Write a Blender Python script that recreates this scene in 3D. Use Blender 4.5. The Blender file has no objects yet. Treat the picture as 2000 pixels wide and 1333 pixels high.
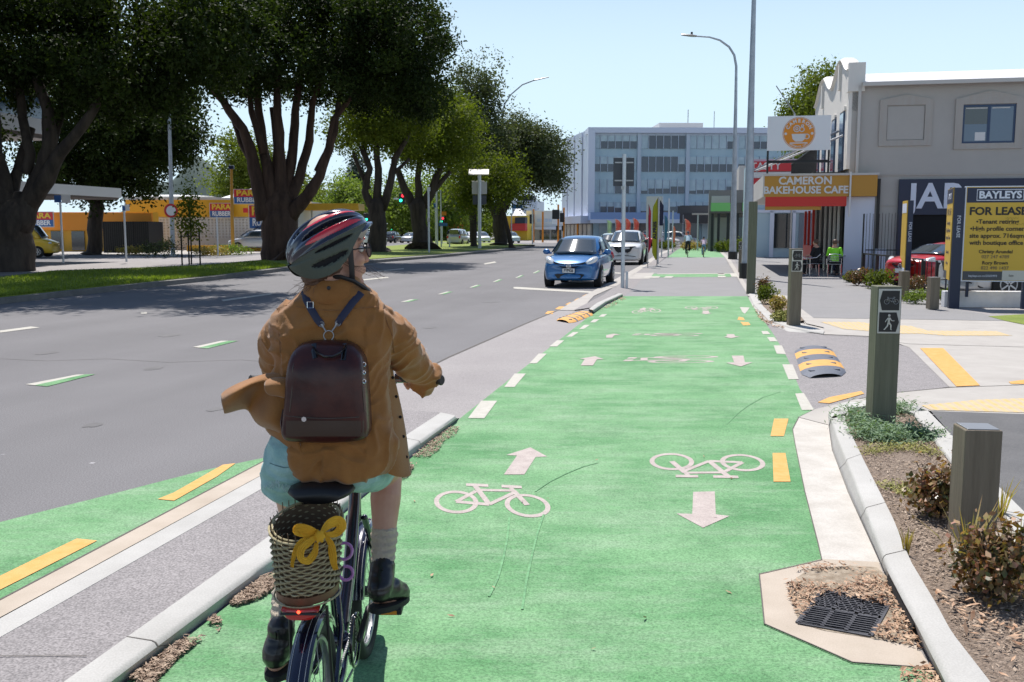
import bpy, bmesh, math, random
import numpy as np
from mathutils import Vector, Matrix, noise
from mathutils.geometry import tessellate_polygon
random.seed(7); rng = np.random.default_rng(7)
R = math.radians; PI = math.pi
S = bpy.context.scene; COL = S.collection
# ---------------------------------------------------------------- camera geometry (used to turn measured points into places on the ground)
F = 1850.; H = 1.7; PIT = math.atan(216.5/F); CP, SP = math.cos(PIT), math.sin(PIT)
def ray(px, py):
    dx = (px-1000)/F; dv = -(py-666.5)/F
    return dx, CP+dv*SP, -SP+dv*CP
def G(px, py, z=0.):
    a, b, c = ray(px, py); t = (z-H)/c
    return Vector((a*t, b*t, z))
def W(px, py, Y):
    a, b, c = ray(px, py); t = Y/b
    return Vector((a*t, Y, H+c*t))
RDA = R(11.47); RD = Vector((math.sin(RDA), math.cos(RDA), 0)); RX = Vector((math.cos(RDA), -math.sin(RDA), 0))
# ---------------------------------------------------------------- materials
def srgb(r, g, b):
    f = lambda c: (c/255/12.92) if c/255 <= .04045 else ((c/255+.055)/1.055)**2.4
    return (f(r), f(g), f(b), 1)
_m = {}
def mat(name, col, rough=.6, metal=0., col2=None, ns=5., bump=0., bs=None, spec=.5, emit=None, trans=0., alpha=1., sheen=0., coat=0., detail=6, contrast=.25, grain=0., gs=300., stretch=None, coatr=.05, transl=0., tracks=0.):
    if name in _m: return _m[name]
    m = bpy.data.materials.new(name); m.use_nodes = True; _m[name] = m
    nt = m.node_tree; N = nt.nodes; L = nt.links; b = N['Principled BSDF']
    c = tuple(col)[:3]+(1,)
    b.inputs['Base Color'].default_value = c; b.inputs['Roughness'].default_value = rough; b.inputs['Metallic'].default_value = metal
    b.inputs['Specular IOR Level'].default_value = spec; b.inputs['Transmission Weight'].default_value = trans; b.inputs['Alpha'].default_value = alpha
    b.inputs['Coat Weight'].default_value = coat; b.inputs['Coat Roughness'].default_value = coatr; b.inputs['Sheen Weight'].default_value = sheen
    if emit: b.inputs['Emission Color'].default_value = tuple(emit[0])[:3]+(1,); b.inputs['Emission Strength'].default_value = emit[1]
    tc = N.new('ShaderNodeTexCoord'); vec = tc.outputs['Object']
    if stretch:
        mp = N.new('ShaderNodeMapping'); mp.inputs['Scale'].default_value = stretch; L.new(vec, mp.inputs[0]); vec = mp.outputs[0]
    cur = None
    if col2:
        n = N.new('ShaderNodeTexNoise'); n.inputs['Scale'].default_value = ns; n.inputs['Detail'].default_value = detail; n.inputs['Roughness'].default_value = .62
        L.new(vec, n.inputs['Vector']); r = N.new('ShaderNodeValToRGB'); L.new(n.outputs['Fac'], r.inputs[0])
        r.color_ramp.elements[0].position = .5-contrast/2; r.color_ramp.elements[1].position = .5+contrast/2
        r.color_ramp.elements[0].color = c; r.color_ramp.elements[1].color = tuple(col2)[:3]+(1,); cur = r.outputs[0]
    if grain:
        n = N.new('ShaderNodeTexNoise'); n.inputs['Scale'].default_value = gs; n.inputs['Detail'].default_value = 3; L.new(tc.outputs['Object'], n.inputs['Vector'])
        mr = N.new('ShaderNodeMapRange'); mr.inputs[1].default_value = .3; mr.inputs[2].default_value = .7; mr.inputs[3].default_value = 1-grain; mr.inputs[4].default_value = 1+grain; L.new(n.outputs['Fac'], mr.inputs[0])
        mx = N.new('ShaderNodeVectorMath'); mx.operation = 'SCALE'
        if cur: L.new(cur, mx.inputs[0])
        else: mx.inputs[0].default_value = c[:3]
        L.new(mr.outputs[0], mx.inputs['Scale']); cur = mx.outputs[0]
    if tracks:
        vr = N.new('ShaderNodeVectorRotate'); vr.rotation_type = 'Z_AXIS'; vr.inputs['Angle'].default_value = RDA; L.new(tc.outputs['Object'], vr.inputs['Vector'])
        mp = N.new('ShaderNodeMapping'); mp.inputs['Scale'].default_value = (.62,.018,1); L.new(vr.outputs[0], mp.inputs[0]); n = N.new('ShaderNodeTexNoise'); n.inputs['Scale'].default_value = 1.; n.inputs['Detail'].default_value = 5; L.new(mp.outputs[0], n.inputs['Vector'])
        mr = N.new('ShaderNodeMapRange'); mr.inputs[1].default_value = .35; mr.inputs[2].default_value = .65; mr.inputs[3].default_value = 1-tracks; mr.inputs[4].default_value = 1+tracks; L.new(n.outputs['Fac'], mr.inputs[0])
        mx = N.new('ShaderNodeVectorMath'); mx.operation = 'SCALE'; L.new(cur, mx.inputs[0]); L.new(mr.outputs[0], mx.inputs['Scale'])
        vo = N.new('ShaderNodeTexVoronoi'); vo.inputs['Scale'].default_value = 1.1; L.new(tc.outputs['Object'], vo.inputs['Vector']); m2 = N.new('ShaderNodeMapRange'); m2.inputs[1].default_value = .012; m2.inputs[2].default_value = .03; m2.inputs[3].default_value = 2.6; m2.inputs[4].default_value = 1.; L.new(vo.outputs['Distance'], m2.inputs[0])
        m3 = N.new('ShaderNodeVectorMath'); m3.operation = 'SCALE'; L.new(mx.outputs[0], m3.inputs[0]); L.new(m2.outputs[0], m3.inputs['Scale']); cur = m3.outputs[0]
    if cur: L.new(cur, b.inputs['Base Color'])
    if bump:
        n = N.new('ShaderNodeTexNoise'); n.inputs['Scale'].default_value = bs or ns*4; n.inputs['Detail'].default_value = 4; L.new(vec, n.inputs['Vector'])
        bp = N.new('ShaderNodeBump'); bp.inputs['Strength'].default_value = min(1, bump); bp.inputs['Distance'].default_value = .02*bump; L.new(n.outputs['Fac'], bp.inputs['Height']); L.new(bp.outputs[0], b.inputs['Normal'])
    if transl:
        t = N.new('ShaderNodeBsdfTranslucent'); mx = N.new('ShaderNodeMixShader'); mx.inputs[0].default_value = transl
        hs = N.new('ShaderNodeVectorMath'); hs.operation = 'MULTIPLY'; hs.inputs[1].default_value = (1.9, 2.0, .7)
        if cur: L.new(cur, hs.inputs[0])
        else: hs.inputs[0].default_value = c[:3]
        L.new(hs.outputs[0], t.inputs['Color'])
        L.new(b.outputs[0], mx.inputs[1]); L.new(t.outputs[0], mx.inputs[2]); L.new(mx.outputs[0], N['Material Output'].inputs[0])
    return m
M = {}
def dm(k, *a, **kw): M[k] = mat(k, *a, **kw)
dm('asphalt', (.125,.120,.125), .85, tracks=.10, col2=(.155,.150,.155), ns=.35, grain=.40, gs=100, bump=.25, bs=180, contrast=.5)
dm('asphalt_pale', (.22,.205,.205), .9, col2=(.27,.25,.25), ns=5, grain=.42, gs=100, bump=.35, bs=150, contrast=.5)
dm('asphalt_apron', (.255,.235,.235), .9, tracks=.05, col2=(.30,.28,.275), ns=.8, grain=.26, gs=110, bump=.2, bs=150, contrast=.5)
dm('asphalt_mid', (.21,.205,.207), .88, col2=(.245,.238,.24), ns=1., grain=.25, gs=150, bump=.2, bs=160, contrast=.5)
dm('asphalt_black', (.098,.097,.1), .85, col2=(.12,.118,.12), ns=2, grain=.4, gs=170, bump=.35, bs=190)
dm('concrete', (.34,.315,.29), .85, col2=(.43,.405,.375), ns=2.2, grain=.08, gs=200, bump=.15, bs=120, contrast=.5)
dm('concrete_tan', (.36,.30,.235), .85, col2=(.50,.43,.36), ns=2.5, grain=.07, gs=160, bump=.12, bs=90, contrast=.55)
dm('kerb_dark', (.13,.125,.115), .9, col2=(.22,.21,.195), ns=3, grain=.2, gs=90, contrast=.5)  # darker, mottled grey concrete for the median kerb
dm('concrete_warm', (.40,.37,.33), .85, col2=(.54,.51,.47), ns=4.5, detail=10, grain=.10, gs=120, bump=.12, bs=90, contrast=.45)
dm('kerb_concrete', (.36,.35,.33), .85, col2=(.48,.47,.45), ns=2.5, grain=.10, gs=120, bump=.2, bs=60, contrast=.6)
dm('white_paint', (.40,.38,.33), .7, col2=(.48,.46,.41), ns=14, grain=.12, gs=150, contrast=.4)
dm('worn_paint', (.36,.30,.28), .8, col2=(.46,.40,.37), ns=10, grain=.2, gs=150, contrast=.4)
dm('yellow_paint', (.60,.29,.05), .7, col2=(.64,.36,.11), ns=12, grain=.12, gs=150, contrast=.4)
dm('tactile', (.58,.38,.12), .7, col2=(.55,.43,.24), ns=10, grain=.08)
dm('grass', (.13,.18,.02), .9, col2=(.22,.27,.04), ns=1.3, grain=.4, gs=40, bump=1., bs=40, contrast=.6)
dm('blade', (.13,.18,.02), .6, col2=(.20,.26,.035), ns=2., transl=.35)
dm('soil', (.16,.115,.085), .95, col2=(.30,.235,.185), ns=40, grain=.4, gs=120, bump=1., bs=90, contrast=.4)
dm('chip', (.22,.15,.10), .85, col2=(.50,.40,.31), ns=18, contrast=.35)
dm('dry_leaf', (.30,.15,.08), .7, col2=(.55,.38,.25), ns=14, contrast=.3)
dm('bark', (.028,.020,.016), .9, col2=(.065,.048,.036), ns=1.2, bump=1., bs=6, stretch=(3,3,.6))
dm('bark_red', (.045,.024,.017), .9, col2=(.095,.055,.037), ns=1.0, bump=1., bs=6, stretch=(3,3,.5))
dm('leaf_dark', (.008,.016,.004), .7, spec=.15, col2=(.040,.062,.012), ns=.6, contrast=.3, transl=.22)
dm('leaf_mid', (.045,.068,.008), .7, spec=.2, col2=(.14,.17,.022), ns=.6, contrast=.35, transl=.35)
dm('leaf_grey', (.035,.050,.022), .7, spec=.2, col2=(.11,.13,.06), ns=.7, contrast=.35, transl=.2)
dm('leaf_light', (.08,.12,.03), .7, spec=.2, col2=(.19,.25,.06), ns=.5, contrast=.4, transl=.35)
dm('leaf_pine', (.03,.055,.035), .7, col2=(.06,.09,.05), ns=.5)
dm('coprosma', (.06,.075,.02), .35, col2=(.22,.09,.05), ns=14, contrast=.22, transl=.25)
dm('coprosma_pink', (.42,.20,.16), .4, col2=(.30,.26,.08), ns=20, contrast=.3, transl=.2)
dm('juniper', (.10,.17,.08), .7, col2=(.22,.32,.19), ns=12, contrast=.4, transl=.15)
dm('moss', (.22,.26,.05), .8, col2=(.40,.34,.10), ns=10, contrast=.4)
dm('flax', (.30,.27,.06), .5, col2=(.30,.18,.07), ns=12, transl=.3)
dm('steel_galv', (.36,.40,.44), .5, .35, col2=(.45,.49,.53), ns=3)
dm('steel_light', (.60,.63,.66), .45, .3)
dm('black', (.012,.012,.013), .5); dm('black_gloss', (.008,.008,.01), .15, coat=.5); dm('rubber', (.018,.018,.018), .8, grain=.2, gs=60)
dm('black_matte', (.015,.015,.016), .85); dm('dark_void', (.008,.008,.010), .9)
dm('chrome', (.75,.76,.78), .15, 1.); dm('dull_metal', (.35,.35,.36), .4, .8)
dm('timber', (.155,.13,.10), .9, spec=.2, col2=(.23,.195,.15), ns=6, bump=.4, bs=20, stretch=(6,6,.4), contrast=.5)
dm('timber_green', (.13,.13,.095), .9, spec=.2, col2=(.20,.195,.145), ns=5, bump=.4, bs=20, stretch=(6,6,.4), contrast=.5)
dm('white', (.66,.66,.66), .5); dm('offwhite', (.55,.53,.50), .6); dm('sign_white', (.78,.79,.80), .4)
dm('glass_dark', (.02,.028,.035), .06, spec=.8, coat=.5); dm('glass_blue', (.07,.12,.19), .08, spec=.8, coat=.3); dm('glass_car', (.035,.05,.06), .05, spec=.9, coat=1.)
dm('red', (.62,.03,.02), .5); dm('sign_red', (.58,.03,.04), .45); dm('sign_blue', (.03,.12,.36), .45); dm('yellow', (.72,.38,.02), .5); dm('sign_yellow', (.80,.55,.05), .5); dm('orange', (.75,.27,.02), .6)
dm('navy', (.012,.02,.055), .45); dm('green_sign', (.22,.55,.16), .5); dm('ochre', (.50,.25,.03), .5)
# ---------------------------------------------------------------- mesh builder
class MB:
    def __init__(s): s.v = []; s.f = []; s.mi = []; s.m = 0
    def add(s, vs, fs, T=None):
        o = len(s.v)
        for v in vs: s.v.append(tuple(T @ Vector(v)) if T is not None else tuple(v))
        for f in fs: s.f.append([i+o for i in f]); s.mi.append(s.m)
        return s
    def box(s, x0, x1, y0, y1, z0, z1, T=None, bev=0.):
        if bev > 0:
            bm = bmesh.new(); bmesh.ops.create_cube(bm, size=1)
            for v in bm.verts: v.co = Vector(((x0+x1)/2+v.co.x*(x1-x0), (y0+y1)/2+v.co.y*(y1-y0), (z0+z1)/2+v.co.z*(z1-z0)))
            bmesh.ops.bevel(bm, geom=bm.edges[:], offset=bev, segments=2, affect='EDGES', profile=.5)
            bm.verts.index_update(); s.add([v.co.copy() for v in bm.verts], [[v.index for v in f.verts] for f in bm.faces], T); bm.free(); return s
        v = [(x0,y0,z0),(x1,y0,z0),(x1,y1,z0),(x0,y1,z0),(x0,y0,z1),(x1,y0,z1),(x1,y1,z1),(x0,y1,z1)]
        return s.add(v, [(0,3,2,1),(4,5,6,7),(0,1,5,4),(1,2,6,5),(2,3,7,6),(3,0,4,7)], T)
    def tube(s, pts, rad, n=8, caps=True, T=None, flat=None):
        pts = [Vector(p) for p in pts]; rs = rad if isinstance(rad, list) else [rad]*len(pts)
        vs = []; fs = []; up = None
        for i, p in enumerate(pts):
            d = (pts[min(i+1, len(pts)-1)]-pts[max(i-1, 0)]).normalized()
            if up is None: up = d.orthogonal().normalized() if flat is None else Vector(flat)
            sd = d.cross(up)
            if sd.length < 1e-6: sd = d.orthogonal()
            sd.normalize(); up = sd.cross(d).normalized()
            for k in range(n):
                a = 2*PI*k/n; r = rs[i]
                if isinstance(r, tuple): q = p+sd*math.cos(a)*r[0]+up*math.sin(a)*r[1]
                else: q = p+(sd*math.cos(a)+up*math.sin(a))*r
                vs.append(q)
        for i in range(len(pts)-1):
            for k in range(n): fs.append((i*n+k, i*n+(k+1)%n, (i+1)*n+(k+1)%n, (i+1)*n+k))
        if caps: fs.append(list(range(n))[::-1]); fs.append([len(pts)*n-n+k for k in range(n)])
        return s.add(vs, fs, T)
    def cyl(s, c, r, z0, z1, n=16, r2=None): return s.tube([(c[0], c[1], z0), (c[0], c[1], z1)], [r, r if r2 is None else r2], n)
    def ring(s, c, axis, R0, r, n=32, m=8, a0=0, a1=2*PI, ell=1.):
        c = Vector(c); ax = Vector(axis).normalized(); u = ax.orthogonal().normalized() if abs(ax.x) < .9 else Vector((0,1,0)); u = (u-ax*u.dot(ax)).normalized(); w = ax.cross(u)
        full = abs(a1-a0-2*PI) < 1e-4; vs = []; fs = []; cnt = n if full else n+1
        for i in range(cnt):
            a = a0+(a1-a0)*i/n; rd = u*math.cos(a)+w*math.sin(a)
            for k in range(m):
                b = 2*PI*k/m; vs.append(c+rd*(R0+r*math.cos(b))+ax*r*math.sin(b)*ell)
        for i in range(n):
            for k in range(m):
                j = (i+1) % cnt; fs.append((i*m+k, i*m+(k+1)%m, j*m+(k+1)%m, j*m+k))
        return s.add(vs, fs)
    def loft(s, secs, caps=True, closed=True, T=None):
        n = len(secs[0]); vs = [p for q in secs for p in q]; fs = []
        for i in range(len(secs)-1):
            for k in range(n if closed else n-1): fs.append((i*n+k, i*n+(k+1)%n, (i+1)*n+(k+1)%n, (i+1)*n+k))
        if caps and closed: fs.append(list(range(n))[::-1]); fs.append([(len(secs)-1)*n+k for k in range(n)])
        return s.add(vs, fs, T)
    def ell(s, c, r, nu=16, nv=10, T=None):
        secs = []
        for i in range(nv+1):
            ph = -PI/2+PI*i/nv; ph = max(-PI/2+.02, min(PI/2-.02, ph))
            secs.append([(c[0]+r[0]*math.cos(ph)*math.cos(2*PI*k/nu), c[1]+r[1]*math.cos(ph)*math.sin(2*PI*k/nu), c[2]+r[2]*math.sin(ph)) for k in range(nu)])
        return s.loft(secs, T=T)
    def sheet(s, pts):
        pts = [Vector(p) for p in pts]; tri = tessellate_polygon([pts]); fs = []
        for t in tri:
            a, b, c = [pts[i] for i in t]
            fs.append(t if (b-a).cross(c-a).z > 0 else t[::-1])
        return s.add(pts, fs)
    def prism(s, pts, z0, z1):
        n = len(pts); lo = [Vector((p[0], p[1], z0)) for p in pts]; hi = [Vector((p[0], p[1], z1)) for p in pts]
        ar = sum(lo[i].x*lo[(i+1)%n].y-lo[(i+1)%n].x*lo[i].y for i in range(n))
        s.add(lo+hi, [(i, (i+1)%n, n+(i+1)%n, n+i) if ar > 0 else ((i+1)%n, i, n+i, n+(i+1)%n) for i in range(n)]); return s.sheet(hi)
    def build(s, name, mats, parent=None, smooth=False, T=None, auto=None):
        me = bpy.data.meshes.new(name); me.from_pydata(s.v, [], s.f)
        if not isinstance(mats, (list, tuple)): mats = [mats]
        for m in mats: me.materials.append(M[m] if isinstance(m, str) else m)
        me.polygons.foreach_set('material_index', [min(i, len(mats)-1) for i in s.mi])
        if smooth: me.polygons.foreach_set('use_smooth', [True]*len(me.polygons))
        me.update()
        if smooth:
            try: me.set_sharp_from_angle(angle=R(auto or 40))
            except Exception: pass
        return link(name, me, parent, T)
def link(name, me, parent=None, T=None):
    o = bpy.data.objects.new(name, me); COL.objects.link(o)
    if parent: o.parent = parent
    if T is not None: o.matrix_basis = T
    return o
def tag(o, label=None, cat=None, group=None, kind=None):
    if label: o['label'] = label
    if cat: o['category'] = cat
    if group: o['group'] = group
    if kind: o['kind'] = kind
    return o
def thing(name, label, cat, loc=(0,0,0), rz=0., group=None):
    o = bpy.data.objects.new(name, None); COL.objects.link(o); o.location = loc; o.rotation_euler = (0,0,rz); o.empty_display_size = .2
    return tag(o, label, cat, group)
def copy_tree(o, parent=None):
    c = o.copy(); COL.objects.link(c); c.parent = parent
    for ch in list(o.children): copy_tree(ch, c)
    return c
def struct(o): o['kind'] = 'structure'; return o
def bake(name, mats, mb, mods, parent=None, smooth=True, T=None):
    """apply modifiers and keep one plain mesh"""
    o = mb.build(name+'_tmp', mats)
    for kind, kw in mods:
        md = o.modifiers.new('m', kind)
        for k, v in kw.items(): setattr(md, k, v)
    dg = bpy.context.evaluated_depsgraph_get(); me = bpy.data.meshes.new_from_object(o.evaluated_get(dg)); me.name = name
    bpy.data.objects.remove(o)
    if smooth: me.polygons.foreach_set('use_smooth', [True]*len(me.polygons))
    me.materials.clear()
    for m in (mats if isinstance(mats, (list, tuple)) else [mats]): me.materials.append(M[m] if isinstance(m, str) else m)
    return link(name, me, parent, T)
def text(name, s, size, m, parent, loc, rot=(PI/2,0,0), bold=0., ext=.002, align='CENTER', sx=1., spacing=1.):
    cu = bpy.data.curves.new(name, 'FONT'); cu.body = s; cu.size = size; cu.extrude = ext; cu.offset = bold; cu.align_x = align; cu.align_y = 'CENTER'; cu.resolution_u = 3; cu.space_character = spacing
    o = bpy.data.objects.new(name, cu); COL.objects.link(o)
    dg = bpy.context.evaluated_depsgraph_get(); me = bpy.data.meshes.new_from_object(o.evaluated_get(dg)); bpy.data.objects.remove(o); me.materials.clear(); me.materials.append(M[m] if isinstance(m, str) else m)
    q = link(name, me, parent); q.location = loc; q.rotation_euler = rot; q.scale = (sx, 1, 1); return q
# ---------------------------------------------------------------- camera, light, sky
cd = bpy.data.cameras.new('camera'); cam = bpy.data.objects.new('camera', cd); COL.objects.link(cam); S.camera = cam
cam.location = (0, 0, H); cam.rotation_euler = (PI/2-PIT, 0, 0); cd.sensor_width = 36; cd.lens = F/2000*36; cd.clip_end = 3000; cd.clip_start = .05
cd.dof.use_dof = True; cd.dof.focus_distance = 5.5; cd.dof.aperture_fstop = 16
SEL, SAZ = R(63), R(-13)
sd = Vector((math.sin(SAZ)*math.cos(SEL), math.cos(SAZ)*math.cos(SEL), math.sin(SEL)))
ld = bpy.data.lights.new('sun', 'SUN'); ld.energy = 5.0; ld.angle = R(.5); ld.color = (1, .955, .90); lo = bpy.data.objects.new('sun', ld); COL.objects.link(lo); lo.rotation_euler = (-sd).to_track_quat('-Z', 'Y').to_euler(); lo.location = (0,0,40)
w = bpy.data.worlds.new('World'); S.world = w; w.use_nodes = True; nt = w.node_tree; bg = nt.nodes['Background']
sk = nt.nodes.new('ShaderNodeTexSky'); sk.sky_type = 'NISHITA'; sk.sun_disc = False; sk.sun_elevation = SEL; sk.sun_rotation = SAZ; sk.air_density = 1.; sk.dust_density = .3; sk.ozone_density = 1.6
tcw = nt.nodes.new('ShaderNodeTexCoord'); sx_ = nt.nodes.new('ShaderNodeSeparateXYZ'); nt.links.new(tcw.outputs['Generated'], sx_.inputs[0])
mrw = nt.nodes.new('ShaderNodeMapRange'); mrw.interpolation_type = 'SMOOTHSTEP'; mrw.inputs[1].default_value = .12; mrw.inputs[2].default_value = .42; mrw.inputs[3].default_value = .86; mrw.inputs[4].default_value = 0.; nt.links.new(sx_.outputs['Z'], mrw.inputs[0])
mxw = nt.nodes.new('ShaderNodeMixRGB'); nt.links.new(mrw.outputs[0], mxw.inputs[0]); nt.links.new(sk.outputs[0], mxw.inputs[1]); mxw.inputs[2].default_value = (6.5, 8.3, 9.6, 1)
nt.links.new(mxw.outputs[0], bg.inputs[0]); bg.inputs[1].default_value = .095
S.view_settings.view_transform = 'Standard'; S.view_settings.look = 'None'; S.view_settings.exposure = .32; S.view_settings.gamma = 1
S.cycles.max_bounces = 6; S.cycles.transparent_max_bounces = 8; S.cycles.use_denoising = True; S.cycles.caustics_reflective = False; S.cycles.caustics_refractive = False; S.cycles.sample_clamp_indirect = 6
# ================================================================ ground
dm('joint', (.11,.10,.09), .9)
def sh(name, m, px, z, mbx=None):
    mb = mbx or MB(); mb.sheet([G(x, y, z) for x, y in px])
    return mb if mbx is not None else struct(mb.build(name, m))
mb = MB(); mb.sheet([(-900,-60,-.012),(900,-60,-.012),(900,1400,-.012),(-900,1400,-.012)]); struct(mb.build('ground', 'asphalt_apron'))
def rl(o, t, u): return Vector((o[0], o[1], 0))+RD*t+RX*u
# road: left of the kerb line, follows the road direction
mb = MB(); mb.sheet([(-60,-12,0),(1.5,-12,0),(1.5,8,0),(4.,24,0),(16.5,84,0),(70,84,0),(80,128,0),(4,128,0),(-10,128,0),(-60,120,0)]); struct(mb.build('road', 'asphalt'))
# green cycle path with worn patches
def green_mat():
    m = bpy.data.materials.new('green_paint'); m.use_nodes = True; N = m.node_tree.nodes; L = m.node_tree.links; b = N['Principled BSDF']; b.inputs['Roughness'].default_value = .85
    tc = N.new('ShaderNodeTexCoord')
    def no(sc, det, st=None, rough=.6):
        n = N.new('ShaderNodeTexNoise'); n.inputs['Scale'].default_value = sc; n.inputs['Detail'].default_value = det; n.inputs['Roughness'].default_value = rough
        if st: mp = N.new('ShaderNodeMapping'); mp.inputs['Scale'].default_value = st; L.new(tc.outputs['Object'], mp.inputs[0]); L.new(mp.outputs[0], n.inputs[0])
        else: L.new(tc.outputs['Object'], n.inputs[0])
        return n.outputs['Fac']
    def ramp(s, a, b_, c0, c1):
        r = N.new('ShaderNodeValToRGB'); L.new(s, r.inputs[0]); r.color_ramp.elements[0].position = a; r.color_ramp.elements[1].position = b_; r.color_ramp.elements[0].color = c0; r.color_ramp.elements[1].color = c1; return r.outputs[0]
    base = ramp(no(.9, 8, (1, 1.3, 1), .68), .36, .64, (.095,.285,.105,1), (.22,.435,.21,1))
    dust = ramp(no(1.7, 9, (.45, 1.5, 1), .78), .46, .66, (0,0,0,1), (.85,.85,.85,1))
    mx = N.new('ShaderNodeMixRGB'); L.new(dust, mx.inputs[0]); L.new(base, mx.inputs[1]); mx.inputs[2].default_value = (.30,.45,.28,1)
    dirt = ramp(no(1.3, 9, (1, .55, 1), .78), .52, .70, (0,0,0,1), (.62,.62,.62,1))
    m2 = N.new('ShaderNodeMixRGB'); L.new(dirt, m2.inputs[0]); L.new(mx.outputs[0], m2.inputs[1]); m2.inputs[2].default_value = (.085,.225,.09,1)
    gr = ramp(no(85, 5, None, .75), .34, .60, (.40,.45,.42,1), (1.02,1.02,1.02,1))
    m3 = N.new('ShaderNodeMixRGB'); m3.blend_type = 'MULTIPLY'; m3.inputs[0].default_value = 1; L.new(m2.outputs[0], m3.inputs[1]); L.new(gr, m3.inputs[2])
    L.new(m3.outputs[0], b.inputs['Base Color'])
    bp = N.new('ShaderNodeBump'); bp.inputs['Strength'].default_value = .7; bp.inputs['Distance'].default_value = .006; L.new(no(150, 3), bp.inputs['Height']); L.new(bp.outputs[0], b.inputs['Normal']); return m
M['green'] = green_mat()
KB = [(-60,1560),(253,1328),(445,1183),(534,1118),(803,895),(899,817)]
sh('cycle_path', 'green', KB+[(1075,678),(1166,606),(1217,579),(1460,579),(1470,598),(1494,630),(1512,655),(1538,700),(1562,760),(1590,800),(1560,815),(1548,838),(1553,868),(1572,960),(1598,1062),(1605,1093),(1483,1121),(1493,1218),(1583,1257),(1665,1293),(1818,1304),(1860,1420),(1900,1560)], .008)
sh('green_wedge', 'green', [(-300,1110),(0,1020),(200,970),(398,919),(518,894),(600,868),(520,899),(0,1171),(-300,1330)], .008)
# apron, far asphalt path, pale patches
sh('apron', 'asphalt_apron', [(520,894),(640,822),(780,745),(876,698),(1025,633),(1092,604),(1114,603),(1166,607),(1075,678),(905,820),(800,900),(700,905)], .004)
sh('path_asphalt', 'asphalt_mid', [(1217,579),(1231,570),(1277,521),(1303,503),(1416,503),(1430,530),(1455,566),(1462,579)], .008)
sh('far_cycle_path', 'green', [(1303,503),(1322,489),(1330,485),(1374,485),(1402,490),(1418,503)], .008)
sh('buffer_strip', 'asphalt_pale', [(1140,606),(1196,563),(1258,523),(1290,497),(1318,489),(1300,503),(1277,521),(1231,570),(1216,580),(1166,607)], .01)
sh('pale_patch', 'concrete', [(1226,545),(1240,534),(1278,533),(1268,545)], .014)
sh('kerb_band', 'concrete', [(1092,606),(1114,592),(1188,553),(1249,520),(1285,495),(1310,487),(1318,488),(1292,497),(1262,520),(1206,558),(1160,578),(1134,606)], .014)
# right side surfaces
sh('footpath_margin', 'asphalt_apron', [(1416,503),(1403,488),(1425,480),(1500,480),(1478,579),(1462,579)], .012)
sh('kerb_line', 'concrete', [(1416,503),(1403,490),(1409,490),(1424,503),(1460,560),(1478,579),(1462,579)], .016)
sh('footpath', 'asphalt_mid', [(1478,579),(1466,563),(1448,535),(1440,520),(1432,500),(1425,483),(1500,483),(1560,493),(1620,535),(1684,561),(1748,586),(1796,604),(1866,604),(1920,613),(1966,627),(1586,621),(1560,604),(1538,582)], .018)
sh('pavement', 'concrete', [(1560,604),(1586,620),(1966,626),(2300,655),(2300,705),(2000,678),(1776,672),(1745,668),(1698,657),(1608,653),(1575,640)], .014)
sh('driveway', 'concrete', [(1745,668),(2000,671),(2400,680),(2400,790),(2000,757),(1854,756),(1776,679)], .010)
sh('driveway_throat', 'asphalt_pale', [(1494,630),(1540,648),(1608,653),(1698,657),(1745,670),(1776,679),(1854,756),(1812,761),(1748,767),(1678,779),(1590,800),(1562,760),(1538,700),(1512,655)], .006)
sh('pavement', 'concrete', [(1590,800),(1678,779),(1748,767),(1812,761),(1854,757),(2000,752),(2400,748),(2400,830),(2000,809),(1818,803),(1800,800),(1779,796),(1700,790),(1650,795),(1618,830),(1560,815)], .016)
sh('footpath', 'asphalt_black', [(1818,803),(2000,809),(2400,825),(2600,1600),(2400,1560),(2000,1000),(1936,936),(1860,851)], .02)
sh('pavement', 'asphalt_apron', [(1866,604),(2400,604),(2400,655),(1966,627),(1920,613)], .010)
sh('car_yard', 'asphalt_mid', [(1640,542),(1700,530),(2400,530),(2400,605),(1866,605),(1796,604),(1748,586),(1684,561)], .006)
sh('grass_verge', 'grass', [(1930,618),(2000,614),(2300,612),(2300,650),(2000,634),(1960,626)], .022)
# channel beside the right kerb + drain surround
sh('kerb_channel', 'concrete_warm', [(1590,800),(1560,815),(1548,838),(1553,868),(1572,960),(1598,1062),(1605,1093),(1718,1100),(1700,1060),(1655,960),(1625,880),(1618,830)], .012)
sh('drain_surround', 'concrete_tan', [(1605,1092),(1483,1121),(1493,1218),(1583,1257),(1665,1293),(1818,1304),(1794,1265),(1732,1138),(1716,1098)], .013)
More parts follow.
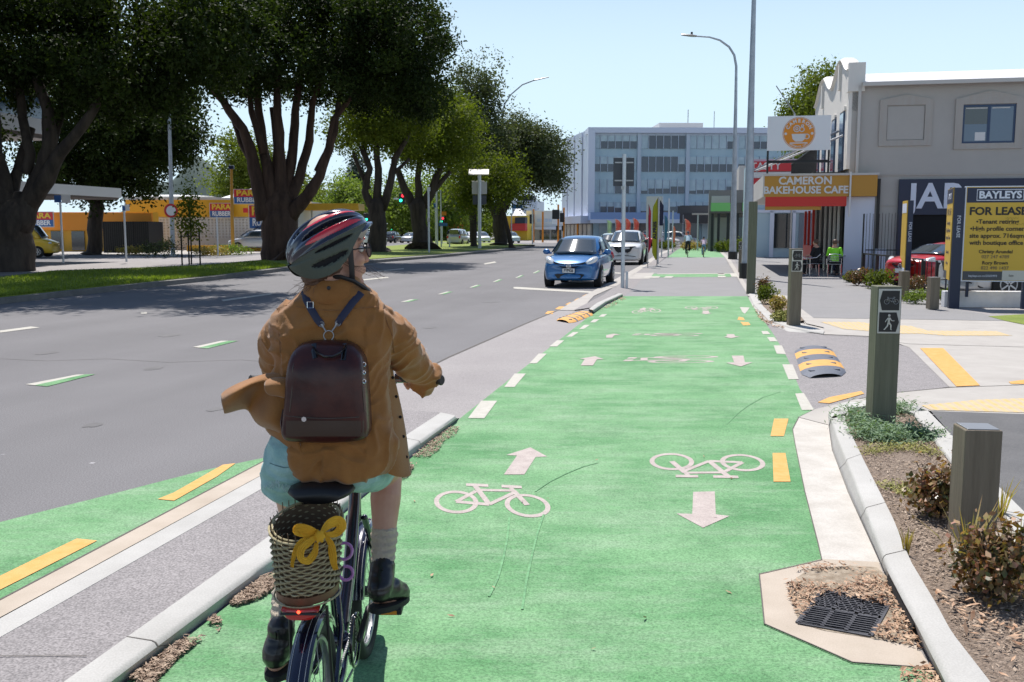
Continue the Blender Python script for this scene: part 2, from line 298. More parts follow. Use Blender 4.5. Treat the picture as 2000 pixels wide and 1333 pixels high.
# kerbs
def kerb(name, base, tl, tr, ht, m='kerb_concrete', joints=()):
    """base: foot of the visible face (px, ground); tl/tr: near-face top edge and far top edge (px at height ht)"""
    b = [G(x, y, -.01) for x, y in base]; a = [G(x, y, ht) for x, y in tl]; c = [G(x, y, ht) for x, y in tr]
    def rs(P, n):
        d = [0]
        for i in range(len(P)-1): d.append(d[-1]+(P[i+1]-P[i]).length)
        out = []
        for k in range(n):
            t = d[-1]*k/(n-1); i = max(j for j in range(len(d)) if d[j] <= t+1e-9); i = min(i, len(P)-2); out.append(P[i].lerp(P[i+1], (t-d[i])/(d[i+1]-d[i])))
        return out
    n = 60; b, a, c = rs(b, n), rs(a, n), rs(c, n); mb = MB(); secs = []
    for i in range(n):
        inn = (c[i]-a[i]).normalized(); wv = (Vector((noise.noise(a[i]*1.3), 0, 0)).x)*.006
        secs.append([b[i], a[i]+Vector((0,0,-.022+wv))-inn*.004, a[i]+Vector((0,0,-.006))+inn*.006, a[i]+inn*.022, c[i], c[i]-Vector((0,0,ht+.02))])
    mb.loft(secs, caps=True, closed=False)
    s0 = secs[0]; s1 = secs[-1]; mb.add(s0, [list(range(6))[::-1]]); mb.add(s1, [list(range(6))])
    for jf in joints:
        i = int(jf*(n-1)); d = (a[i+1]-a[i-1]).normalized(); cc = sum(secs[i], Vector())/6; mb.m = 1; s2 = []
        for e in (-.0035, .0035): s2.append([p+(p-cc).normalized()*.0025+d*e for p in secs[i]])
        mb.loft(s2, caps=False, closed=False)
    o = mb.build(name, [m, 'joint'], smooth=True); return struct(o)
kerb('kerb', [(60,1480),(253,1328),(445,1183),(534,1118),(803,895),(899,817)], [(20,1480),(222,1316),(445,1150),(534,1086),(803,874),(890,812)], [(-60,1470),(123,1333),(533,1042),(796,848),(861,806)], .075, joints=(.16,.62,.82))
sh('island_fill', 'asphalt_pale', [(-60,1470),(123,1333),(533,1042),(796,848),(861,806),(775,800),(518,951),(0,1245),(-300,1410)], .073)
kerb('kerb', [(-300,1370),(0,1206),(518,925),(745,808)], [(-300,1366),(0,1204),(518,922),(745,805)], [(-300,1410),(0,1245),(518,951),(775,803)], .075)
sh('kerb_channel', 'concrete_tan', [(-300,1330),(0,1171),(520,899),(735,790),(752,804),(518,924),(0,1206),(-300,1372)], .012)
kerb('kerb', [(1162,611),(1186,594),(1217,580)], [(1158,606),(1183,589),(1216,574)], [(1150,604),(1166,592),(1208,573)], .09)
sh('island_fill', 'asphalt_pale', [(1120,606),(1196,567),(1205,573),(1162,600)], .03)
# main right kerb
kerb('kerb', [(1618,832),(1625,880),(1655,960),(1708,1075),(1732,1130),(1762,1182),(1794,1248),(1839,1333),(1930,1500)], [(1622,815),(1636,858),(1668,936),(1700,1021),(1731,1100),(1763,1160),(1796,1218),(1848,1320),(1935,1480)], [(1655,806),(1650,822),(1687,899),(1744,1012),(1779,1097),(1829,1180),(1858,1234),(1935,1333),(2040,1480)], .10, joints=(.30,.52,.665))
kerb('kerb', [(1618,836),(1616,806),(1640,793),(1700,786),(1776,790),(1800,800)], [(1622,818),(1620,800),(1642,787),(1700,781),(1776,786),(1800,795)], [(1655,812),(1662,797),(1690,793),(1720,791),(1760,798),(1785,808)], .10)
kerb('kerb', [(2120,1230),(2000,1078),(1934,968),(1857,903),(1820,856),(1783,808)], [(2120,1225),(2000,1069),(1934,962),(1857,899),(1820,851),(1783,804)], [(2120,1110),(2000,999),(1936,936),(1905,899),(1860,851),(1812,802)], .10)
sh('planting_bed', 'soil', [(1655,806),(1650,822),(1687,899),(1744,1012),(1779,1097),(1829,1180),(1858,1234),(1935,1333),(2040,1480),(2260,1480),(2120,1225),(2000,1069),(1934,962),(1857,899),(1820,851),(1783,806),(1700,790)], .07)
# far small bed on the right with its kerb
kerb('kerb', [(1462,580),(1468,600),(1496,635),(1538,648),(1608,653)], [(1463,574),(1472,595),(1500,625),(1542,639),(1608,651)], [(1478,573),(1490,598),(1513,619),(1556,629),(1610,646)], .035)
sh('planting_bed', 'soil', [(1478,573),(1490,598),(1513,619),(1556,629),(1582,624),(1560,600),(1538,580)], .028)
sh('kerb_line', 'concrete', [(1478,571),(1540,578),(1563,602),(1590,622),(1610,640),(1575,632),(1552,603),(1535,583)], .032)
# joints and cracks as thin dark filled strips
def strip(name, m, pts, wpx, z):
    P = [G(x, y, z) for x, y in pts]; mb = MB()
    for i in range(len(P)-1):
        d = (P[i+1]-P[i]).normalized(); n = Vector((-d.y, d.x, 0))*wpx/2
        mb.add([P[i]-n, P[i+1]-n, P[i+1]+n, P[i]+n], [(0,1,2,3)])
    return struct(mb.build(name, m))
dm('tyre_mark', (.11,.25,.12), .9, col2=(.17,.38,.18), ns=30, contrast=.2)
strip('path_joint', 'joint', [(1590,800),(1560,815),(1548,838),(1553,868),(1572,960),(1598,1062),(1605,1093),(1483,1121),(1493,1218),(1583,1257),(1665,1293),(1818,1304)], .006, .016)
strip('path_joint', 'joint', [(1100,602),(1025,633),(876,698),(780,745)], .03, .009)
strip('path_joint', 'joint', [(518,899),(0,1171),(-200,1276)], .012, .014)
strip('path_joint', 'joint', [(0,1281),(110,1280),(170,1281)], .006, .078)
strip('path_joint', 'joint', [(1678,779),(1748,767),(1812,761),(1854,757),(2000,752)], .02, .018)
strip('path_joint', 'joint', [(1608,654),(1698,658),(1745,670)], .02, .018)
def tact():
    m = M['tactile']; N = m.node_tree.nodes; L = m.node_tree.links; b = N['Principled BSDF']; src = b.inputs['Base Color'].links[0].from_socket
    tc = N.new('ShaderNodeTexCoord'); vr = N.new('ShaderNodeVectorRotate'); vr.rotation_type = 'Z_AXIS'; vr.inputs['Angle'].default_value = RDA; L.new(tc.outputs['Object'], vr.inputs['Vector'])
    w_ = N.new('ShaderNodeTexWave'); w_.inputs['Scale'].default_value = 3.6; L.new(vr.outputs[0], w_.inputs[0]); r = N.new('ShaderNodeMapRange'); r.inputs[3].default_value = 0; r.inputs[4].default_value = .75; L.new(w_.outputs['Fac'], r.inputs[0])
    mx = N.new('ShaderNodeMixRGB'); L.new(r.outputs[0], mx.inputs[0]); L.new(src, mx.inputs[1]); mx.inputs[2].default_value = (.42,.37,.30,1); L.new(mx.outputs[0], b.inputs['Base Color'])
tact()
sh('tactile_paving', 'tactile', [(1602,629),(1676,629),(1710,633),(1780,637),(1812,646),(1945,647),(1978,656),(1850,656),(1800,652),(1760,652),(1700,647),(1648,643)], .018)
sh('tactile_paving', 'tactile', [(1800,792),(1910,781),(2000,778),(2200,778),(2200,800),(2000,806),(1818,801)], .020)
dm('green_patch', (.075,.23,.085), .9, col2=(.13,.31,.125), ns=5, detail=9, grain=.3, gs=90, contrast=.4)
dm('oil_stain', (.085,.082,.085), .7, col2=(.12,.116,.12), ns=6, contrast=.3); dm('cover_iron', (.10,.10,.10), .6, .3, col2=(.16,.15,.15), ns=30)
def blot(name, m, cx, cy, r, z, n=40, asp=1.):
    c = G(cx, cy, z); mb = MB(); P = []
    for k in range(n): a = 2*PI*k/n; q = r*(1+.45*noise.noise(Vector((math.cos(a)*1.6+cx, math.sin(a)*1.6+cy, .5)))); P.append(c+RD*math.sin(a)*q*asp+RX*math.cos(a)*q)
    mb.sheet(P); return struct(mb.build(name, m))
for cx, cy, r in ((300,720,.10),(620,630,.16),(180,830,.07),(420,800,.06),(840,640,.12),(960,590,.2),(90,690,.12),(330,655,.15)): blot('oil_stain', 'oil_stain', cx, cy, r, .003, asp=1.5)
strip('road_crack', 'joint', [(-20,700),(90,705),(210,701),(330,708),(470,703),(510,706)], .012, .0035)
# ---- painted markings
def poly_obj(name, m, polys, z=.012):
    mb = MB()
    for p in polys: mb.sheet([G(x, y, z) for x, y in p])
    return struct(mb.build(name, m))
poly_obj('yellow_dash', 'yellow_paint', [[(-60,1165),(0,1125),(150,1052),(190,1056),(60,1122),(0,1152),(-60,1185)],[(308,975),(340,962),(435,908),(460,905),(425,930),(340,978)]])
poly_obj('yellow_dash', 'yellow_paint', [[(1512,818),(1540,818),(1531,852),(1505,852)],[(1509,885),(1534,885),(1544,941),(1511,941)],[(1443,619),(1452,621),(1455,626),(1440,625)],[(1446,629),(1462,630),(1466,635),(1452,636)],[(1597,786),(1620,776),(1682,764),(1688,769),(1620,788)]])
poly_obj('yellow_block', 'yellow_paint', [[(1797,680),(1842,680),(1914,753),(1868,755)],[(1970,746),(2000,742),(2200,744),(2200,752),(1975,750)]], .016)
def dashline(P, Q, n, frac, w, side=1):
    out = []; P = Vector(P); Q = Vector(Q)
    return out
poly_obj('edge_dash', 'white_paint', [[(940,783),(971,783),(946,817),(914,817)],[(1005,730),(1027,730),(1005,756),(985,756)],[(1052,691),(1068,691),(1048,710),(1034,710)],[(1088,665),(1102,665),(1088,677),(1073,677)],[(1119,649),(1130,649),(1117,658),(1106,658)],[(1141,635),(1152,635),(1140,643),(1131,643)],[(1160,624),(1171,624),(1162,630),(1152,630)],[(1176,614),(1186,614),(1179,619),(1169,619)]])
poly_obj('edge_dash', 'white_paint', [[(1553,769),(1570,768),(1590,801),(1566,801)],[(1528,712),(1548,712),(1560,741),(1540,741)],[(1511,675),(1527,675),(1535,692),(1517,691)],[(1498,659),(1512,659),(1519,667),(1504,667)],[(1487,647),(1499,647),(1505,653),(1490,653)],[(1445,600),(1464,601),(1461,606),(1455,613),(1450,610)]])
poly_obj('yellow_dash', 'yellow_paint', [[(1064,613),(1070,608),(1083,608),(1079,614)],[(1084,604),(1092,599),(1103,599),(1097,605)],[(1104,595),(1112,591),(1121,591),(1115,597)],[(1121,587),(1129,583),(1139,583),(1132,589)],[(1137,579),(1145,575),(1153,575),(1147,581)]], .006)
poly_obj('parking_line', 'white_paint', [[(1003,561),(1014,561),(1165,570),(1163,573),(1014,565),(1003,564)],[(1195,532),(1225,534),(1224,536),(1195,534)]], .006)
# white/green dashes of the lane line and white lane dashes
gd = [((50,751),(150,732),(187,731),(92,755)),((377,678),(432,666),(465,666),(405,681)),]
fd = [(800,588,18),(870,573,15),(928,560,12),(972,549,10),(1015,541,9),(1048,532,8)]
mw, mg = MB(), MB()
for a, b, c, d in gd:
    q = [G(*p, .006) for p in (a, b, c, d)]; e = q[0].lerp(q[3], .42); f2 = q[1].lerp(q[2], .42)
    mw.sheet([q[0], q[1], f2, e]); mg.sheet([e, f2, q[2], q[3]])
for x, y, h in fd:
    q = [G(x-h, y+2, .006), G(x+2, y-3, .006), G(x+h, y-3, .006), G(x-2, y+2, .006)]; e = q[0].lerp(q[3], .45); f2 = q[1].lerp(q[2], .45)
    mw.sheet([q[0], q[1], f2, e]); mg.sheet([e, f2, q[2], q[3]])
for p in [((0,646),(0,650),(78,640),(60,638)),((432,586),(436,589),(533,575),(530,573)),((275,610),(287,610),(287,613),(275,613)),((690,548),(690,550),(760,543),(756,541)),((945,515),(947,517),(970,513),(966,511)),((735,530),(736,531),(790,526),(788,524)),((1075,515),(1085,513),(1087,514),(1078,516))]: mw.sheet([G(*q, .006) for q in p])
for p in [[(0,589),(0,592),(300,557),(420,545),(560,528),(700,516),(860,502),(1000,489),(1000,488),(860,500),(700,514),(560,526),(420,542),(300,554)]]: mw.sheet([G(*q, .006) for q in p])
struct(mw.build('lane_dash', 'white_paint')); struct(mg.build('lane_dash_green', 'green'))
# path crossing bar
poly_obj('path_bar', 'green', [[(1278,535),(1436,534),(1441,541),(1266,542)]], .013)
poly_obj('path_bar_dash', 'white_paint', [[(1284,535),(1425,534),(1426,535),(1283,536)],[(1262,540),(1290,540),(1286,543),(1256,543)],[(1300,540),(1316,540),(1312,543),(1296,543)],[(1402,534),(1414,534),(1416,537),(1402,537)],[(1425,534),(1438,534),(1442,541),(1429,541)],[(1402,539),(1416,539),(1418,542),(1402,542)]], .017)
# bicycle symbols + arrows
def bike_symbol(O, U, V, m='worn_paint'):
    """O centre between wheels on the ground, U towards the front wheel, V 'up' of the symbol (metres, ground vectors)"""
    mb = MB(); z = .013
    T = lambda x, y: O+U*x+V*y+Vector((0,0,z-.003))
    def ringp(cx, cy, r, w):
        n = 36; vs = []; fs = []
        for i in range(n):
            a = 2*PI*i/n; vs += [T(cx+(r-w)*math.cos(a), cy+(r-w)*math.sin(a)), T(cx+r*math.cos(a), cy+r*math.sin(a))]
        for i in range(n): j = (i+1) % n; fs.append((2*i, 2*i+1, 2*j+1, 2*j))
        mb.add(vs, fs)
    k = [0]
    def ln(x0, y0, x1, y1, w):
        d = Vector((x1-x0, y1-y0)).normalized(); n = Vector((-d.y, d.x))*w/2; k[0] += .00012; e = Vector((0,0,k[0]))
        mb.add([T(x0+n.x, y0+n.y)+e, T(x1+n.x, y1+n.y)+e, T(x1-n.x, y1-n.y)+e, T(x0-n.x, y0-n.y)+e], [(0,3,2,1)])
    for cx in (-.30, .30): ringp(cx, 0, .19, .042)
    ln(-.30,0,-.02,-.02,.045); ln(-.30,.0,-.13,.2,.04); ln(-.02,-.02,-.14,.3,.05); ln(-.13,.22,.2,.24,.04); ln(-.02,-.02,.2,.2,.04); ln(.3,0,.2,.24,.05); ln(.2,.22,.18,.3,.04)
    ln(-.22,.31,-.02,.31,.05); ln(.1,.31,.28,.31,.05)
    for o in mb.f: o.reverse() if False else None
    ob = mb.build('bicycle_marking', m); return struct(ob)
def sym(px1, px2, up, flip=1):
    a = G(*px1); b = G(*px2); O = (a+b)/2; U = (b-a)/.60; V = (G(*up)-O)/.31; bike_symbol(O, U, V)
sym((891,983),(1030,990),(958,952)); sym((1450,906),(1312,904),(1388,934))
sym((1330,708),(1340,699),(1230,704)); sym((1318,657),(1325,653),(1243,655)); sym((1245,610),(1280,608),(1262,604)); sym((1390,602),(1350,602),(1370,606))
poly_obj('arrow_marking', 'worn_paint', [[(984,927),(1024,927),(1046,893),(1069,892),(1036,874),(989,889),(1010,890)],[(1354,961),(1396,960),(1398,1005),(1425,1008),(1373,1031),(1321,1003),(1352,1004)]], .0105)
poly_obj('arrow_marking', 'worn_paint', [[(1134,714),(1158,714),(1166,702),(1180,702),(1162,696),(1132,701),(1142,702)],[(1429,695),(1452,695),(1455,708),(1470,708),(1447,716),(1418,709),(1434,708)],[(1184,660),(1196,660),(1200,655),(1212,654),(1198,652),(1184,655)],[(1419,653),(1434,653),(1436,657),(1446,657),(1428,661),(1414,658),(1420,657)],[(1250,606),(1260,606),(1262,603),(1258,601),(1249,604)],[(1372,607),(1384,607),(1385,611),(1390,612),(1379,614),(1369,612),(1373,611)]], .013)
strip('tyre_mark', 'tyre_mark', [(955,1165),(972,1130),(983,1090),(991,1050),(995,1010)], .012, .012); strip('tyre_mark', 'tyre_mark', [(1020,1190),(1028,1135),(1040,1080),(1050,1040),(1062,1005)], .012, .012)
strip('tyre_mark', 'tyre_mark', [(1420,828),(1440,808),(1460,793),(1490,776),(1525,765)], .008, .012); strip('tyre_mark', 'tyre_mark', [(1045,960),(1075,940),(1110,923),(1140,911),(1170,903)], .010, .012)
# median strip with kerb
ML = [(-400,612),(0,583),(120,570),(300,552),(420,540),(560,523),(700,511),(860,499),(1000,486),(1036,481)]
MF = [(1045,478),(960,474),(830,474),(735,482),(600,500),(460,512),(380,518),(230,524),(110,528),(0,540),(-400,560)]
mb = MB(); mb.prism([G(x, y, .14) for x, y in ML+MF], -.02, .14); struct(mb.build('median_kerb', 'kerb_dark'))
off = [(ML[i][0], ML[i][1]-3) for i in range(len(ML))]
mb = MB(); mb.prism([G(x, y, .16) for x, y in off+[(x, y+1) for x, y in MF]], .1, .165); struct(mb.build('median_grass', 'grass'))
# side street and pavements left of the median
sh('side_pavement', 'concrete', [(-400,560),(0,520),(60,500),(200,497),(420,500),(600,488),(740,480),(600,470),(0,470),(-400,480)], .02)
sh('side_street', 'asphalt_apron', [(-400,540),(0,520),(180,508),(250,500),(420,506),(560,494),(600,500),(380,520),(230,527),(110,531),(-400,570)], .028)
sh('far_grass', 'grass', [(830,476),(960,476),(1010,470),(840,470)], .03)
# ================================================================ foliage
def leaf_mesh(name, m, blobs, n, ls, parent=None, tuft=None, up=.5, wr=.5, per=14, shell=.55, aspect=(1,1,1), clump=0, csize=1.):
    """blobs: (centre, (rx,ry,rz)); n leaves of length ls gathered in tufts"""
    vol = np.array([b[1][0]*b[1][2] for b in blobs]); nt_ = max(1, n//per); tuft = tuft or ls*3
    idx = rng.choice(len(blobs), nt_, p=vol/vol.sum()); C0 = np.array([list(b[0]) for b in blobs])[idx]; RR = np.array([b[1] for b in blobs])[idx]
    d = rng.normal(size=(nt_, 3)); d /= np.linalg.norm(d, axis=1)[:, None]; r = shell+(1.04-shell)*rng.random(nt_)**.6
    lump = 1+.16*np.sin(d[:, 0]*7+idx)*np.cos(d[:, 2]*6+idx*2)
    tc_ = C0+d*RR*(r*lump)[:, None]; L_ = nt_*per
    if clump and nt_ > 60:
        nc = max(8, int(nt_/clump)); cc = tc_[rng.choice(nt_, nc, replace=False)]; ci = rng.integers(0, nc, nt_); cr = csize*(.55+.9*rng.random(nc)); q = rng.normal(size=(nt_, 3)); q /= np.linalg.norm(q, axis=1)[:, None]
        tc_ = cc[ci]+q*(cr[ci]*rng.random(nt_)**.45)[:, None]*np.array([1,1,.62]); d = q*.75+d*.25
    c = np.repeat(tc_, per, 0)+rng.normal(size=(L_, 3))*tuft*.5*np.array(aspect); out = np.repeat(d, per, 0)
    nr = out*.6+rng.normal(size=(L_, 3))*.75+np.array([0,0,up]); nr /= np.linalg.norm(nr, axis=1)[:, None]
    a = rng.normal(size=(L_, 3)); u = np.cross(nr, a); u /= np.linalg.norm(u, axis=1)[:, None]; v = np.cross(nr, u)
    l = (ls*(.6+.8*rng.random(L_)))[:, None]*.5
    V = np.stack([c-u*l, c+v*l*wr, c+u*l, c-v*l*wr], 1).reshape(-1, 3)
    me = bpy.data.meshes.new(name); me.vertices.add(len(V)); me.vertices.foreach_set('co', V.ravel()); me.loops.add(len(V)); me.loops.foreach_set('vertex_index', np.arange(len(V), dtype=np.int32))
    me.polygons.add(L_); me.polygons.foreach_set('loop_start', np.arange(0, len(V), 4, dtype=np.int32)); me.polygons.foreach_set('loop_total', np.full(L_, 4, dtype=np.int32)); me.materials.append(M[m]); me.update(calc_edges=True)
    return link(name, me, parent)
def wig(pts, rad, n=3, amp=.12):
    P = [Vector(p) for p in pts]; out = []; rr = []
    for i in range(len(P)-1):
        for k in range(n):
            t = k/n; q = P[i].lerp(P[i+1], t); r = rad[i]*(1-t)+rad[i+1]*t
            q = q+Vector((noise.noise(q*1.1), noise.noise(q*1.1+Vector((9,0,0))), 0))*amp*r*3; out.append(q); rr.append(r*(1+.12*noise.noise(q*2)))
    out.append(P[-1]); rr.append(rad[-1]); return out, rr
def tree(label, Y, base, limbs, crown, n, ls, mleaf, mbark, dY=None, depth=None, root=1.45, twigs=0, name='street_tree', group=None, gz=.14, tuft=None, shell=.55, up=.5, per=14):
    """limbs: list of [(px,py,halfwidth_px,dY)...]; crown: (px,py,rx_px,rz_px,dY)"""
    g = G(base[0], base[1], gz); Y = Y or g.y; s = Y/F
    t = thing(name, label, 'tree', (0,0,0), group=group)
    mb = MB(); org = W(base[0], base[1], Y); t.location = (org.x, org.y, gz)
    for k, lb in enumerate(limbs):
        P = [W(a[0], a[1], Y+(a[3] if len(a) > 3 else 0)) for a in lb]; rr = [a[2]*s for a in lb]
        if k == 0:
            P[0].z = gz-.1; P.insert(1, P[0].lerp(P[1], .12)); rr.insert(1, rr[0]*.82); rr[0] *= root
        if k == 0: P.append(P[-1]+(P[-1]-P[-2]).normalized()*rr[-1]*1.2); rr.append(rr[-1]*.2)
        p, r = wig(P, rr); mb.tube([q-t.location for q in p], r, 12 if k < 6 else 7)
    mb.build('trunk', mbark, t, smooth=True, auto=180)
    bl = []
    for a in crown:
        c = W(a[0], a[1], Y+(a[4] if len(a) > 4 else 0))-t.location; rx = a[2]*s; rz = a[3]*s; bl.append((c, (rx, depth or rx*.9, rz)))
    leaf_mesh('crown', mleaf, bl, int(n*1.35), ls, t, tuft=tuft, shell=.35, up=up, per=per, clump=16, csize=.020*Y)
    return t
tree('gnarled dark tree at the left edge with forked trunk, nearest on the grass strip', 39., (18,540),
 [[(18,540,60,0),(22,470,42,0),(30,420,38,0)],[(28,430,28,0),(5,380,22,0),(-12,300,20,.5),(-20,180,16,1),(-10,60,12,1)],[(38,440,30,0),(62,390,20,0),(80,340,17,0),(98,290,15,0),(92,215,11,0),(70,150,8,0)],
  [(60,400,18,0),(88,350,16,-.4),(112,310,13,-.6),(150,262,10,-1),(190,205,8,-1),(200,140,6,-1)],[(50,340,12,0),(58,300,9,0),(42,230,9,.6),(38,160,7,1)],[(95,300,9,0),(120,230,7,1),(125,120,6,1)],[(15,400,16,0),(35,330,10,1),(60,250,9,1.5)]],
 [(40,40,150,95,0),(190,40,130,90,-1),(330,40,110,85,0),(130,140,110,60,0),(260,130,100,60,-1),(380,110,70,60,0),(20,160,60,45,1),(170,195,75,35,0),(-80,120,90,90,0),(430,60,60,70,1),(300,170,70,35,0),(224,-175,190,100,-8),(130,-190,170,100,-10),(330,-200,150,90,-11),(60,-120,150,90,-7),(-60,300,40,80,0),(240,210,50,30,0)], 108000, .20, 'leaf_dark', 'bark', depth=3.6, tuft=.55, per=22)
tree('broad dark tree behind the side street, its round crown reaching down to the white canopy', 66, (183,494),
 [[(183,494,17,0),(185,450,14,0),(188,400,13,0)],[(186,400,10,0),(160,360,7,0),(130,320,5,0)],[(188,400,10,0),(205,350,8,0),(225,300,6,0)],[(195,380,7,0),(245,345,5,0),(280,310,4,0)]],
 [(170,300,80,70,0),(240,240,80,80,0),(300,250,75,70,0),(330,205,50,50,0),(200,350,75,35,0),(150,220,60,60,0),(330,315,42,22,0),(120,300,40,60,0),(250,345,50,22,0),(350,270,28,30,0),(270,305,60,40,0)], 46000, .27, 'leaf_dark', 'bark', depth=5, gz=.05, per=22)
tree('huge many-stemmed tree with spreading reddish limbs on the grass strip', 50, (545,512),
 [[(545,512,48,0),(545,470,35,0),(545,430,33,0),(545,398,30,0)],[(524,430,20,0),(508,370,14,0),(494,310,11,0),(474,252,9,-.5),(436,198,7,-1),(390,150,5,-1)],[(536,410,18,0),(526,350,12,0),(514,280,9,.6),(502,190,7,1),(490,90,5,1)],
  [(546,405,18,0),(547,340,11,0),(545,260,9,0),(540,160,6,0),(542,70,4,0)],[(552,405,16,0),(566,340,11,.5),(574,270,9,.8),(580,190,7,1),(596,100,5,1)],[(556,410,15,0),(586,345,10,.5),(604,275,8,1),(610,200,6,1),(640,120,4,1)],[(562,425,17,0),(600,384,12,-.5),(626,345,10,-.6),(642,290,8,-.8),(652,235,7,-1),(695,180,4,-1)],
  [(620,335,7,-.5),(655,262,5,-1),(662,200,4,-1)],[(480,262,6,-.5),(458,232,4,-.5),(428,180,3,-.5)],[(515,300,8,0),(492,220,6,0),(482,130,4,0)],[(533,360,7,.3),(540,290,6,.3),(530,210,4,.3)],[(500,330,8,0),(470,280,5,.6),(455,235,4,.8)]],
 [(470,50,110,75,0),(590,60,120,95,1),(700,50,110,80,0),(790,25,80,60,0),(660,160,85,45,0),(760,130,90,70,0),(820,95,50,45,0),(830,170,42,55,0),(430,120,70,50,0),(390,60,60,70,0),(530,150,70,38,1),(790,195,70,32,0),(600,130,70,40,0),(450,165,40,22,0),(860,60,25,28,0)], 84000, .20, 'leaf_dark', 'bark_red', depth=5.5, tuft=.55, per=22)
tree('middle-sized tree with bright leaf tips beyond the huge many-stemmed tree', 68, (735,496),
 [[(735,496,22,0),(737,440,17,0),(740,400,17,0)],[(730,410,9,0),(712,375,7,0),(722,330,6,0),(705,285,5,0)],[(738,400,9,0),(738,330,7,0),(736,270,5,0)],[(748,410,9,0),(765,350,7,0),(772,310,6,0),(800,260,4,0)],[(720,370,5,0),(700,325,4,0),(690,300,3,0)],[(768,340,4,0),(800,310,3,0)]],
 [(720,225,62,38,0),(790,235,62,45,0),(690,262,38,26,0),(750,190,50,26,0),(735,262,40,20,0),(830,225,35,30,0)], 26000, .22, 'leaf_mid', 'bark', depth=4, per=22)
tree('leaning thick-trunked tree with drooping yellow-green crown above it', 78, (826,491),
 [[(826,491,26,0),(820,440,15,0),(818,400,17,0)],[(812,410,10,0),(790,370,8,0),(776,330,6,0)],[(818,400,9,0),(816,350,6,0),(822,300,5,0)],[(828,405,11,0),(848,360,8,0),(862,320,6,0)],[(840,380,6,0),(880,335,4,0)]],
 [(820,280,55,45,0),(870,250,52,45,0),(895,225,34,25,0),(850,215,50,35,0),(800,310,38,20,0),(890,290,32,30,0),(850,300,45,28,0)], 24000, .24, 'leaf_mid', 'bark', depth=4.5, per=22)
tree('tall dark evergreen with narrow top standing behind the yellow-green tree', 92, (925,487),
 [[(925,487,8,0),(924,430,7,0),(925,300,5,0),(930,180,3,0)]],
 [(930,165,33,32,0),(925,210,45,40,0),(935,270,48,50,0),(925,330,38,45,0),(920,375,32,35,0),(900,250,35,40,0)], 24000, .28, 'leaf_grey', 'bark', depth=4, per=22)
tree('bushy upright green tree in front of the tall evergreen', 84, (1000,480),
 [[(1000,480,6,0),(985,420,4,0),(975,350,3,0)]],
 [(915,350,22,55,0),(990,340,20,45,0),(960,360,28,45,0),(935,390,28,25,0)], 9000, .24, 'leaf_mid', 'bark', depth=2.5)
tree('broad grey-green tree at the far end of the grass strip by the intersection', 100, (978,480),
 [[(978,480,16,0),(975,440,13,0),(972,410,14,0)],[(968,420,8,0),(950,380,6,0),(940,340,5,0)],[(980,415,8,0),(1000,375,6,0),(1020,345,4,0)],[(975,410,7,0),(978,350,5,0)]],
 [(1010,250,38,30,0),(1045,300,44,45,0),(1000,310,50,55,0),(1060,350,30,25,0),(975,270,38,45,0),(990,370,45,25,0),(1040,345,45,30,0),(1072,310,24,30,0)], 30000, .28, 'leaf_grey', 'bark', depth=5, per=22)
tree('dark tree rising behind the pale gabled building', 62, (1588,470), [[(1588,470,5,0),(1588,300,4,0),(1585,180,2,0)]], [(1590,190,30,38,0),(1575,225,25,30,0),(1602,150,14,18,0),(1570,250,25,18,0),(1600,230,20,30,0),(1590,300,28,30,0),(1575,330,22,20,0)], 12000, .22, 'leaf_mid', 'bark', depth=2.5, gz=0)
BG = [('round green tree behind the yellow sign pole', 120, (470,470), [(455,345,40,40),(480,310,35,42),(500,340,40,45),(590,370,30,30)], 10000, .4, 'leaf_mid'),
 ('pale green tree beyond the traffic lights, left of the staircase of trunks', 140, (680,470), [(685,385,35,30),(660,400,25,18),(710,400,25,18)], 6000, .45, 'leaf_light'),
 ('pale green tree seen between the two leaning trunks', 150, (785,475), [(790,410,45,40),(770,380,30,25),(810,385,25,30),(800,440,50,25)], 8000, .5, 'leaf_light'),
 ('tall pale tree beyond the far traffic signal', 160, (870,475), [(860,390,40,40),(885,420,40,45),(850,430,35,35),(895,360,20,30)], 9000, .5, 'leaf_light'),
 ('dark far tree closing the street behind the minivan', 190, (760,470), [(740,440,60,28),(820,445,60,25),(880,450,40,22)], 7000, .6, 'leaf_dark'),
 ('low dark tree behind the roofs at the far left', 150, (600,470), [(590,385,28,18),(620,410,25,14),(560,400,25,20)], 4000, .5, 'leaf_dark'),
 ('small rounded far tree left of the office block', 170, (920,470), [(925,440,30,22),(955,440,26,22)], 4000, .5, 'leaf_light')]
for lb, Y, bs_, cr, n, ls, m in BG:
    tree(lb, Y, bs_, [[(bs_[0],bs_[1],5,0),(bs_[0],bs_[1]-50,3,0)]], cr, n, ls, m, 'bark', gz=0, depth=6, name='background_tree', group='background trees beyond the street')
# norfolk pine
def pine():
    t = thing('norfolk_pine', 'tiered dark pine standing above the pale green tree', 'tree', G(700,472,0)); Y = 170.; t.location = (W(700,470,Y).x, Y, 0); mb = MB(); mb.tube([(0,0,0),(0,0,15.5)], [.4,.1], 6); mb.build('trunk', 'bark', t)
    bl = []
    for k in range(9):
        z = 6+k*1.05; r = 3.6*(1-k/9.5)
        for j in range(7):
            a = j*2*PI/7+k; bl.append(((math.cos(a)*r*.55, math.sin(a)*r*.55, z), (r*.55, .5, .22)))
    leaf_mesh('crown', 'leaf_pine', bl, 7000, .5, t)
pine()
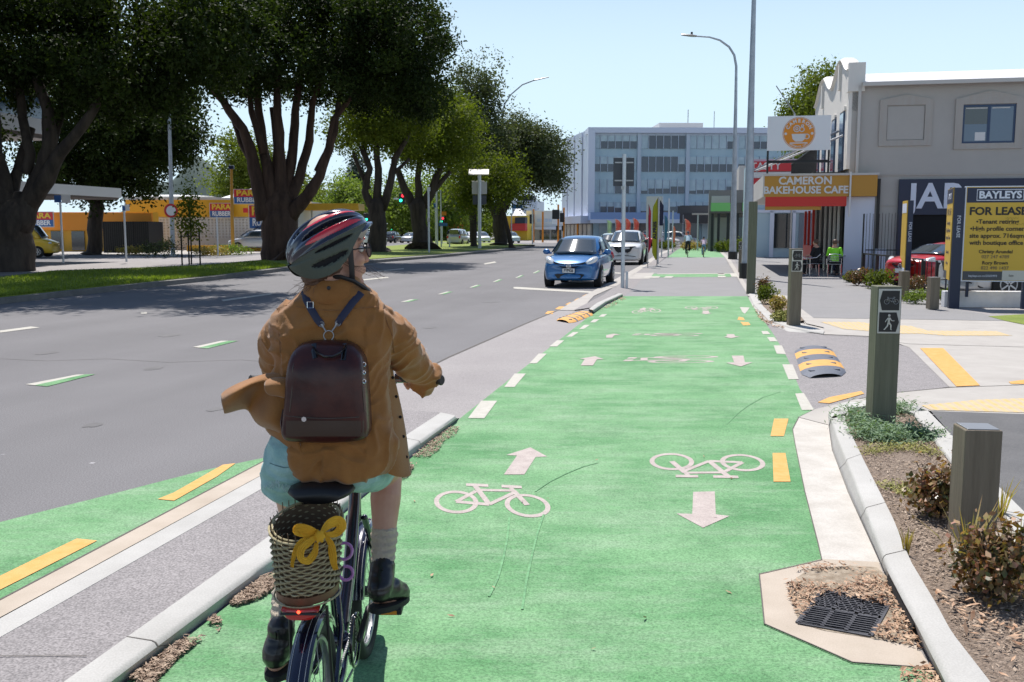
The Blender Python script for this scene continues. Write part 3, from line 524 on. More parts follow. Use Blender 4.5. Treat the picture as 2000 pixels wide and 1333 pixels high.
# young staked tree
def young():
    g = G(374,517,.16); t = thing('young_tree', 'slender young tree tied between two dark stakes on the grass strip', 'tree', g); s = g.y/F
    mb = MB(); mb.tube([(0,0,0),(.03,0,1.6),(0,0,3.4)], [.035,.03,.012], 6); mb.build('trunk', 'bark', t)
    for x in (-.42, -.1, .40): mb = MB(); mb.tube([(x,0,-.05),(x,0,1.5)], .035, 6); mb.build('stake', 'black_matte', t)
    mb = MB(); mb.box(-.42,.40,-.03,.03,1.25,1.3); mb.build('strap', 'black_matte', t)
    leaf_mesh('crown', 'leaf_mid', [((0,0,2.1),(.6,.5,.7)),((0,0,2.9),(.35,.35,.6)),((.1,0,1.6),(.5,.4,.4)),((0,0,3.5),(.12,.12,.3))], 1150, .15, t, per=7, shell=.2)
young()
# ---- plants
def shrub(label, g, r, h, n, ls, m='coprosma', cat='shrub', group=None, name='shrub', m2=None, per=6, twig=True):
    t = thing(name, label, cat, g, group=group)
    bl = [((0,0,h*.45),(r,r,h*.45)),((r*.3,-r*.2,h*.7),(r*.6,r*.6,h*.32)),((-r*.4,r*.1,h*.55),(r*.5,r*.5,h*.32))]
    if twig:
        mb = MB()
        for k in range(26):
            a = random.uniform(0, 6.28); q = random.uniform(.3, 1)*r; z = random.uniform(.5, 1.0)*h
            mb.tube([(0,0,0),(math.cos(a)*q*.5, math.sin(a)*q*.5, z*.6),(math.cos(a)*q, math.sin(a)*q, z)], [.006,.004,.002], 4)
        mb.build('stems', 'bark', t)
    leaf_mesh('foliage', m, bl, n, ls, t, per=per, shell=.15, wr=.62, tuft=ls*1.9)
    if m2: leaf_mesh('new_leaves', m2, bl, n//5, ls*1.05, t, per=3, shell=.7, wr=.65)
    return t
gb = 'low shrubs in the planting beds'
shrub('large reddish-green leafy shrub in front of the short thick timber bollard', G(1938,1165,.07), .17, .34, 1500, .034, m2='coprosma_pink', group=gb)
shrub('reddish-brown twiggy shrub beside the left face of the short timber bollard', G(1835,1010,.07), .17, .30, 1200, .034, m2='coprosma_pink', group=gb)
def spikes(label, g, n, h, r, m='flax', name='flax_plant', spread=1.):
    mb = MB()
    for k in range(n):
        a = random.uniform(0, 6.28); b = random.uniform(.05, 1)*r*spread; d = Vector((math.cos(a), math.sin(a), 0)); s = Vector((-d.y, d.x, 0))*random.uniform(.003, .007); z = h*random.uniform(.6, 1)
        p = [d*b*.15, d*b*.5+Vector((0,0,z*.6)), d*b+Vector((0,0,z))]
        mb.add([p[0]-s, p[0]+s, p[1]+s, p[1]-s, p[2]], [(0,1,2,3),(3,2,4)])
    o = mb.build(name, m); o.location = g; return tag(o, label, 'plant')
spikes('spiky bronze tuft growing out of the front shrub on its right side', G(1985,1150,.07), 34, .34, .28)
spikes('thin spiky tuft between the two reddish shrubs', G(1890,1115,.07), 20, .36, .30)
spikes('small low bronze tuft in the mulch left of the shrubs', G(1770,1085,.07), 12, .15, .07)
spikes('bronze grassy tuft against the right kerb behind the timber bollard', G(1955,1010,.07), 16, .26, .16)
def jun(name, label, pts, n, r, h, m, ls):
    bl = []
    for x, y in pts: g = G(x, y, .07); bl.append(((g.x, g.y, .08+h*.3), (r, r, h)))
    o = leaf_mesh(name, m, bl, n, ls, None, per=8, wr=.22, up=1.6, shell=.1, aspect=(1,1,.5)); return tag(o, label, 'ground cover', kind='stuff')
jun('juniper_groundcover', 'grey-green feathery juniper spreading round the foot of the sign bollard', [(1672,812),(1690,835),(1710,845),(1740,850),(1765,850),(1785,853),(1690,855),(1720,862),(1745,862),(1668,828),(1745,808),(1755,800),(1700,825),(1805,856)], 7500, .11, .045, 'juniper', .05)
jun('mossy_groundcover', 'olive green moss patches in the bark mulch', [(1700,885),(1720,880),(1745,878),(1775,878),(1800,880),(1815,888),(1740,955),(1765,960),(1780,968)], 3000, .08, .02, 'moss', .025)
# chips and fallen leaves
def litter(name, label, m, rect, n, ls, z, hgt=.02, flat=.9):
    P = [G(x, y, z) for x, y in rect]; xs = [p.x for p in P]; ys = [p.y for p in P]; pts = []
    def inside(x, y):
        c = False; j = len(P)-1
        for i in range(len(P)):
            if (P[i].y > y) != (P[j].y > y) and x < (P[j].x-P[i].x)*(y-P[i].y)/(P[j].y-P[i].y)+P[i].x: c = not c
            j = i
        return c
    mb = MB(); k = 0; tries = 0
    while k < n and tries < n*30:
        tries += 1
        x = random.uniform(min(xs), max(xs)); y = random.uniform(min(ys), max(ys))
        if not inside(x, y): continue
        if noise.noise(Vector((x*3, y*3, 1))) < -.42+random.random()*.35: continue
        k += 1; l = ls*random.uniform(.5, 1.5); wd = l*random.uniform(.15, .4); T = Matrix.Translation((x, y, z+random.uniform(.002, hgt))) @ Matrix.Rotation(random.uniform(0, 6.28), 4, 'Z') @ Matrix.Rotation(random.gauss(0, .5)*flat, 4, 'X') @ Matrix.Rotation(random.gauss(0, .3)*flat, 4, 'Y')
        mb.add([(-l/2,0,0),(-l*.1,-wd/2,l*.04),(l/2,0,l*.1),(l*.05,wd/2,l*.05)], [(0,1,2,3)], T)
    o = mb.build(name, m); return tag(o, label, 'debris', kind='stuff')
bed = [(1655,806),(1690,899),(1744,1012),(1790,1097),(1840,1180),(1868,1234),(1945,1333),(2040,1400),(2150,1400),(2110,1225),(1995,1069),(1930,962),(1857,899),(1780,810)]
litter('bark_mulch', 'brown and grey bark mulch filling the planting bed', 'chip', bed, 9000, .022, .071, .014)
litter('dry_leaves', 'curled dry leaves lying in the mulch of the planting bed', 'dry_leaf', [(1800,1140),(1850,1200),(1880,1234),(1955,1333),(2060,1400),(2080,1300),(1920,1180)], 120, .045, .08, .02)
litter('dry_leaves', 'dry brown leaves and dirt heaped round the drain grate', 'dry_leaf', [(1530,1120),(1600,1105),(1680,1108),(1735,1140),(1780,1225),(1800,1270),(1700,1245),(1745,1205),(1735,1190),(1615,1160),(1560,1215),(1540,1170)], 1500, .026, .014, .028)
litter('dry_leaves', 'scatter of dry leaves at the foot of the kerb below the drain', 'dry_leaf', [(1760,1305),(1815,1302),(1850,1345),(1760,1345)], 160, .03, .014, .02)
dm('chip_mix', (.20,.13,.09), .85, col2=(.50,.38,.28), ns=30, contrast=.3); dm('silt', (.22,.17,.12), .95, col2=(.36,.30,.23), ns=20, bump=.6, bs=90)
sh('silt_patch', 'silt', [(1540,1140),(1580,1112),(1660,1105),(1712,1108),(1750,1142),(1790,1230),(1785,1262),(1700,1246),(1610,1232),(1562,1218),(1548,1180)], .0145)
LK = [[(253,1330),(300,1296),(360,1252),(420,1207),(434,1216),(430,1232),(385,1258),(345,1290),(318,1318),(296,1345)],[(448,1181),(534,1117),(545,1122),(542,1150),(505,1172),(462,1186)],[(803,895),(840,866),(880,836),(898,838),(888,852),(868,862),(858,880),(830,900),(808,912)],[(770,920),(803,895),(808,915),(795,935),(770,945)]]
for i, q in enumerate(LK): litter('dry_leaves', ['brown bark litter along the foot of the left kerb at the bottom of the picture', 'brown bark litter at the kerb beside the wicker basket', 'brown bark litter at the kerb near its far end', 'brown bark litter at the kerb beside the coat hem'][i], 'chip_mix', q, 2600 if i < 2 else 1200, .022, .010, .022)
litter('dry_leaves', 'few scattered leaves on the green path', 'dry_leaf', [(800,950),(1400,850),(1560,1000),(1450,1300),(820,1300)], 16, .035, .011, .01)
litter('dry_leaves', 'brown litter in the pocket of the far kerb on the right', 'dry_leaf', [(1470,598),(1500,625),(1540,645),(1500,636),(1480,620)], 250, .06, .012, .02)
litter('dry_leaves', 'brown bark litter beside the far left kerb stub', 'dry_leaf', [(1170,606),(1190,594),(1216,580),(1222,585),(1190,603)], 160, .05, .012, .02)
# grass blades along the median
def grass():
    n = 26000; P = []
    e1 = [G(x, y, .16) for x, y in [(-100,590),(0,580),(120,567),(300,549),(420,537),(560,520)]]; e2 = [G(x, y, .16) for x, y in [(-100,545),(0,545),(110,531),(230,527),(380,521),(520,509)]]
    V = []; 
    for k in range(n):
        t = random.random()*(len(e1)-1.001); i = int(t); f = t-i; u = random.random()**1.6; a = e1[i].lerp(e1[i+1], f); b = e2[i].lerp(e2[i+1], f); p = a.lerp(b, u); a = random.uniform(0, 6.28); d = Vector((math.cos(a), math.sin(a), 0)); h = random.uniform(.04, .12); s = d*.012
        V += [p-s, p+s, p+Vector((-d.y, d.x, 0))*h*.4+Vector((0,0,h))]
    me = bpy.data.meshes.new('grass_blades'); me.from_pydata(V, [], [(3*i, 3*i+1, 3*i+2) for i in range(n)]); me.materials.append(M['blade']); tag(link('grass_blades', me), 'short green grass blades on the strip between the roads', 'grass', kind='stuff')
grass()
gs_ = 'distant garden plants'
for lb, p, r, h, m in [('green rounded bush in the small bed right of the cycle path', (1497,592), .40, .55, 'leaf_mid'),('reddish little bush behind the green one at the path edge', (1489,580), .2, .62, 'coprosma'),('orange grass clump beside the timber sign post', (1519,608), .28, .38, 'flax'),('yellow-green low plant at the foot of the far sign bollard', (1528,626), .35, .16, 'moss'),
  ('rounded bush in the garden below the fence', (1715,562), .55, .55, 'leaf_mid'),('rusty low bush at the foot of the fence', (1680,556), .5, .5, 'coprosma'),('little green bush at the corner of the fence garden', (1665,550), .3, .3, 'leaf_mid'),
  ('grassy clump between the two short timber bollards', (1790,590), .6, .32, 'leaf_light'),('reddish shrub behind the short timber bollards', (1785,570), .6, .55, 'coprosma'),('flowering grass clump right of the timber bollard by the lease sign', (1845,590), .5, .4, 'leaf_light'),
  ('dark green bush by the far lamp post', (1412,492), .7, .8, 'leaf_mid'),('green bush at the foot of the near lamp post', (1440,494), .8, 1.0, 'leaf_mid'),('orange flowering bush beyond the far cyclists', (1350,488), 1.0, .6, 'flax'),('dark bush right of the far cyclists', (1385,488), 1., .9, 'leaf_mid'),('low green bush left of the far cyclists', (1300,487), .9, .7, 'leaf_mid'),
  ('silver-green bush beside the street lamp on the far pavement', (315,502), 1.4, 1.1, 'leaf_grey'),('orange-leaved low planting beside the black shed', (265,497), 1.6, .5, 'flax'),('flower bed plants in front of the silver wagon', (450,497), 1.5, .6, 'leaf_light'),('low planting left of the silver wagon', (410,498), 1.4, .5, 'flax')]:
    g = G(p[0], p[1], .05)
    k_ = .55 if g.y < 26 else .75 if g.y < 45 else 1.; r *= k_; h *= (k_+1)/2; leafs = .045 if g.y < 26 else .07 if g.y < 45 else .12
    shrub(lb, g, r, h, 1400, leafs, m, group=gs_, twig=False, name='garden_bush', per=8)
# ================================================================ buildings
def facade(A, ang=None, yaw=0.): pass
class Fac:
    """vertical plane through A whose local +x runs along dirv; local +y goes away from the viewer"""
    def __init__(s, A, dirv): s.A = Vector((A[0], A[1], 0)); s.d = Vector((dirv[0], dirv[1], 0)).normalized(); s.rz = math.atan2(s.d.y, s.d.x)
    def u(s, px):
        k = (px-1000)/F/CP; k = (px-1000)/F; a, b, c = ray(px, 450); k = a/b; return (k*s.A.y-s.A.x)/(s.d.x-k*s.d.y)
    def z(s, px, py):
        u = s.u(px); Y = s.A.y+u*s.d.y; return W(px, py, Y).z
def C_(t, name, m, boxes, T=None, bev=0.):
    mb = MB()
    for b in boxes: mb.box(*b, bev=bev)
    return mb.build(name, m, t, T=T)
dm('office_panel', (.40,.54,.62), .5, col2=(.45,.58,.65), ns=1); dm('office_frame', (.50,.57,.66), .5); dm('blind', (.33,.44,.51), .25, coat=.4, col2=(.47,.58,.64), ns=.6); dm('office_glass', (.06,.075,.11), .06, coat=.4); dm('office_white', (.66,.70,.82), .5); dm('awning_blue', (.25,.36,.62), .6); dm('fin_dark', (.06,.065,.08), .5)
def office():
    f = Fac((10.6,127.), (1,.028)); t = thing('office_building', 'long pale blue four-storey office block with rows of blinds beyond the intersection', 'building', (10.6,127.,0), f.rz)
    Wd = f.u(1560); zt = 15.1
    C_(t, 'wall', 'office_panel', [(.3,Wd,.25,22,0,14.4)])
    C_(t, 'parapet', 'office_white', [(-.6,Wd,-.5,22.5,14.4,15.1),(-.6,.3,-.5,.25,4,14.4)])
    C_(t, 'roof_plant', 'offwhite', [(f.u(1297),f.u(1385),5,12,15.1,16.3)])
    C_(t, 'antenna', 'dull_metal', [(f.u(1357),f.u(1357)+.1,6,6.1,16.3,18.2)]); C_(t, 'antenna', 'dull_metal', [(f.u(1410),f.u(1410)+.08,6,6.1,15.1,18)])
    rows = [(262,290),(306,335),(351,378),(395,417)]; bays = [(1157,1242),(1250,1336),(1344,1430),(1438,1522)]
    fr = MB()
    for a, b in bays[:-1]:
        x = f.u(b+4); fr.box(x-.22, x+.22, -.12, .25, 4, 14.4)
    fr.box(.3, Wd, .05, .25, 14.1, 14.4); fr.build('column', 'office_frame', t)
    random.seed(3)
    for ri, (y0, y1) in enumerate(rows):
        zt_, zb = f.z(1155, y0), f.z(1155, y1)
        for bi, (a, b) in enumerate(bays):
            xa, xb = f.u(a), f.u(b); n = 6; pw = (xb-xa)/n; prev = random.choice([0,.2,.5])
            for k in range(n):
                if random.random() < .4: prev = random.choice([0,0,.25,.35,.5,1.])
                dk = prev
                if (ri, bi) == (1, 1) and k < 5: dk = 1.
                if ri == 3: dk = max(dk, .6) if k % 3 else dk
                x0 = xa+k*pw+.07; x1 = xa+(k+1)*pw-.07; zc = zb+(zt_-zb)*dk; mb = MB(); mb.m = 0; mb.box(x0, x1, .10, .24, zb, max(zc, zb+.02)) if dk > 0 else None
                mb.m = 1
                if dk < 1: mb.box(x0, x1, .12, .24, zc, zt_)
                mb.m = 2; mb.box(x0-.1, x0-.02, .02, .25, zb-.05, zt_+.05); mb.build('window', ['office_glass', 'blind', 'office_frame'], t)
    # ground floor and canopy
    C_(t, 'canopy', 'awning_blue', [(-.5,Wd,-3,.2,3.0,4.0)]); C_(t, 'canopy_edge', 'office_white', [(-.5,Wd,-3.1,-3.0,2.6,3.1)])
    for k in range(12):
        x = 1+k*2.3; C_(t, 'shop_window', 'office_glass' if k % 3 else 'blind', [(x,x+1.9,.12,.24,.3,2.6)])
    # side face with fins
    g = Fac((7.6,145.), (10.6-7.6, 127-145)); Ln = math.hypot(3., 18.); T0 = Matrix.Rotation(-f.rz, 4, 'Z') @ Matrix.Translation(g.A-Vector((10.6,127.,0))) @ Matrix.Rotation(g.rz, 4, 'Z')
    mb = MB(); mb.box(0, Ln-1.2, .3, .6, 0, 14.9); o = mb.build('side_wall', 'fin_dark', t, T=T0)
    mb = MB()
    for a, b in [(.3,3.6),(4.3,8.0),(8.8,12.6),(13.6,Ln+.2)]: mb.box(a, b, -.1, .3, 3.6, 15.05)
    mb.build('side_panel', 'office_white', t, T=T0); mb = MB(); mb.box(0, Ln, -1.5, .3, 2.6, 3.6); mb.build('canopy', 'office_white', t, T=T0)
    mb = MB()
    for k in range(7): mb.box(.5+k*2.5, 2.3+k*2.5, .1, .35, .3, 2.5)
    mb.build('shop_window', 'offwhite', t, T=T0)
office()
dm('render_wall', (.40,.38,.355), .8, col2=(.47,.45,.42), ns=.5, bump=.15, bs=60, contrast=.5); dm('render_trim', (.43,.41,.38), .8, col2=(.42,.38,.34), ns=2.5, contrast=.3, stretch=(3,3,.4)); dm('render_light', (.74,.71,.66), .8); dm('frame_navy', (.02,.05,.12), .4)
def corr():
    m = bpy.data.materials.new('corrugated'); m.use_nodes = True; N = m.node_tree.nodes; L = m.node_tree.links; b = N['Principled BSDF']; b.inputs['Base Color'].default_value = (.72,.71,.72,1); b.inputs['Roughness'].default_value = .5; b.inputs['Metallic'].default_value = .1
    tc = N.new('ShaderNodeTexCoord'); wv = N.new('ShaderNodeTexWave'); wv.inputs['Scale'].default_value = 3.2; L.new(tc.outputs['Object'], wv.inputs[0]); bp = N.new('ShaderNodeBump'); bp.inputs['Distance'].default_value = .03; L.new(wv.outputs[0], bp.inputs['Height']); L.new(bp.outputs[0], b.inputs['Normal']); return m
M['corrugated'] = corr()
def cafe():
    A = Vector((12.75,36.3,0)); f = Fac(A, RX); t = thing('gabled_building', 'pale rendered two-storey building with stepped gables and a white iron roof', 'building', A, f.rz)
    Wd = 9.5; ze = f.z(1672,163); Dp = 12.
    C_(t, 'wall', 'render_wall', [(0,14,0,Dp,0,ze)])
    # roof
    zr = f.z(1672,137)+1.2; mb = MB(); mb.add([(.3,-.35,ze-.02),(14,-.35,ze-.02),(14,6.,ze+1.25),(.3,6.,ze+1.25),(.3,12,ze-.02),(14,12,ze-.02)], [(0,1,2,3),(3,2,5,4)]); mb.add([(.3,-.35,ze-.10),(14,-.35,ze-.10),(14,-.35,ze-.02),(.3,-.35,ze-.02)], [(0,1,2,3)]); mb.build('roof', 'corrugated', t)
    C_(t, 'gutter', 'offwhite', [(.3,14,-.45,-.34,ze-.16,ze-.02)]); C_(t, 'string_course', 'render_trim', [(.02,14,-.035,0,f.z(1700,341)-.06,f.z(1700,341)),(.02,14,-.03,0,f.z(1700,402)-.03,f.z(1700,402))])
    # blind window with pediment trim
    def wtrim(x0, x1, y0, y1, pk, glass):
        a, b = f.u(x0), f.u(x1); zt, zb = f.z(x0, y0), f.z(x0, y1); w = .26; mb = MB()
        for s in (1,):
            mb.box(a-w, a, -.07, 0, zb-w*.8, zt+.02); mb.box(b, b+w, -.07, 0, zb-w*.8, zt+.02); mb.box(a, b, -.068, 0, zb-w*.8, zb)
            zt2 = zt+.02; mb.add([(a-w,-.07,zt2),(b+w,-.07,zt2),(b+w,-.07,zt2+.2),((a+b)/2,-.07,zt2+.2+pk),(a-w,-.07,zt2+.2),(a-w,0,zt2),(b+w,0,zt2),(b+w,0,zt2+.2),((a+b)/2,0,zt2+.2+pk),(a-w,0,zt2+.2)], [(0,1,2,3,4),(1,6,7,2),(2,7,8,3),(3,8,9,4),(4,9,5,0),(0,5,6,1)])
        q = mb.build('window_surround', 'render_trim', t)
        if glass:
            w_ = C_(t, 'window', 'frame_navy', [(a,b,-.03,0,zb,zb+.07),(a,b,-.03,0,zt-.07,zt),(a,a+.07,-.03,0,zb+.07,zt-.07),(b-.07,b,-.03,0,zb+.07,zt-.07),((a+b)/2-.05,(a+b)/2+.05,-.03,0,zb+.07,zt-.07)])
            C_(w_, 'pane', 'glass_dark', [(a+.07,(a+b)/2-.05,-.015,-.002,(zb+zt)/2,zt-.07)]); C_(w_, 'pane', 'glass_blue', [((a+b)/2+.05,b-.07,-.015,-.002,zb+.07,zt-.07),(a+.07,(a+b)/2-.05,-.014,-.002,zb+.07,(zb+zt)/2)])
            C_(w_, 'notice', 'white', [(a+.45,a+.8,-.018,-.015,zb+.1,zb+.4)]); C_(w_, 'blind', 'offwhite', [(a+.1,(a+b)/2-.06,-.019,-.015,zt-.14,zt-.10),((a+b)/2+.1,b-.2,-.019,-.015,zt-.14,zt-.10)])
        else: C_(t, 'blind_panel', 'render_wall', [(a+.02,b-.02,-.03,0,zb+.02,zt-.02)])
    wtrim(1722,1795,208,275,.18,False); wtrim(1868,1970,206,281,.28,True)
    # downpipes
    C_(t, 'downpipe', 'offwhite', [(.20,.30,-.12,-.02,f.z(1660,345),ze-.1)]); C_(t, 'downpipe', 'black', [(1.02,1.12,-.14,-.04,0,f.z(1690,350))]); C_(t, 'white_pier', 'office_white', [(-.1,.95,-.06,0,0,f.z(1660,385)),(1.0,1.35,-.5,-.1,0,1.0)])
    C_(t, 'meter_box', 'dull_metal', [(f.u(1694),f.u(1702),-.2,0,f.z(1700,350),f.z(1700,341))])
    # gabled street front : local x<0 side, in plane x=0 ; built as curved parapets
    g = MB()
    for y0, y1, pk in ((0.,5.0,8.35),(5.0,11.4,8.5)):
        n = 22; pr = []
        for i in range(n+1):
            u = i/n; s = 1-abs(2*u-1); s = s*s*(3-2*s); z = ze+.45+(pk-ze-.45)*(s if s < .92 else .92+(s-.92)*.3); pr.append((y0+(y1-y0)*u, z))
        prof = [(y0, ze-1.)]+pr+[(y1, ze-1.)]; nn = len(prof)
        g.add([(-.12, y, z) for y, z in prof]+[(.28, y, z) for y, z in prof], [list(range(nn))[::-1], [nn+i for i in range(nn)]]+[(i, (i+1)%nn, nn+(i+1)%nn, nn+i) for i in range(nn)])
    g.box(-.18,.42,-.1,.3,ze-.3,ze+.75); g.build('gable', 'render_light', t)
    g = MB()
    for y0, y1, pk in ((0.,5.0,8.35),(5.0,11.4,8.5)):
        n = 22
        P = []
        for i in range(n+1):
            u = i/n; s = 1-abs(2*u-1); s = s*s*(3-2*s); z = ze+.45+(pk-ze-.45)*(s if s < .92 else .92+(s-.92)*.3); P.append(Vector((.08, y0+(y1-y0)*u, z+.07)))
        g.tube(P, (.32,.09), 6, flat=(0,0,1))
        g.box(-.22,-.12,(y0+y1)/2-.15,(y0+y1)/2+.15,ze+.1,ze+1.1)
        for q in (.22,.78): g.box(-.2,-.12,y0+(y1-y0)*q-.5,y0+(y1-y0)*q+.5,ze-.9,ze-.75)
    g.build('coping', 'render_light', t)
    C_(t, 'front_wall', 'render_light', [(-.12,0,-.0,11.4,4.0,ze-1.)])
    for y in (.9,3.4,6.6,9.): 
        w_ = C_(t, 'window', 'frame_navy', [(-.16,-.12,y-.05,y+1.15,4.0,6.3)]); C_(w_, 'pane', 'glass_blue', [(-.18,-.16,y+.05,y+1.05,4.1,6.2)])
    mb = MB()
    for k in range(40): mb.box(-1.2,-1.17,.2+k*.28,.23+k*.28,3.9,4.9)
    mb.box(-1.22,-1.15,.2,11.2,4.9,4.95); mb.box(-1.3,-.12,.2,11.2,3.78,3.9); mb.build('balcony_railing', 'black', t)
    mb = MB(); mb.tube([(-.2,2,5.6),(-3.6,4.,4.1)], .05, 6); mb.tube([(-.2,.6,5.3),(-3.4,.6,4.0)], .04, 6); mb.build('canopy_stay', 'dull_metal', t)
    # canopy over the footpath
    zt, zb = 3.74, 2.96; xl = f.u(1489)-.0
    c = C_(t, 'canopy', 'ochre', [(xl,-.2,-.45,-.35,zb,zt),(-.2,.95,-.45,-.06,zb,zt)]); C_(t, 'canopy_side', 'offwhite', [(xl-.05,xl,-.45,11.5,zb,zt+.02)]); C_(t, 'canopy_roof', 'offwhite', [(xl,-.13,-.35,11.5,zt-.2,zt-.1),(xl-.05,1.,-.5,-.44,zt,zt+.08)]); C_(t, 'canopy_ceiling', 'offwhite', [(xl,-.13,-.35,11.5,zb,zb+.05)])
    C_(t, 'canopy_pipe', 'white', [(f.u(1652),f.u(1655),-.55,-.46,2.2,zt+.12)])
    C_(t, 'awning', 'red', [(xl+.05,f.u(1648),-.42,-.38,f.z(1560,404),zb)]); C_(t, 'awning_valance', 'ochre', [(xl+.05,f.u(1600),-.36,-.34,f.z(1560,411),f.z(1560,404))])
    text('lettering', 'CAMERON', .40, 'white', c, (f.u(1567),-.46,f.z(1567,355)), bold=.012, ext=.01); text('lettering', 'BAKEHOUSE CAFE', .375, 'white', c, (f.u(1568),-.46,f.z(1568,373)), bold=.012, ext=.01, sx=1.0)
    # cafe front under the canopy
    C_(t, 'shop_front', 'dark_void', [(-.14,-.12,.2,11,.1,2.9)])
    for y in (1.,2.2,3.6,5.2,7.,9.): C_(t, 'shop_frame', 'render_light', [(-.22,-.14,y,y+.12,0,2.9)])
    mb = MB(); mb.box(-.6,-.5,6.4,6.6,0,2.6); mb.box(-.6,-.5,8.2,8.4,0,2.6); mb.box(-.6,-.5,9.8,10,0,2.6); mb.box(-.62,-.5,6.4,10,0,1.); mb.build('red_screen', 'red', t)
    # black garage sign and opening
    a, b = f.u(1751), 13.5; C_(t, 'black_sign_board', 'navy', [(a,b,-.14,-.01,f.z(1751,420),f.z(1751,351)),(a,a+.35,-.13,-.01,0,f.z(1751,420))])
    C_(t, 'garage_opening', 'dark_void', [(a+.35,b,-.05,-.005,0,f.z(1751,420))])
    text('lettering', 'JAP', 1.28, 'office_white', t, (f.u(1770),-.16,f.z(1800,386)), bold=.03, ext=.01, align='LEFT')
    return f
cf = cafe()
def logo_sign():
    P = W(1560,265,35.6); f = Fac((P.x,P.y,0), RX); t = thing('logo_sign', 'white rectangular board with round orange coffee cup emblem on black posts above the cafe canopy', 'sign', (P.x,P.y,3.8), f.rz); z0 = 4.63-3.8; z1 = 5.88-3.8; w = 1.12
    C_(t, 'board', 'sign_white', [(-w,w,-.04,.04,z0,z1)]); C_(t, 'post', 'black', [(-w+.0,-w+.07,-.03,.03,0,z0)]); C_(t, 'post', 'black', [(w-.07,w,-.03,.03,0,z0)]); C_(t, 'rail', 'black', [(-w,w,.05,.1,.42,.48),(-w,w,-.35,-.3,.35,.4)])
    cz = (z0+z1)/2; mb = MB(); mb.tube([(.0,-.045,cz),(.0,-.04,cz)], .58, 40); d = mb.build('emblem', 'orange', t)
    mb = MB(); mb.ring((0,-.046,cz),(0,1,0),.555,.012,40,4); 
    # cup
    cup = [(-.26,.02),(.26,.02),(.22,-.16),(.12,-.26),(-.12,-.26),(-.22,-.16)]; mb.add([(x,-.05,cz+z-.05) for x, z in cup], [tuple(range(6))]); mb.add([(x,-.05,cz+z-.05) for x, z in [(-.33,-.29),(.33,-.29),(.26,-.33),(-.26,-.33)]], [(0,1,2,3)])
    mb.ring((.28,-.05,cz-.13),(0,1,0),.085,.02,20,4); mb.ring((-.08,-.05,cz+.16),(0,1,0),.11,.02,24,4); mb.ring((-.08,-.05,cz+.16),(0,1,0),.04,.02,20,4); mb.ring((.1,-.05,cz+.13),(0,1,0),.08,.02,24,4); mb.ring((.12,-.05,cz+.26),(0,1,0),.035,.02,20,4)
    for s in (-1,1): mb.ell((s*.47,-.045,cz-.02),(.05,.01,.05),10,6)
    mb.build('cup_motif', 'white', d)
    s = 'CAMERON'
    for i, ch in enumerate(s):
        a = R(62-124*i/6); text('letter', ch, .17, 'white', d, (math.sin(-a)*.44,-.05,cz+math.cos(a)*.44), rot=(PI/2,-a,0), bold=.008, ext=.001)
    s = 'BAKEHOUSE CAFE'
    for i, ch in enumerate(s):
        a = R(-38+76*i/13); text('letter', ch, .07, 'white', d, (math.sin(a)*.49,-.05,cz-math.cos(a)*.49), rot=(PI/2,a*-1,0), bold=.003, ext=.001)
logo_sign()
p_ = W(1552,222,58); t = thing('aerial', 'thin slanting aerial rod against the sky left of the dark tree by the gabled building', 'aerial', p_); q_ = W(1516,168,58)-p_; mb = MB(); mb.tube([(0,0,0), q_], .035, 6); mb.build('rod', 'dull_metal', t); C_(t, 'mast', 'dull_metal', [(-.04,.04,-.04,.04,-p_.z,0)])
# row of shops beyond the cafe
def box_building(name, label, px0, px1, y0, Y, m, depth=10, z0=0, extra=None, d=None, cat='building', roofm='dark_void'):
    A = W(px0, y0, Y); f = Fac((A.x, A.y, 0), d or RX); t = thing(name, label, cat, (A.x, A.y, 0), f.rz); w = f.u(px1); z = A.z
    C_(t, 'wall', m, [(0,w,0,depth,z0,z)])
    if extra: extra(t, f, w, z)
    return t
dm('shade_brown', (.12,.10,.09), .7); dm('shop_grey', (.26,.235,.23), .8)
def ex_tasty(t, f, w, z):
    zz = lambda y: f.z(1500, y)
    s = C_(t, 'sign_board', 'sign_red', [(-.2,w,-.3,-.1,zz(336),zz(316))]); text('lettering', 'TASTY', .62, 'white', s, (.0,-.32,zz(326)), align='LEFT', bold=.01)
    s = C_(t, 'sign_board', 'white', [(-.2,w,-.28,-.1,zz(348),zz(337))]); C_(t, 'sign_board', 'sign_red', [(-.2,w,-.26,-.1,zz(362),zz(349))])
    C_(t, 'shop_window', 'glass_dark', [(f.u(1512),f.u(1545),-.1,-.02,.6,zz(418))]); C_(t, 'shop_window', 'glass_blue', [(f.u(1560),f.u(1596),-.1,-.02,.6,zz(418))]); C_(t, 'window_frame', 'office_white', [(f.u(1503),f.u(1511),-.2,0,0,zz(412)),(f.u(1547),f.u(1553),-.2,0,0,zz(412)),(-.1,w,-.2,-.0,zz(416),zz(410))])
box_building('restaurant', 'shop with dark red name board set back behind the cafe canopy', 1466, 1640, 312, 60, 'office_panel', extra=ex_tasty)
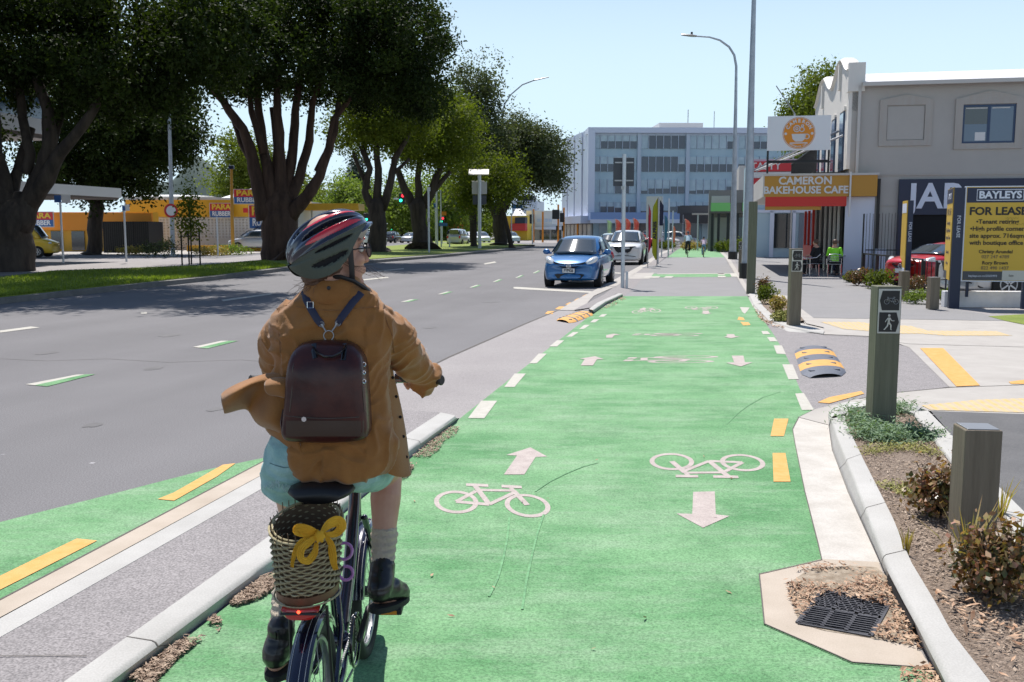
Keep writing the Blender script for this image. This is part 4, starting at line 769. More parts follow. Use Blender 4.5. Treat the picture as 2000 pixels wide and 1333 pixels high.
def ex_green(t, f, w, z):
    zz = lambda y: f.z(1400, y)
    C_(t, 'upper_wall', 'offwhite', [(f.u(1388),f.u(1424),-.05,0,zz(400),zz(383))])
    s = C_(t, 'canopy', 'green_sign', [(f.u(1387),f.u(1424),-2.2,-2,zz(414),zz(398))]); C_(t, 'canopy_fascia', 'shade_brown', [(f.u(1424),f.u(1447),-2.2,-2,zz(414),zz(398))]); C_(t, 'canopy_fascia', 'green_sign', [(f.u(1447),f.u(1456),-2.3,-2,zz(414),zz(398))]); C_(t, 'canopy_slab', 'shade_brown', [(f.u(1385),w,-2.2,0,zz(418),zz(414))])

    for x in (1388,1400,1418,1436,1452): C_(t, 'pillar', 'black', [(f.u(x),f.u(x+5),-2.,-1.7,0,zz(418))])
    C_(t, 'shop_window', 'render_wall', [(f.u(1395),w,-.12,-.05,0,zz(425))]); C_(t, 'shop_window', 'glass_dark', [(f.u(1425),f.u(1450),-.2,-.12,.3,zz(425))])
box_building('shop', 'flat-roofed shop with bright green fascia under the office block', 1385, 1466, 372, 78, 'shop_grey', extra=ex_green)
box_building('corner_shop', 'small white building behind the red restaurant board', 1444, 1470, 324, 88, 'offwhite')
def ex_dark(t, f, w, z):
    C_(t, 'sign_band', 'fin_dark', [(-.2,w,-2.4,-2.2,f.z(1350,418),f.z(1350,404))]); C_(t, 'canopy_edge', 'offwhite', [(f.u(1352),w+2,-4.2,-2.2,f.z(1350,421),f.z(1350,418))])
    for x in (1335,1362): C_(t, 'pillar', 'office_frame', [(f.u(x),f.u(x+1),-4,-3.8,0,f.z(1350,421))])
box_building('shop', 'low dark shop with pale lettering in front of the office block', 1328, 1390, 402, 98, 'fin_dark', extra=ex_dark, depth=4, z0=2.4)
# left : tyre and rubber shop
dm('sawtooth_roof', (.70,.69,.68), .5)
def sign_para(name, label, px0, px1, y0, y1, Y, group='red and blue rubber shop sign boards'):
    A = W(px0, y1, Y); B = W(px1, y0, Y); t = thing(name, label, 'sign', (A.x, Y, A.z), group=group); w = B.x-A.x; h = B.z-A.z; zm = h*.48
    C_(t, 'red_panel', 'sign_red', [(0,w,-.06,0,zm,h)]); C_(t, 'blue_panel', 'sign_blue', [(0,w,-.06,0,0,zm)]); C_(t, 'board_frame', 'white', [(-.06,w+.06,-.02,.05,-.05,h+.05)])
    text('lettering', 'PARA', h*.52, 'sign_yellow', t, (w/2,-.065,h*.745), bold=h*.02, sx=w/h*.66); text('lettering', 'RUBBER', h*.46, 'sign_white', t, (w/2,-.065,h*.25), bold=h*.014, sx=w/h*.50)
    return t
def ex_para(t, f, w, z):
    zz = lambda y: f.z(420, y)
    C_(t, 'fascia', 'yellow', [(f.u(250),f.u(556),-.25,-.05,zz(424),zz(391))]); C_(t, 'parapet', 'offwhite', [(0,f.u(560),-.3,0,zz(391),zz(387))])
    # breeze-block screen
    mb = MB(); x0, x1 = f.u(312), f.u(540); n = 34; dx = (x1-x0)/n; z0, z1 = zz(466), zz(427); dz = (z1-z0)/7
    for i in range(n+1): mb.box(x0+i*dx-.05, x0+i*dx+.05, -.12, -.02, z0, z1)
    for j in range(8): mb.box(x0, x1, -.118, -.02, z0+j*dz-.05, z0+j*dz+.05)
    mb.build('block_screen', 'white', t); C_(t, 'screen_back', 'offwhite', [(x0,x1,-.03,-.01,z0,z1)])
    s = C_(t, 'small_emblem', 'sign_red', [(f.u(478),f.u(487),-.28,-.25,zz(416),zz(407)+.0)])
    C_(t, 'base_wall', 'yellow', [(f.u(410),f.u(600),-6,-5.6,0,.5)])
tt = box_building('rubber_shop', 'long white building with yellow fascia and pierced block screen across the side street', 296, 566, 388, 82, 'white', extra=ex_para, d=(1,0), depth=14)
a_ = W(566,398,88); t = thing('forecourt_canopy', 'thin yellow forecourt canopy on posts right of the huge trunk', 'canopy', (a_.x, 88, 0)); w_ = W(702,398,88).x-a_.x; C_(t, 'slab', 'yellow', [(0,w_,-.5,3,W(600,411,88).z,a_.z)])
for k in range(4): C_(t, 'post', 'offwhite', [(.3+k*w_/4,.45+k*w_/4,0,.15,0,W(600,411,88).z)])
def ex_or(t, f, w, z):
    zz = lambda y: f.z(200, y)
    C_(t, 'window', 'glass_dark', [(f.u(100),f.u(122),-.1,-.01,.2,zz(452)),(f.u(140),f.u(165),-.1,-.01,.1,zz(452))]); C_(t, 'fascia', 'orange', [(0,w,-.3,-.02,zz(450),zz(417))])
box_building('workshop', 'orange and yellow workshop front behind the dark tree', 40, 300, 415, 76, 'yellow', extra=ex_or, d=(1,0), depth=1.2)
mb = MB(); P = W(203,493,72.); Q = W(292,492,72.)
t = thing('storage_shed', 'black ribbed storage container beside the orange workshop', 'shed', (P.x,72.,0)); w_ = Q.x-P.x; C_(t, 'body', 'black_matte', [(0,w_,0,3,0,2.35)])
mb = MB()
for k in range(22): mb.box(k*w_/22, k*w_/22+.06, -.03, 0, .05, 2.3)
mb.build('ribs', 'black', t); C_(t, 'door_frame', 'dark_void', [(w_*.66,w_*.68,-.05,0,0,2.35)])
sign_para('sign_board', 'small red and blue rubber sign on the yellow fascia right of the round sign', 411, 454, 398, 425, 81.4)
sign_para('sign_board', 'red and blue rubber sign highest up, right of the yellow pole', 458, 512, 371, 398, 80.)
sign_para('sign_board', 'largest red and blue rubber sign, half hidden by the big trunk', 488, 545, 402, 446, 80.)
sign_para('sign_board', 'red and blue rubber sign at the far left behind the gnarled trunk', 52, 103, 415, 443, 75.)
# roofs behind
def roofs(name, label, px0, px1, pe, ye, yb, Y, m):
    A = W(px0, ye, Y); B = W(px1, ye, Y); C0 = W(pe, yb, Y); t = thing(name, label, 'building', (A.x, Y, 0)); w = B.x-A.x; x = C0.x-A.x; mb = MB()
    mb.add([(0,0,A.z),(w,0,A.z),(x,6,C0.z),(x+w*.3,6,C0.z)], [(0,1,3,2)]); mb.add([(0,12,A.z),(w,12,A.z),(x,6,C0.z),(x+w*.3,6,C0.z)], [(1,0,2,3)]); mb.add([(0,0,A.z),(0,12,A.z),(x,6,C0.z),(w,0,A.z),(w,12,A.z),(x+w*.3,6,C0.z)], [(1,0,2),(3,4,5)]); mb.build('roof', m, t); C_(t, 'wall', 'offwhite', [(.1,w-.1,.1,11.9,0,A.z)]); return t
roofs('hall', 'building with bright white hipped roof behind the yellow fascia', 425, 560, 480, 389, 358, 104, 'sawtooth_roof')
roofs('warehouse', 'low grey-white warehouse roof left of the round red sign', 240, 420, 270, 384, 377, 110, 'sawtooth_roof')
roofs('grey_warehouse', 'grey gabled shed beyond the huge tree trunk', 560, 600, 578, 405, 393, 100, 'dull_metal')
def ex_furn(t, f, w, z):
    s = C_(t, 'sign_band', 'fin_dark', [(0,w,-.3,-.05,f.z(660,414),f.z(660,405))]); text('lettering', 'furniture', 1.1, 'white', s, (w*.4,-.35,f.z(660,410)))
    C_(t, 'awning', 'offwhite', [(-3,w*.7,-2,0,f.z(640,422),f.z(640,418))])
box_building('furniture_shop', 'low far shop with dark name band behind the helmet', 605, 700, 404, 150, 'offwhite', extra=ex_furn, d=(1,0))
# fast-food style yellow and red roof, far
t = thing('restaurant_pavilion', 'low red and yellow pavilion far beyond the minivan', 'building', (W(875,470,175).x, 175, 0)); s_ = 175/F
C_(t, 'wall', 'shade_brown', [(0,60*s_,0,8,0,1.8)]); C_(t, 'canopy', 'red', [(2*s_,52*s_,-1,8,1.8,2.8)]); C_(t, 'fascia', 'orange', [(0,25*s_,-.5,7,2.8,4.6)])
mb = MB(); mb.add([(22*s_,-1.2,2.8),(36*s_,-1.2,2.8),(34*s_,-1.2,8.5),(30*s_,-1.2,8.6),(22*s_,5,2.8),(36*s_,5,2.8),(34*s_,5,8.5),(30*s_,5,8.6)], [(0,1,2,3),(1,5,6,2),(3,2,6,7),(4,0,3,7),(5,4,7,6)]); mb.build('sign_wedge', 'sign_yellow', t); mb = MB(); mb.add([(38*s_,-1.2,2.8),(50*s_,-1.2,2.8),(50*s_,-1.2,7.),(42*s_,-1.2,9.),(38*s_,4,2.8),(50*s_,4,2.8),(50*s_,4,7.),(42*s_,4,9.)], [(0,1,2,3),(1,5,6,2),(3,2,6,7),(4,0,3,7),(5,4,7,6)]); mb.build('sign_wedge', 'red', t)
# far cluster left of the office
def ex_white(t, f, w, z):
    for k in range(6): C_(t, 'window', 'office_frame', [(w*.28+k*w*.1,w*.28+k*w*.1+w*.07,-.1,-.01,z*.62,z*.72)])
    C_(t, 'awning', 'office_white', [(w*.1,w,-2,0,z*.36,z*.44)]); C_(t, 'shop_window', 'glass_dark', [(w*.35,w*.6,-.1,-.01,.2,z*.34)]); C_(t, 'shop_window', 'glass_dark', [(w*.65,w*.9,-.1,-.01,.2,z*.34)])
box_building('white_building', 'low white building with small windows left of the office block', 1028, 1104, 412, 165, 'white', extra=ex_white)
box_building('tower_block', 'grey block with dark roof box far down the road', 1000, 1049, 393, 230, 'office_frame', extra=lambda t, f, w, z: C_(t, 'roof_plant', 'navy', [(1,w*.8,1,6,z,z+1.3)]))
t = box_building('yellow_building', 'yellow-walled low shop with dark red awning by the intersection', 982, 1030, 422, 160, 'sign_yellow', extra=lambda t, f, w, z: (C_(t, 'awning', 'sign_red', [(w*.4,w,-2,0,1.6,2.8)]), C_(t, 'upper_awning', 'navy', [(w*.6,w,-2.2,0,2.8,3.8)])))
t = roofs('gabled_shop', 'small dark gabled roof above the yellow shop', 1000, 1030, 1008, 422, 406, 170, 'dull_metal')
# modern building at left with white slabs
def modern():
    A = Vector((-21.2,52.,0)); t = thing('modern_building', 'modern building with white slab canopies and glass balustrade behind the gnarled tree', 'building', A, math.atan2(RD.y, RD.x))
    # local x along road (away), local y to the left of road
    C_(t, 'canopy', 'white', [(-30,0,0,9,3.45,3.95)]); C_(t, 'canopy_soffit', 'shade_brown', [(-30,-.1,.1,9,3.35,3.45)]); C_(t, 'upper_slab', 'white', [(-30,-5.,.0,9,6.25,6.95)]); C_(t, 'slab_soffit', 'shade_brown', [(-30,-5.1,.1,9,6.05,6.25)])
    C_(t, 'wall', 'fin_dark', [(-30,-8,5,9,0,3.35),(-30,-9,4,9,3.95,6.05)]); g = C_(t, 'glass_wall', 'glass_blue', [(-30,-8.5,3.9,4,3.95,6.05),(-30,-10,4,4.1,6.95,9.5)]); C_(t, 'upper_wall', 'office_panel', [(-30,-10,4.1,9,6.95,9.6)]); C_(t, 'roof', 'white', [(-30,-7,1,9,9.6,10.1)])
    b = C_(t, 'balustrade', 'glass_blue', [(-30,-5.3,.3,.34,6.95,8.0),(-5.34,-5.3,.34,4,6.95,8.0)]); C_(t, 'pillar', 'office_frame', [(-8,-7.7,1,1.3,0,3.35)])
modern()
t = thing('background_hill', 'x', 'x'); bpy.data.objects.remove(t)
dm('hill', (.06,.09,.08), .9); mb = MB(); hp = [(-60,0),(-35,14),(-20,30),(-8,32),(5,48),(22,34),(38,20),(60,6),(90,0)]
P0 = W(372,440,1300.); secs = []
for i in range(9):
    u = i/8; secs.append([(x*2.4*(1-.0*u), 160*u-80, (z*2.2)*math.sin(PI*min(max(u, .05), .95))) for x, z in hp])
mb.loft(secs, caps=False, closed=False); o = mb.build('hills', 'hill', smooth=True); o.location = (P0.x, 1300, -2); struct(o)
# ================================================================ vehicles
dm('paint_blue', (.012,.13,.36), .28, .3, coat=1., spec=.6); dm('paint_white', (.75,.76,.77), .35, coat=1.); dm('paint_red', (.55,.01,.02), .3, coat=1.); dm('paint_silver', (.50,.52,.54), .3, .4, coat=.8); dm('paint_yellow', (.75,.48,.02), .4, coat=.8); dm('paint_dark', (.03,.035,.05), .3, coat=1.); dm('paint_teal', (.55,.66,.62), .35, coat=.8)
dm('lamp_glass', (.80,.82,.82), .12, .3, coat=1.); dm('tail_red', (.5,.01,.01), .2, coat=1.); dm('plate', (.72,.73,.75), .5); dm('rim', (.45,.46,.48), .3, .7); dm('cabin', (.06,.06,.065), .7)
def make_car(label, loc, heading, paint, L=4.1, Wd=1.70, Ht=1.53, hood=.95, hz=.98, nose=.70, ws=.85, roof0=1.65, roof1=3.35, tailz=1.0, style='hatch', plate=None, group=None, name='parked_car', cat='car', wheel=.31, detail=True, ground=.0):
    """front end at local y=0 facing -y, heading rotates it"""
    t = thing(name, label, cat, loc, heading, group); w = Wd/2; mb = MB(); zb = .2
    def sec(y, ww, zt, z0, shy=.0, crown=.03):
        P = []
        for a, b in ((0,0),(.86,0),(.95,.07),(.985,.30),(1.,.55),(.985,.76),(.93,.92),(.80,.99),(.4,1.+crown),(0,1.+crown*1.3)): P.append((ww*a, y+shy*(1-a*a)*-1, z0+(zt-z0)*b))
        return P+[(-x, y_, z) for x, y_, z in P[-2:0:-1]]
    st = [(0.0,.74,nose*.93,.32,.14),(.05,.85,nose,.24,.16),(.18,.93,nose+.09,zb,.14),(.45,.975,(nose+hz)/2+.05,zb,.08),(hood,.985,hz,zb,0),(roof0,1.,hz+.02,zb,0),(L*.6,1.,hz+.03,zb,0),(L*.85,.98,tailz+.02,zb,0),(L-.12,.93,tailz-.03,zb+.05,-.08),(L,.84,tailz-.18,zb+.12,-.1)]
    mb.loft([sec(a, w*b, c, d, e) for a, b, c, d, e in st]); 
    body = mb.build('body', paint, t, smooth=True, auto=50)
    md = body.modifiers.new('s', 'SUBSURF'); md.levels = md.render_levels = 2
    # greenhouse: four stations, closed loops
    def gsec(y, yb, wt, wb, zt, z0, bul):
        P = [(0,yb-bul,z0),(wb*.6,yb-bul*.64,z0),(wb,yb,z0),(wt+(wb-wt)*.45,(y+yb)/2+.0,(zt+z0)/2+.04),(wt,y,zt-.04),(wt*.88,y,zt),(wt*.5,y-bul*.3,zt+.02),(0,y-bul*.4,zt+.025)]
        return P+[(-a, b, c) for a, b, c in P[-2:0:-1]]
    wb = w*.92; wt = w*.70; zr = Ht
    gb_ = hz-.06; G_ = [gsec(ws+.02, ws, wb*.9, wb*.92, gb_+.05, gb_, .12), gsec(roof0, ws+.25, wt*.98, wb*.98, zr-.04, gb_, .10), gsec((roof0+roof1)/2, (roof0+roof1)/2, wt*1.03, wb, zr, gb_, 0), gsec(roof1, min(L-.2, roof1+.35), wt*.98, wb*.97, zr-.06, gb_, -.06), gsec(L-.32, L-.2, wt*.98, wb*.9, tailz+.12, gb_, -.12)]
    mb = MB(); mb.loft(G_); cab = mb.build('cabin', paint, t, smooth=True, auto=60); md = cab.modifiers.new('s', 'SUBSURF'); md.levels = md.render_levels = 1
    def panel(nm, c4, bul=(0,0,0), m='glass_car', n=8, th=.012):
        a, b, c, d = [Vector(q) for q in c4]; mb = MB(); vs = []; fs = []; nr = (b-a).cross(d-a).normalized()
        for i in range(n+1):
            for j in range(n+1):
                u = i/n; v = j/n; p = a.lerp(b, u).lerp(d.lerp(c, u), v)+Vector(bul)*(4*u*(1-u)); vs.append(p)
        for i in range(n):
            for j in range(n): k = i*(n+1)+j; fs.append((k, k+n+1, k+n+2, k+1))
        mb.add(vs, fs); o = mb.build(nm, m, t, smooth=True, auto=180); md = o.modifiers.new('t', 'SOLIDIFY'); md.thickness = th; md.offset = 0; return o
    g0 = gb_+.07; sl = (roof0-ws)
    panel('windscreen', [(-wb*.86,ws+.0,g0),(wb*.86,ws+.0,g0),(wt*.90,roof0-.10,zr-.085),(-wt*.90,roof0-.10,zr-.085)], (0,-.125,.02))
    panel('rear_window', [(-wb*.8,L-.20,tailz+.10),(wb*.8,L-.20,tailz+.10),(wt*.85,roof1+.08,zr-.09),(-wt*.85,roof1+.08,zr-.09)], (0,.10,.0))
    for s in (1,-1):
        x0 = s*(wb+.005); x1 = s*(wt+.025); ym = (roof0+roof1)/2
        panel('side_window', [(x0,ws+.42,hz+.05),(x0,ym-.04,hz+.06),(x1,ym-.04,zr-.10),(x1,roof0+.10,zr-.11)], (0,0,0), n=4)
        panel('side_window', [(x0,ym+.05,hz+.06),(x0,roof1+.25,hz+.08),(x1,roof1-.05,zr-.13),(x1,ym+.05,zr-.10)], (0,0,0), n=4)
    # wheels
    for s in (1,-1):
        for yw in (.80, L-.72):
            mb = MB(); mb.tube([(s*(w-.20),yw,wheel+.01),(s*(w+.004),yw,wheel+.01)], wheel+.045, 28); mb.build('wheel_arch', 'black_matte', t)
            wt_ = MB(); wt_.tube([(s*(w-.19),yw,wheel),(s*(w-.17),yw,wheel),(s*(w-.02),yw,wheel),(s*(w+.008),yw,wheel)], [wheel-.04,wheel,wheel,wheel-.035], 30); wo = wt_.build('wheel', 'rubber', t, smooth=True)
            mb = MB(); mb.tube([(s*(w+.012),yw,wheel),(s*(w+.018),yw,wheel)], [wheel*.62,wheel*.60], 24)
            mb.build('hub', 'black', wo); mb = MB()
            for k in range(6):
                a = k*PI/3; mb.box(-.012,.012,-.02,.02,.03,wheel*.62, T=Matrix.Translation((s*(w+.02),yw,wheel)) @ Matrix.Rotation(a, 4, 'X'))
            mb.ring((s*(w+.016),yw,wheel),(1,0,0),wheel*.62,.014,24,6); mb.build('rim', 'rim', wo)
    if not detail: 
        for s in (1,-1): 
            mb = MB(); mb.ell((s*w*.78,L-.04,tailz-.22),(.12,.06,.17),10,8); mb.build('tail_light', 'tail_red', t, smooth=True)
            mb = MB(); mb.ell((s*w*.74,.12,nose-.0),(.17,.10,.07),10,8); mb.build('headlight', 'lamp_glass', t, smooth=True)
        mb = MB(); mb.box(-.25,.25,L-.02,L+.02,tailz-.35,tailz-.23); mb.build('number_plate', 'plate', t); return t
    # mirrors
    for s in (1,-1):
        mb = MB(); mb.ell((s*(w+.10),ws+.42,hz+.06),(.115,.06,.085),14,10); mb.tube([(s*(w-.06),ws+.45,hz+.02),(s*(w+.05),ws+.43,hz+.02)], .03, 6); mb.build('mirror', paint if style == 'hatch' else 'black', t, smooth=True)
    def on(pts, nm, m, y, th=.03, parent=None, bulge=0.): 
        mb = MB(); n = len(pts); f = lambda x: y+bulge*x*x
        mb.add([(x,f(x),z) for x, z in pts]+[(x,f(x)+th,z) for x, z in pts], [list(range(n)), list(range(n, 2*n))[::-1]]+[(i, n+i, n+(i+1)%n, (i+1)%n) for i in range(n)]); return mb.build(nm, m, parent or t)
    if style == 'hatch':
        for s in (1,-1):
            mb = MB(); T = Matrix.Translation((s*.615,.20,.785)) @ Matrix.Rotation(s*R(50), 4, 'Z') @ Matrix.Rotation(s*R(-26), 4, 'Y')
            mb.ell((0,0,0),(.27,.115,.095),20,12,T=T); h = mb.build('headlight', 'lamp_glass', t, smooth=True); mb = MB(); mb.ell((s*.60,.145,.77),(.05,.03,.045),12,8); mb.build('bulb', 'chrome', h, smooth=True)
            mb = MB(); mb.ell((s*.60,.085,.42),(.05,.03,.045),12,8); mb.build('fog_light', 'dull_metal', t, smooth=True)
        gx = [(-.50,.77),(-.40,.68),(-.22,.595),(0,.565),(.22,.595),(.40,.68),(.50,.77),(.3,.72),(.15,.70),(0,.695),(-.15,.70),(-.3,.72)]
        on([(a, b+.012) for a, b in gx], 'grille', 'black', -.148, .05, bulge=.62); e = MB(); e.ring((0,-.172,.655),(0,1,0),.062,.012,24,6); e.box(-.075,.075,-.184,-.172,.643,.667); e.build('badge', 'chrome', t)
        on([(-.45,.40),(-.35,.28),(.35,.28),(.45,.40),(.35,.42),(-.35,.42)], 'bumper_intake', 'black', -.120, .05, bulge=.45)
        mb = MB(); mb.tube([(-.45,ws-.02,hz+.025),(.0,ws-.11,hz+.03),(.5,ws-.02,hz+.025)], .009, 5); mb.build('wiper', 'black', t)
        p = C_(t, 'number_plate', 'plate', [(-.18,.18,-.165,-.15,.455,.58)]); C_(p, 'plate_frame', 'black', [(-.19,.19,-.16,-.145,.445,.59)])
        if plate: text('lettering', plate, .115, 'black', p, (0,-.168,.518), bold=.004, ext=.001, sx=.82)
        C_(t, 'sticker', 'white', [(.46,.56,ws+.035,ws+.045,g0+.03,g0+.09)])
    if style == 'suv':
        gx = [(-.62,.92),(-.45,.84),(-.36,.68),(-.22,.60),(.22,.60),(.36,.68),(.45,.84),(.62,.92),(.3,.905),(-.3,.905)]
        on(gx, 'grille', 'black', -.155, .06, bulge=.42); b = MB(); b.ring((0,-.17,.79),(0,1,0),.05,.008,20,5); b.tube([(-.05,-.172,.81),(0,-.172,.77),(.05,-.172,.81)], .006, 5); b.build('badge', 'chrome', t)
        for s in (1,-1):
            mb = MB(); T = Matrix.Translation((s*.66,.20,.88)) @ Matrix.Rotation(s*R(50), 4, 'Z'); mb.ell((0,0,0),(.20,.07,.04),16,8,T=T); h = mb.build('headlight', 'black_gloss', t, smooth=True); mb = MB(); mb.ell((s*.68,.135,.88),(.05,.02,.02),10,6); mb.build('bulb', 'lamp_glass', h, smooth=True)
        on([(-.80,.30),(.80,.30),(.72,.40),(.5,.44),(.2,.47),(-.2,.47),(-.5,.44),(-.72,.40)], 'lower_bumper', 'black_matte', -.145, .10, bulge=.38)
        p = C_(t, 'number_plate', 'plate', [(-.18,.18,-.175,-.16,.50,.61)])
        C_(t, 'sticker', 'white', [(.46,.56,ws+.035,ws+.045,g0+.03,g0+.09)])
    for s in (1,-1): mb = MB(); mb.ell((s*w*.80,L-.06,tailz-.15),(.11,.06,.15),10,8); mb.build('tail_light', 'tail_red', t, smooth=True)
    return t
# heading: rotate so the local -y front points toward the viewer along the road
gq = G(1112,563)
make_car('bright blue hatchback parked at the kerb facing the camera, nearest on the road', (gq.x, gq.y, 0), -R(13.5), 'paint_blue', plate='FYF926')
gq = G(1217,518); make_car('white sport utility car with black grille parked behind the blue hatchback', (gq.x, gq.y, 0), -RDA, 'paint_white', L=4.55, Wd=1.84, Ht=1.70, hood=1.15, hz=1.10, nose=.86, ws=1.1, roof0=1.95, roof1=3.9, tailz=1.12, style='suv', wheel=.36)
gq = G(1188,503); make_car('pale car mostly hidden behind the white sport utility car', (gq.x-.0, gq.y, 0), -RDA, 'paint_teal', L=4.4, Ht=1.5, detail=False)
# distant traffic, seen from behind (tail towards the viewer)
def far_car(label, px, py, facing, paint, **kw):
    g = G(px, py, 0); L = kw.get('L', 4.1); hd = -RDA+(PI if facing == 'away' else 0)+kw.pop('turn', 0)
    off = RD*L if facing == 'away' else Vector((0,0,0)); return make_car(label, (g.x+off.x, g.y+off.y, 0), hd, paint, detail=False, group='cars on the far carriageway', **kw)
far_car('silver minivan driving away beyond the leaning trunk', 886, 480, 'away', 'paint_silver', Wd=1.75, Ht=1.85, hood=.7, hz=1.05, ws=.6, roof0=1.3, roof1=4.0, tailz=1.15)
far_car('pale green-white car between the helmet visor and the mid-size trunk', 722, 479, 'away', 'paint_teal', Ht=1.6)
far_car('dark small car beyond the mid-size tree', 758, 475, 'away', 'paint_dark', Ht=1.55)
far_car('silver-blue saloon approaching on the far side', 793, 475, 'near', 'paint_silver', Ht=1.4)
for i, (x, lb) in enumerate([(911,'white car right behind the silver minivan, first in the far queue'),(930,'white car second in the far queue beside the thin trunk'),(1006,'white car beyond the grey column base'),(948,'white car glimpsed behind the solar sign pole')]):
    far_car(lb, x, 475, 'near', 'paint_white' if i != 2 else 'paint_teal', Ht=1.5, turn=.5)
far_car('red-roofed dark car in the yard behind the flags', 1288, 484, 'near', 'paint_red', Ht=1.5, turn=1.2)
far_car('white utility vehicle in the yard behind the far cyclists', 1325, 484, 'near', 'paint_white', Ht=1.75, turn=1.3)
far_car('white car behind the child cyclist', 1362, 482, 'near', 'paint_white', Ht=1.6, turn=1.4)
far_car('blue-grey car at the yard edge behind the red flag', 1262, 482, 'near', 'paint_silver', Ht=1.5, turn=1.2)
make_car('silver estate car with dark windows parked under the rubber shop signs', (W(449,480,76).x, 76, .1), -PI/2+R(4), 'paint_silver', L=4.7, Wd=1.8, Ht=1.65, hz=1.0, roof1=4.1, detail=False, group=None)
make_car('pale car parked behind the silver estate car', (W(478,480,81).x, 80, .3), -PI/2, 'paint_white', L=4.5, Wd=1.8, Ht=1.8, hz=1.05, roof1=4.0, detail=False)
v = make_car('bright yellow delivery van with black letters beside the gnarled trunk', (W(110,490,60).x, 60, .05), PI/2+R(8), 'paint_yellow', L=4.8, Wd=1.9, Ht=2.0, hood=.7, hz=1.15, nose=.85, ws=.6, roof0=1.2, roof1=4.5, tailz=1.3, detail=False, name='delivery_van', cat='van')
text('lettering', 'PARA', .62, 'black', v, (.985,3.2,1.15), rot=(PI/2,0,PI/2), bold=.03, ext=.01)
# red car and silver car behind the lease sign
make_car('glossy red car parked nose out in front of the black garage', (W(1779,530,27.5).x, 28.0, 0), -R(62), 'paint_red', L=4.4, Wd=1.75, Ht=1.35, hz=.98, nose=.78, style='hatch')
make_car('silver utility car seen below the lease sign board', (W(1893,540,23.6).x-.2, 23.9, 0), -R(78), 'paint_silver', L=4.6, Wd=1.8, Ht=1.75, hz=1.1, nose=.85, wheel=.38, style='suv')
# ================================================================ street furniture
def lamp(label, path, rads, head=None, m='steel_galv', Y=None, base=None, gz=.1, name='street_lamp', cap=None):
    """path in px at depth Y"""
    t = thing(name, label, 'street lamp', (W(path[0][0], path[0][1], Y).x, Y, 0)); P = [W(x, y, Y)-t.location for x, y in path]; P[0].z = 0; s = Y/F
    q, r = [], []
    for i in range(len(P)-1):
        for k in range(4): u = k/4; q.append(P[i].lerp(P[i+1], u)); r.append((rads[i]*(1-u)+rads[i+1]*u)*s)
    q.append(P[-1]); r.append(rads[-1]*s); mb = MB(); mb.tube(q, r, 14); mb.build('pole', m, t, smooth=True)
    if base: mb = MB(); mb.tube([(0,0,0),(0,0,base)], [r[0]*1.28]*2, 14); mb.build('base_sleeve', 'black', t)
    if head:
        a, b = [W(x, y, Y)-t.location for x, y in head]; mb = MB(); mb.tube([a, a.lerp(b, .3), a.lerp(b, .9), b], [(.14,.05),(.17,.07),(.12,.05),(.05,.03)], 10, flat=(0,0,1)); h = mb.build('lamp_head', 'dull_metal', t, smooth=True); c = b.lerp(a, .7); mb = MB(); mb.cyl((c.x, c.y), .06, c.z+.05, c.z+.2, 8); mb.build('sensor', 'black', h)
    return t
lamp('tall grey pole running out of the top of the picture beside the cafe canopy', [(1459,545),(1462,420),(1467,200),(1473,-20),(1474,-80)], [12,9,6,4,3], Y=33.4, base=.55)
lamp('grey street lamp with curved arm reaching left over the cycle path', [(1431,506),(1434,350),(1437,200),(1438,130),(1434,108),(1424,92),(1406,79),(1386,73),(1358,71)], [7,4.6,3,2.4,2.2,2,1.8,1.5,1.3], head=((1360,71),(1330,68)), Y=55.5, base=.45)
t = lamp('double-armed street lamp rising behind the far dark trees', [(979,472),(979,440),(980,330),(981,222)], [8,7,3,2], Y=100, gz=0)
for pts, hd in (([(981,222),(985,205),(998,185),(1020,166),(1046,156)], ((1044,157),(1072,151))), ([(981,222),(975,205),(966,190),(958,184)], ((960,185),(940,178)))):
    mb = MB(); mb.tube([W(x, y, 100)-t.location for x, y in pts], .07, 8); mb.build('arm', 'steel_galv', t, smooth=True); a, b = [W(x, y, 100)-t.location for x, y in hd]; mb = MB(); mb.tube([a, b], [(.2,.08),(.1,.05)], 8, flat=(0,0,1)); mb.build('lamp_head', 'dull_metal', t)
lamp('straight pale lamp pole carrying the round red-ringed sign', [(338,498),(335,400),(331,250),(328,130)], [4.5,4.2,3.4,2.6], Y=62)
t = thing('road_sign', 'round white sign with red ring fixed to the pale lamp pole', 'sign', W(334,412,61.7)); s_ = 61.7/F
mb = MB(); mb.tube([(0,0,0),(0,.03,0)], 12*s_, 28); mb.build('disc', 'sign_white', t); mb = MB(); mb.ring((0,-.005,0),(0,1,0),11.5*s_,2.*s_,32,6,ell=.3); mb.build('red_ring', 'sign_red', t)
lamp('yellow pole with a small square lamp on top in front of the rubber shop', [(455,480),(453,420),(452,330)], [3.6,3.2,2.6], Y=74, m='ochre', name='sign_pole'); 
t = COL.objects[-1] if False else None
L1 = thing('floodlight', 'small dark square floodlight on top of the yellow pole', 'lamp', W(452,327,74)); C_(L1, 'housing', 'navy', [(-.2,.2,-.15,.15,-.15,.1)], bev=.02); C_(L1, 'lens', 'white', [(-.17,.17,-.13,.13,.1,.14)])
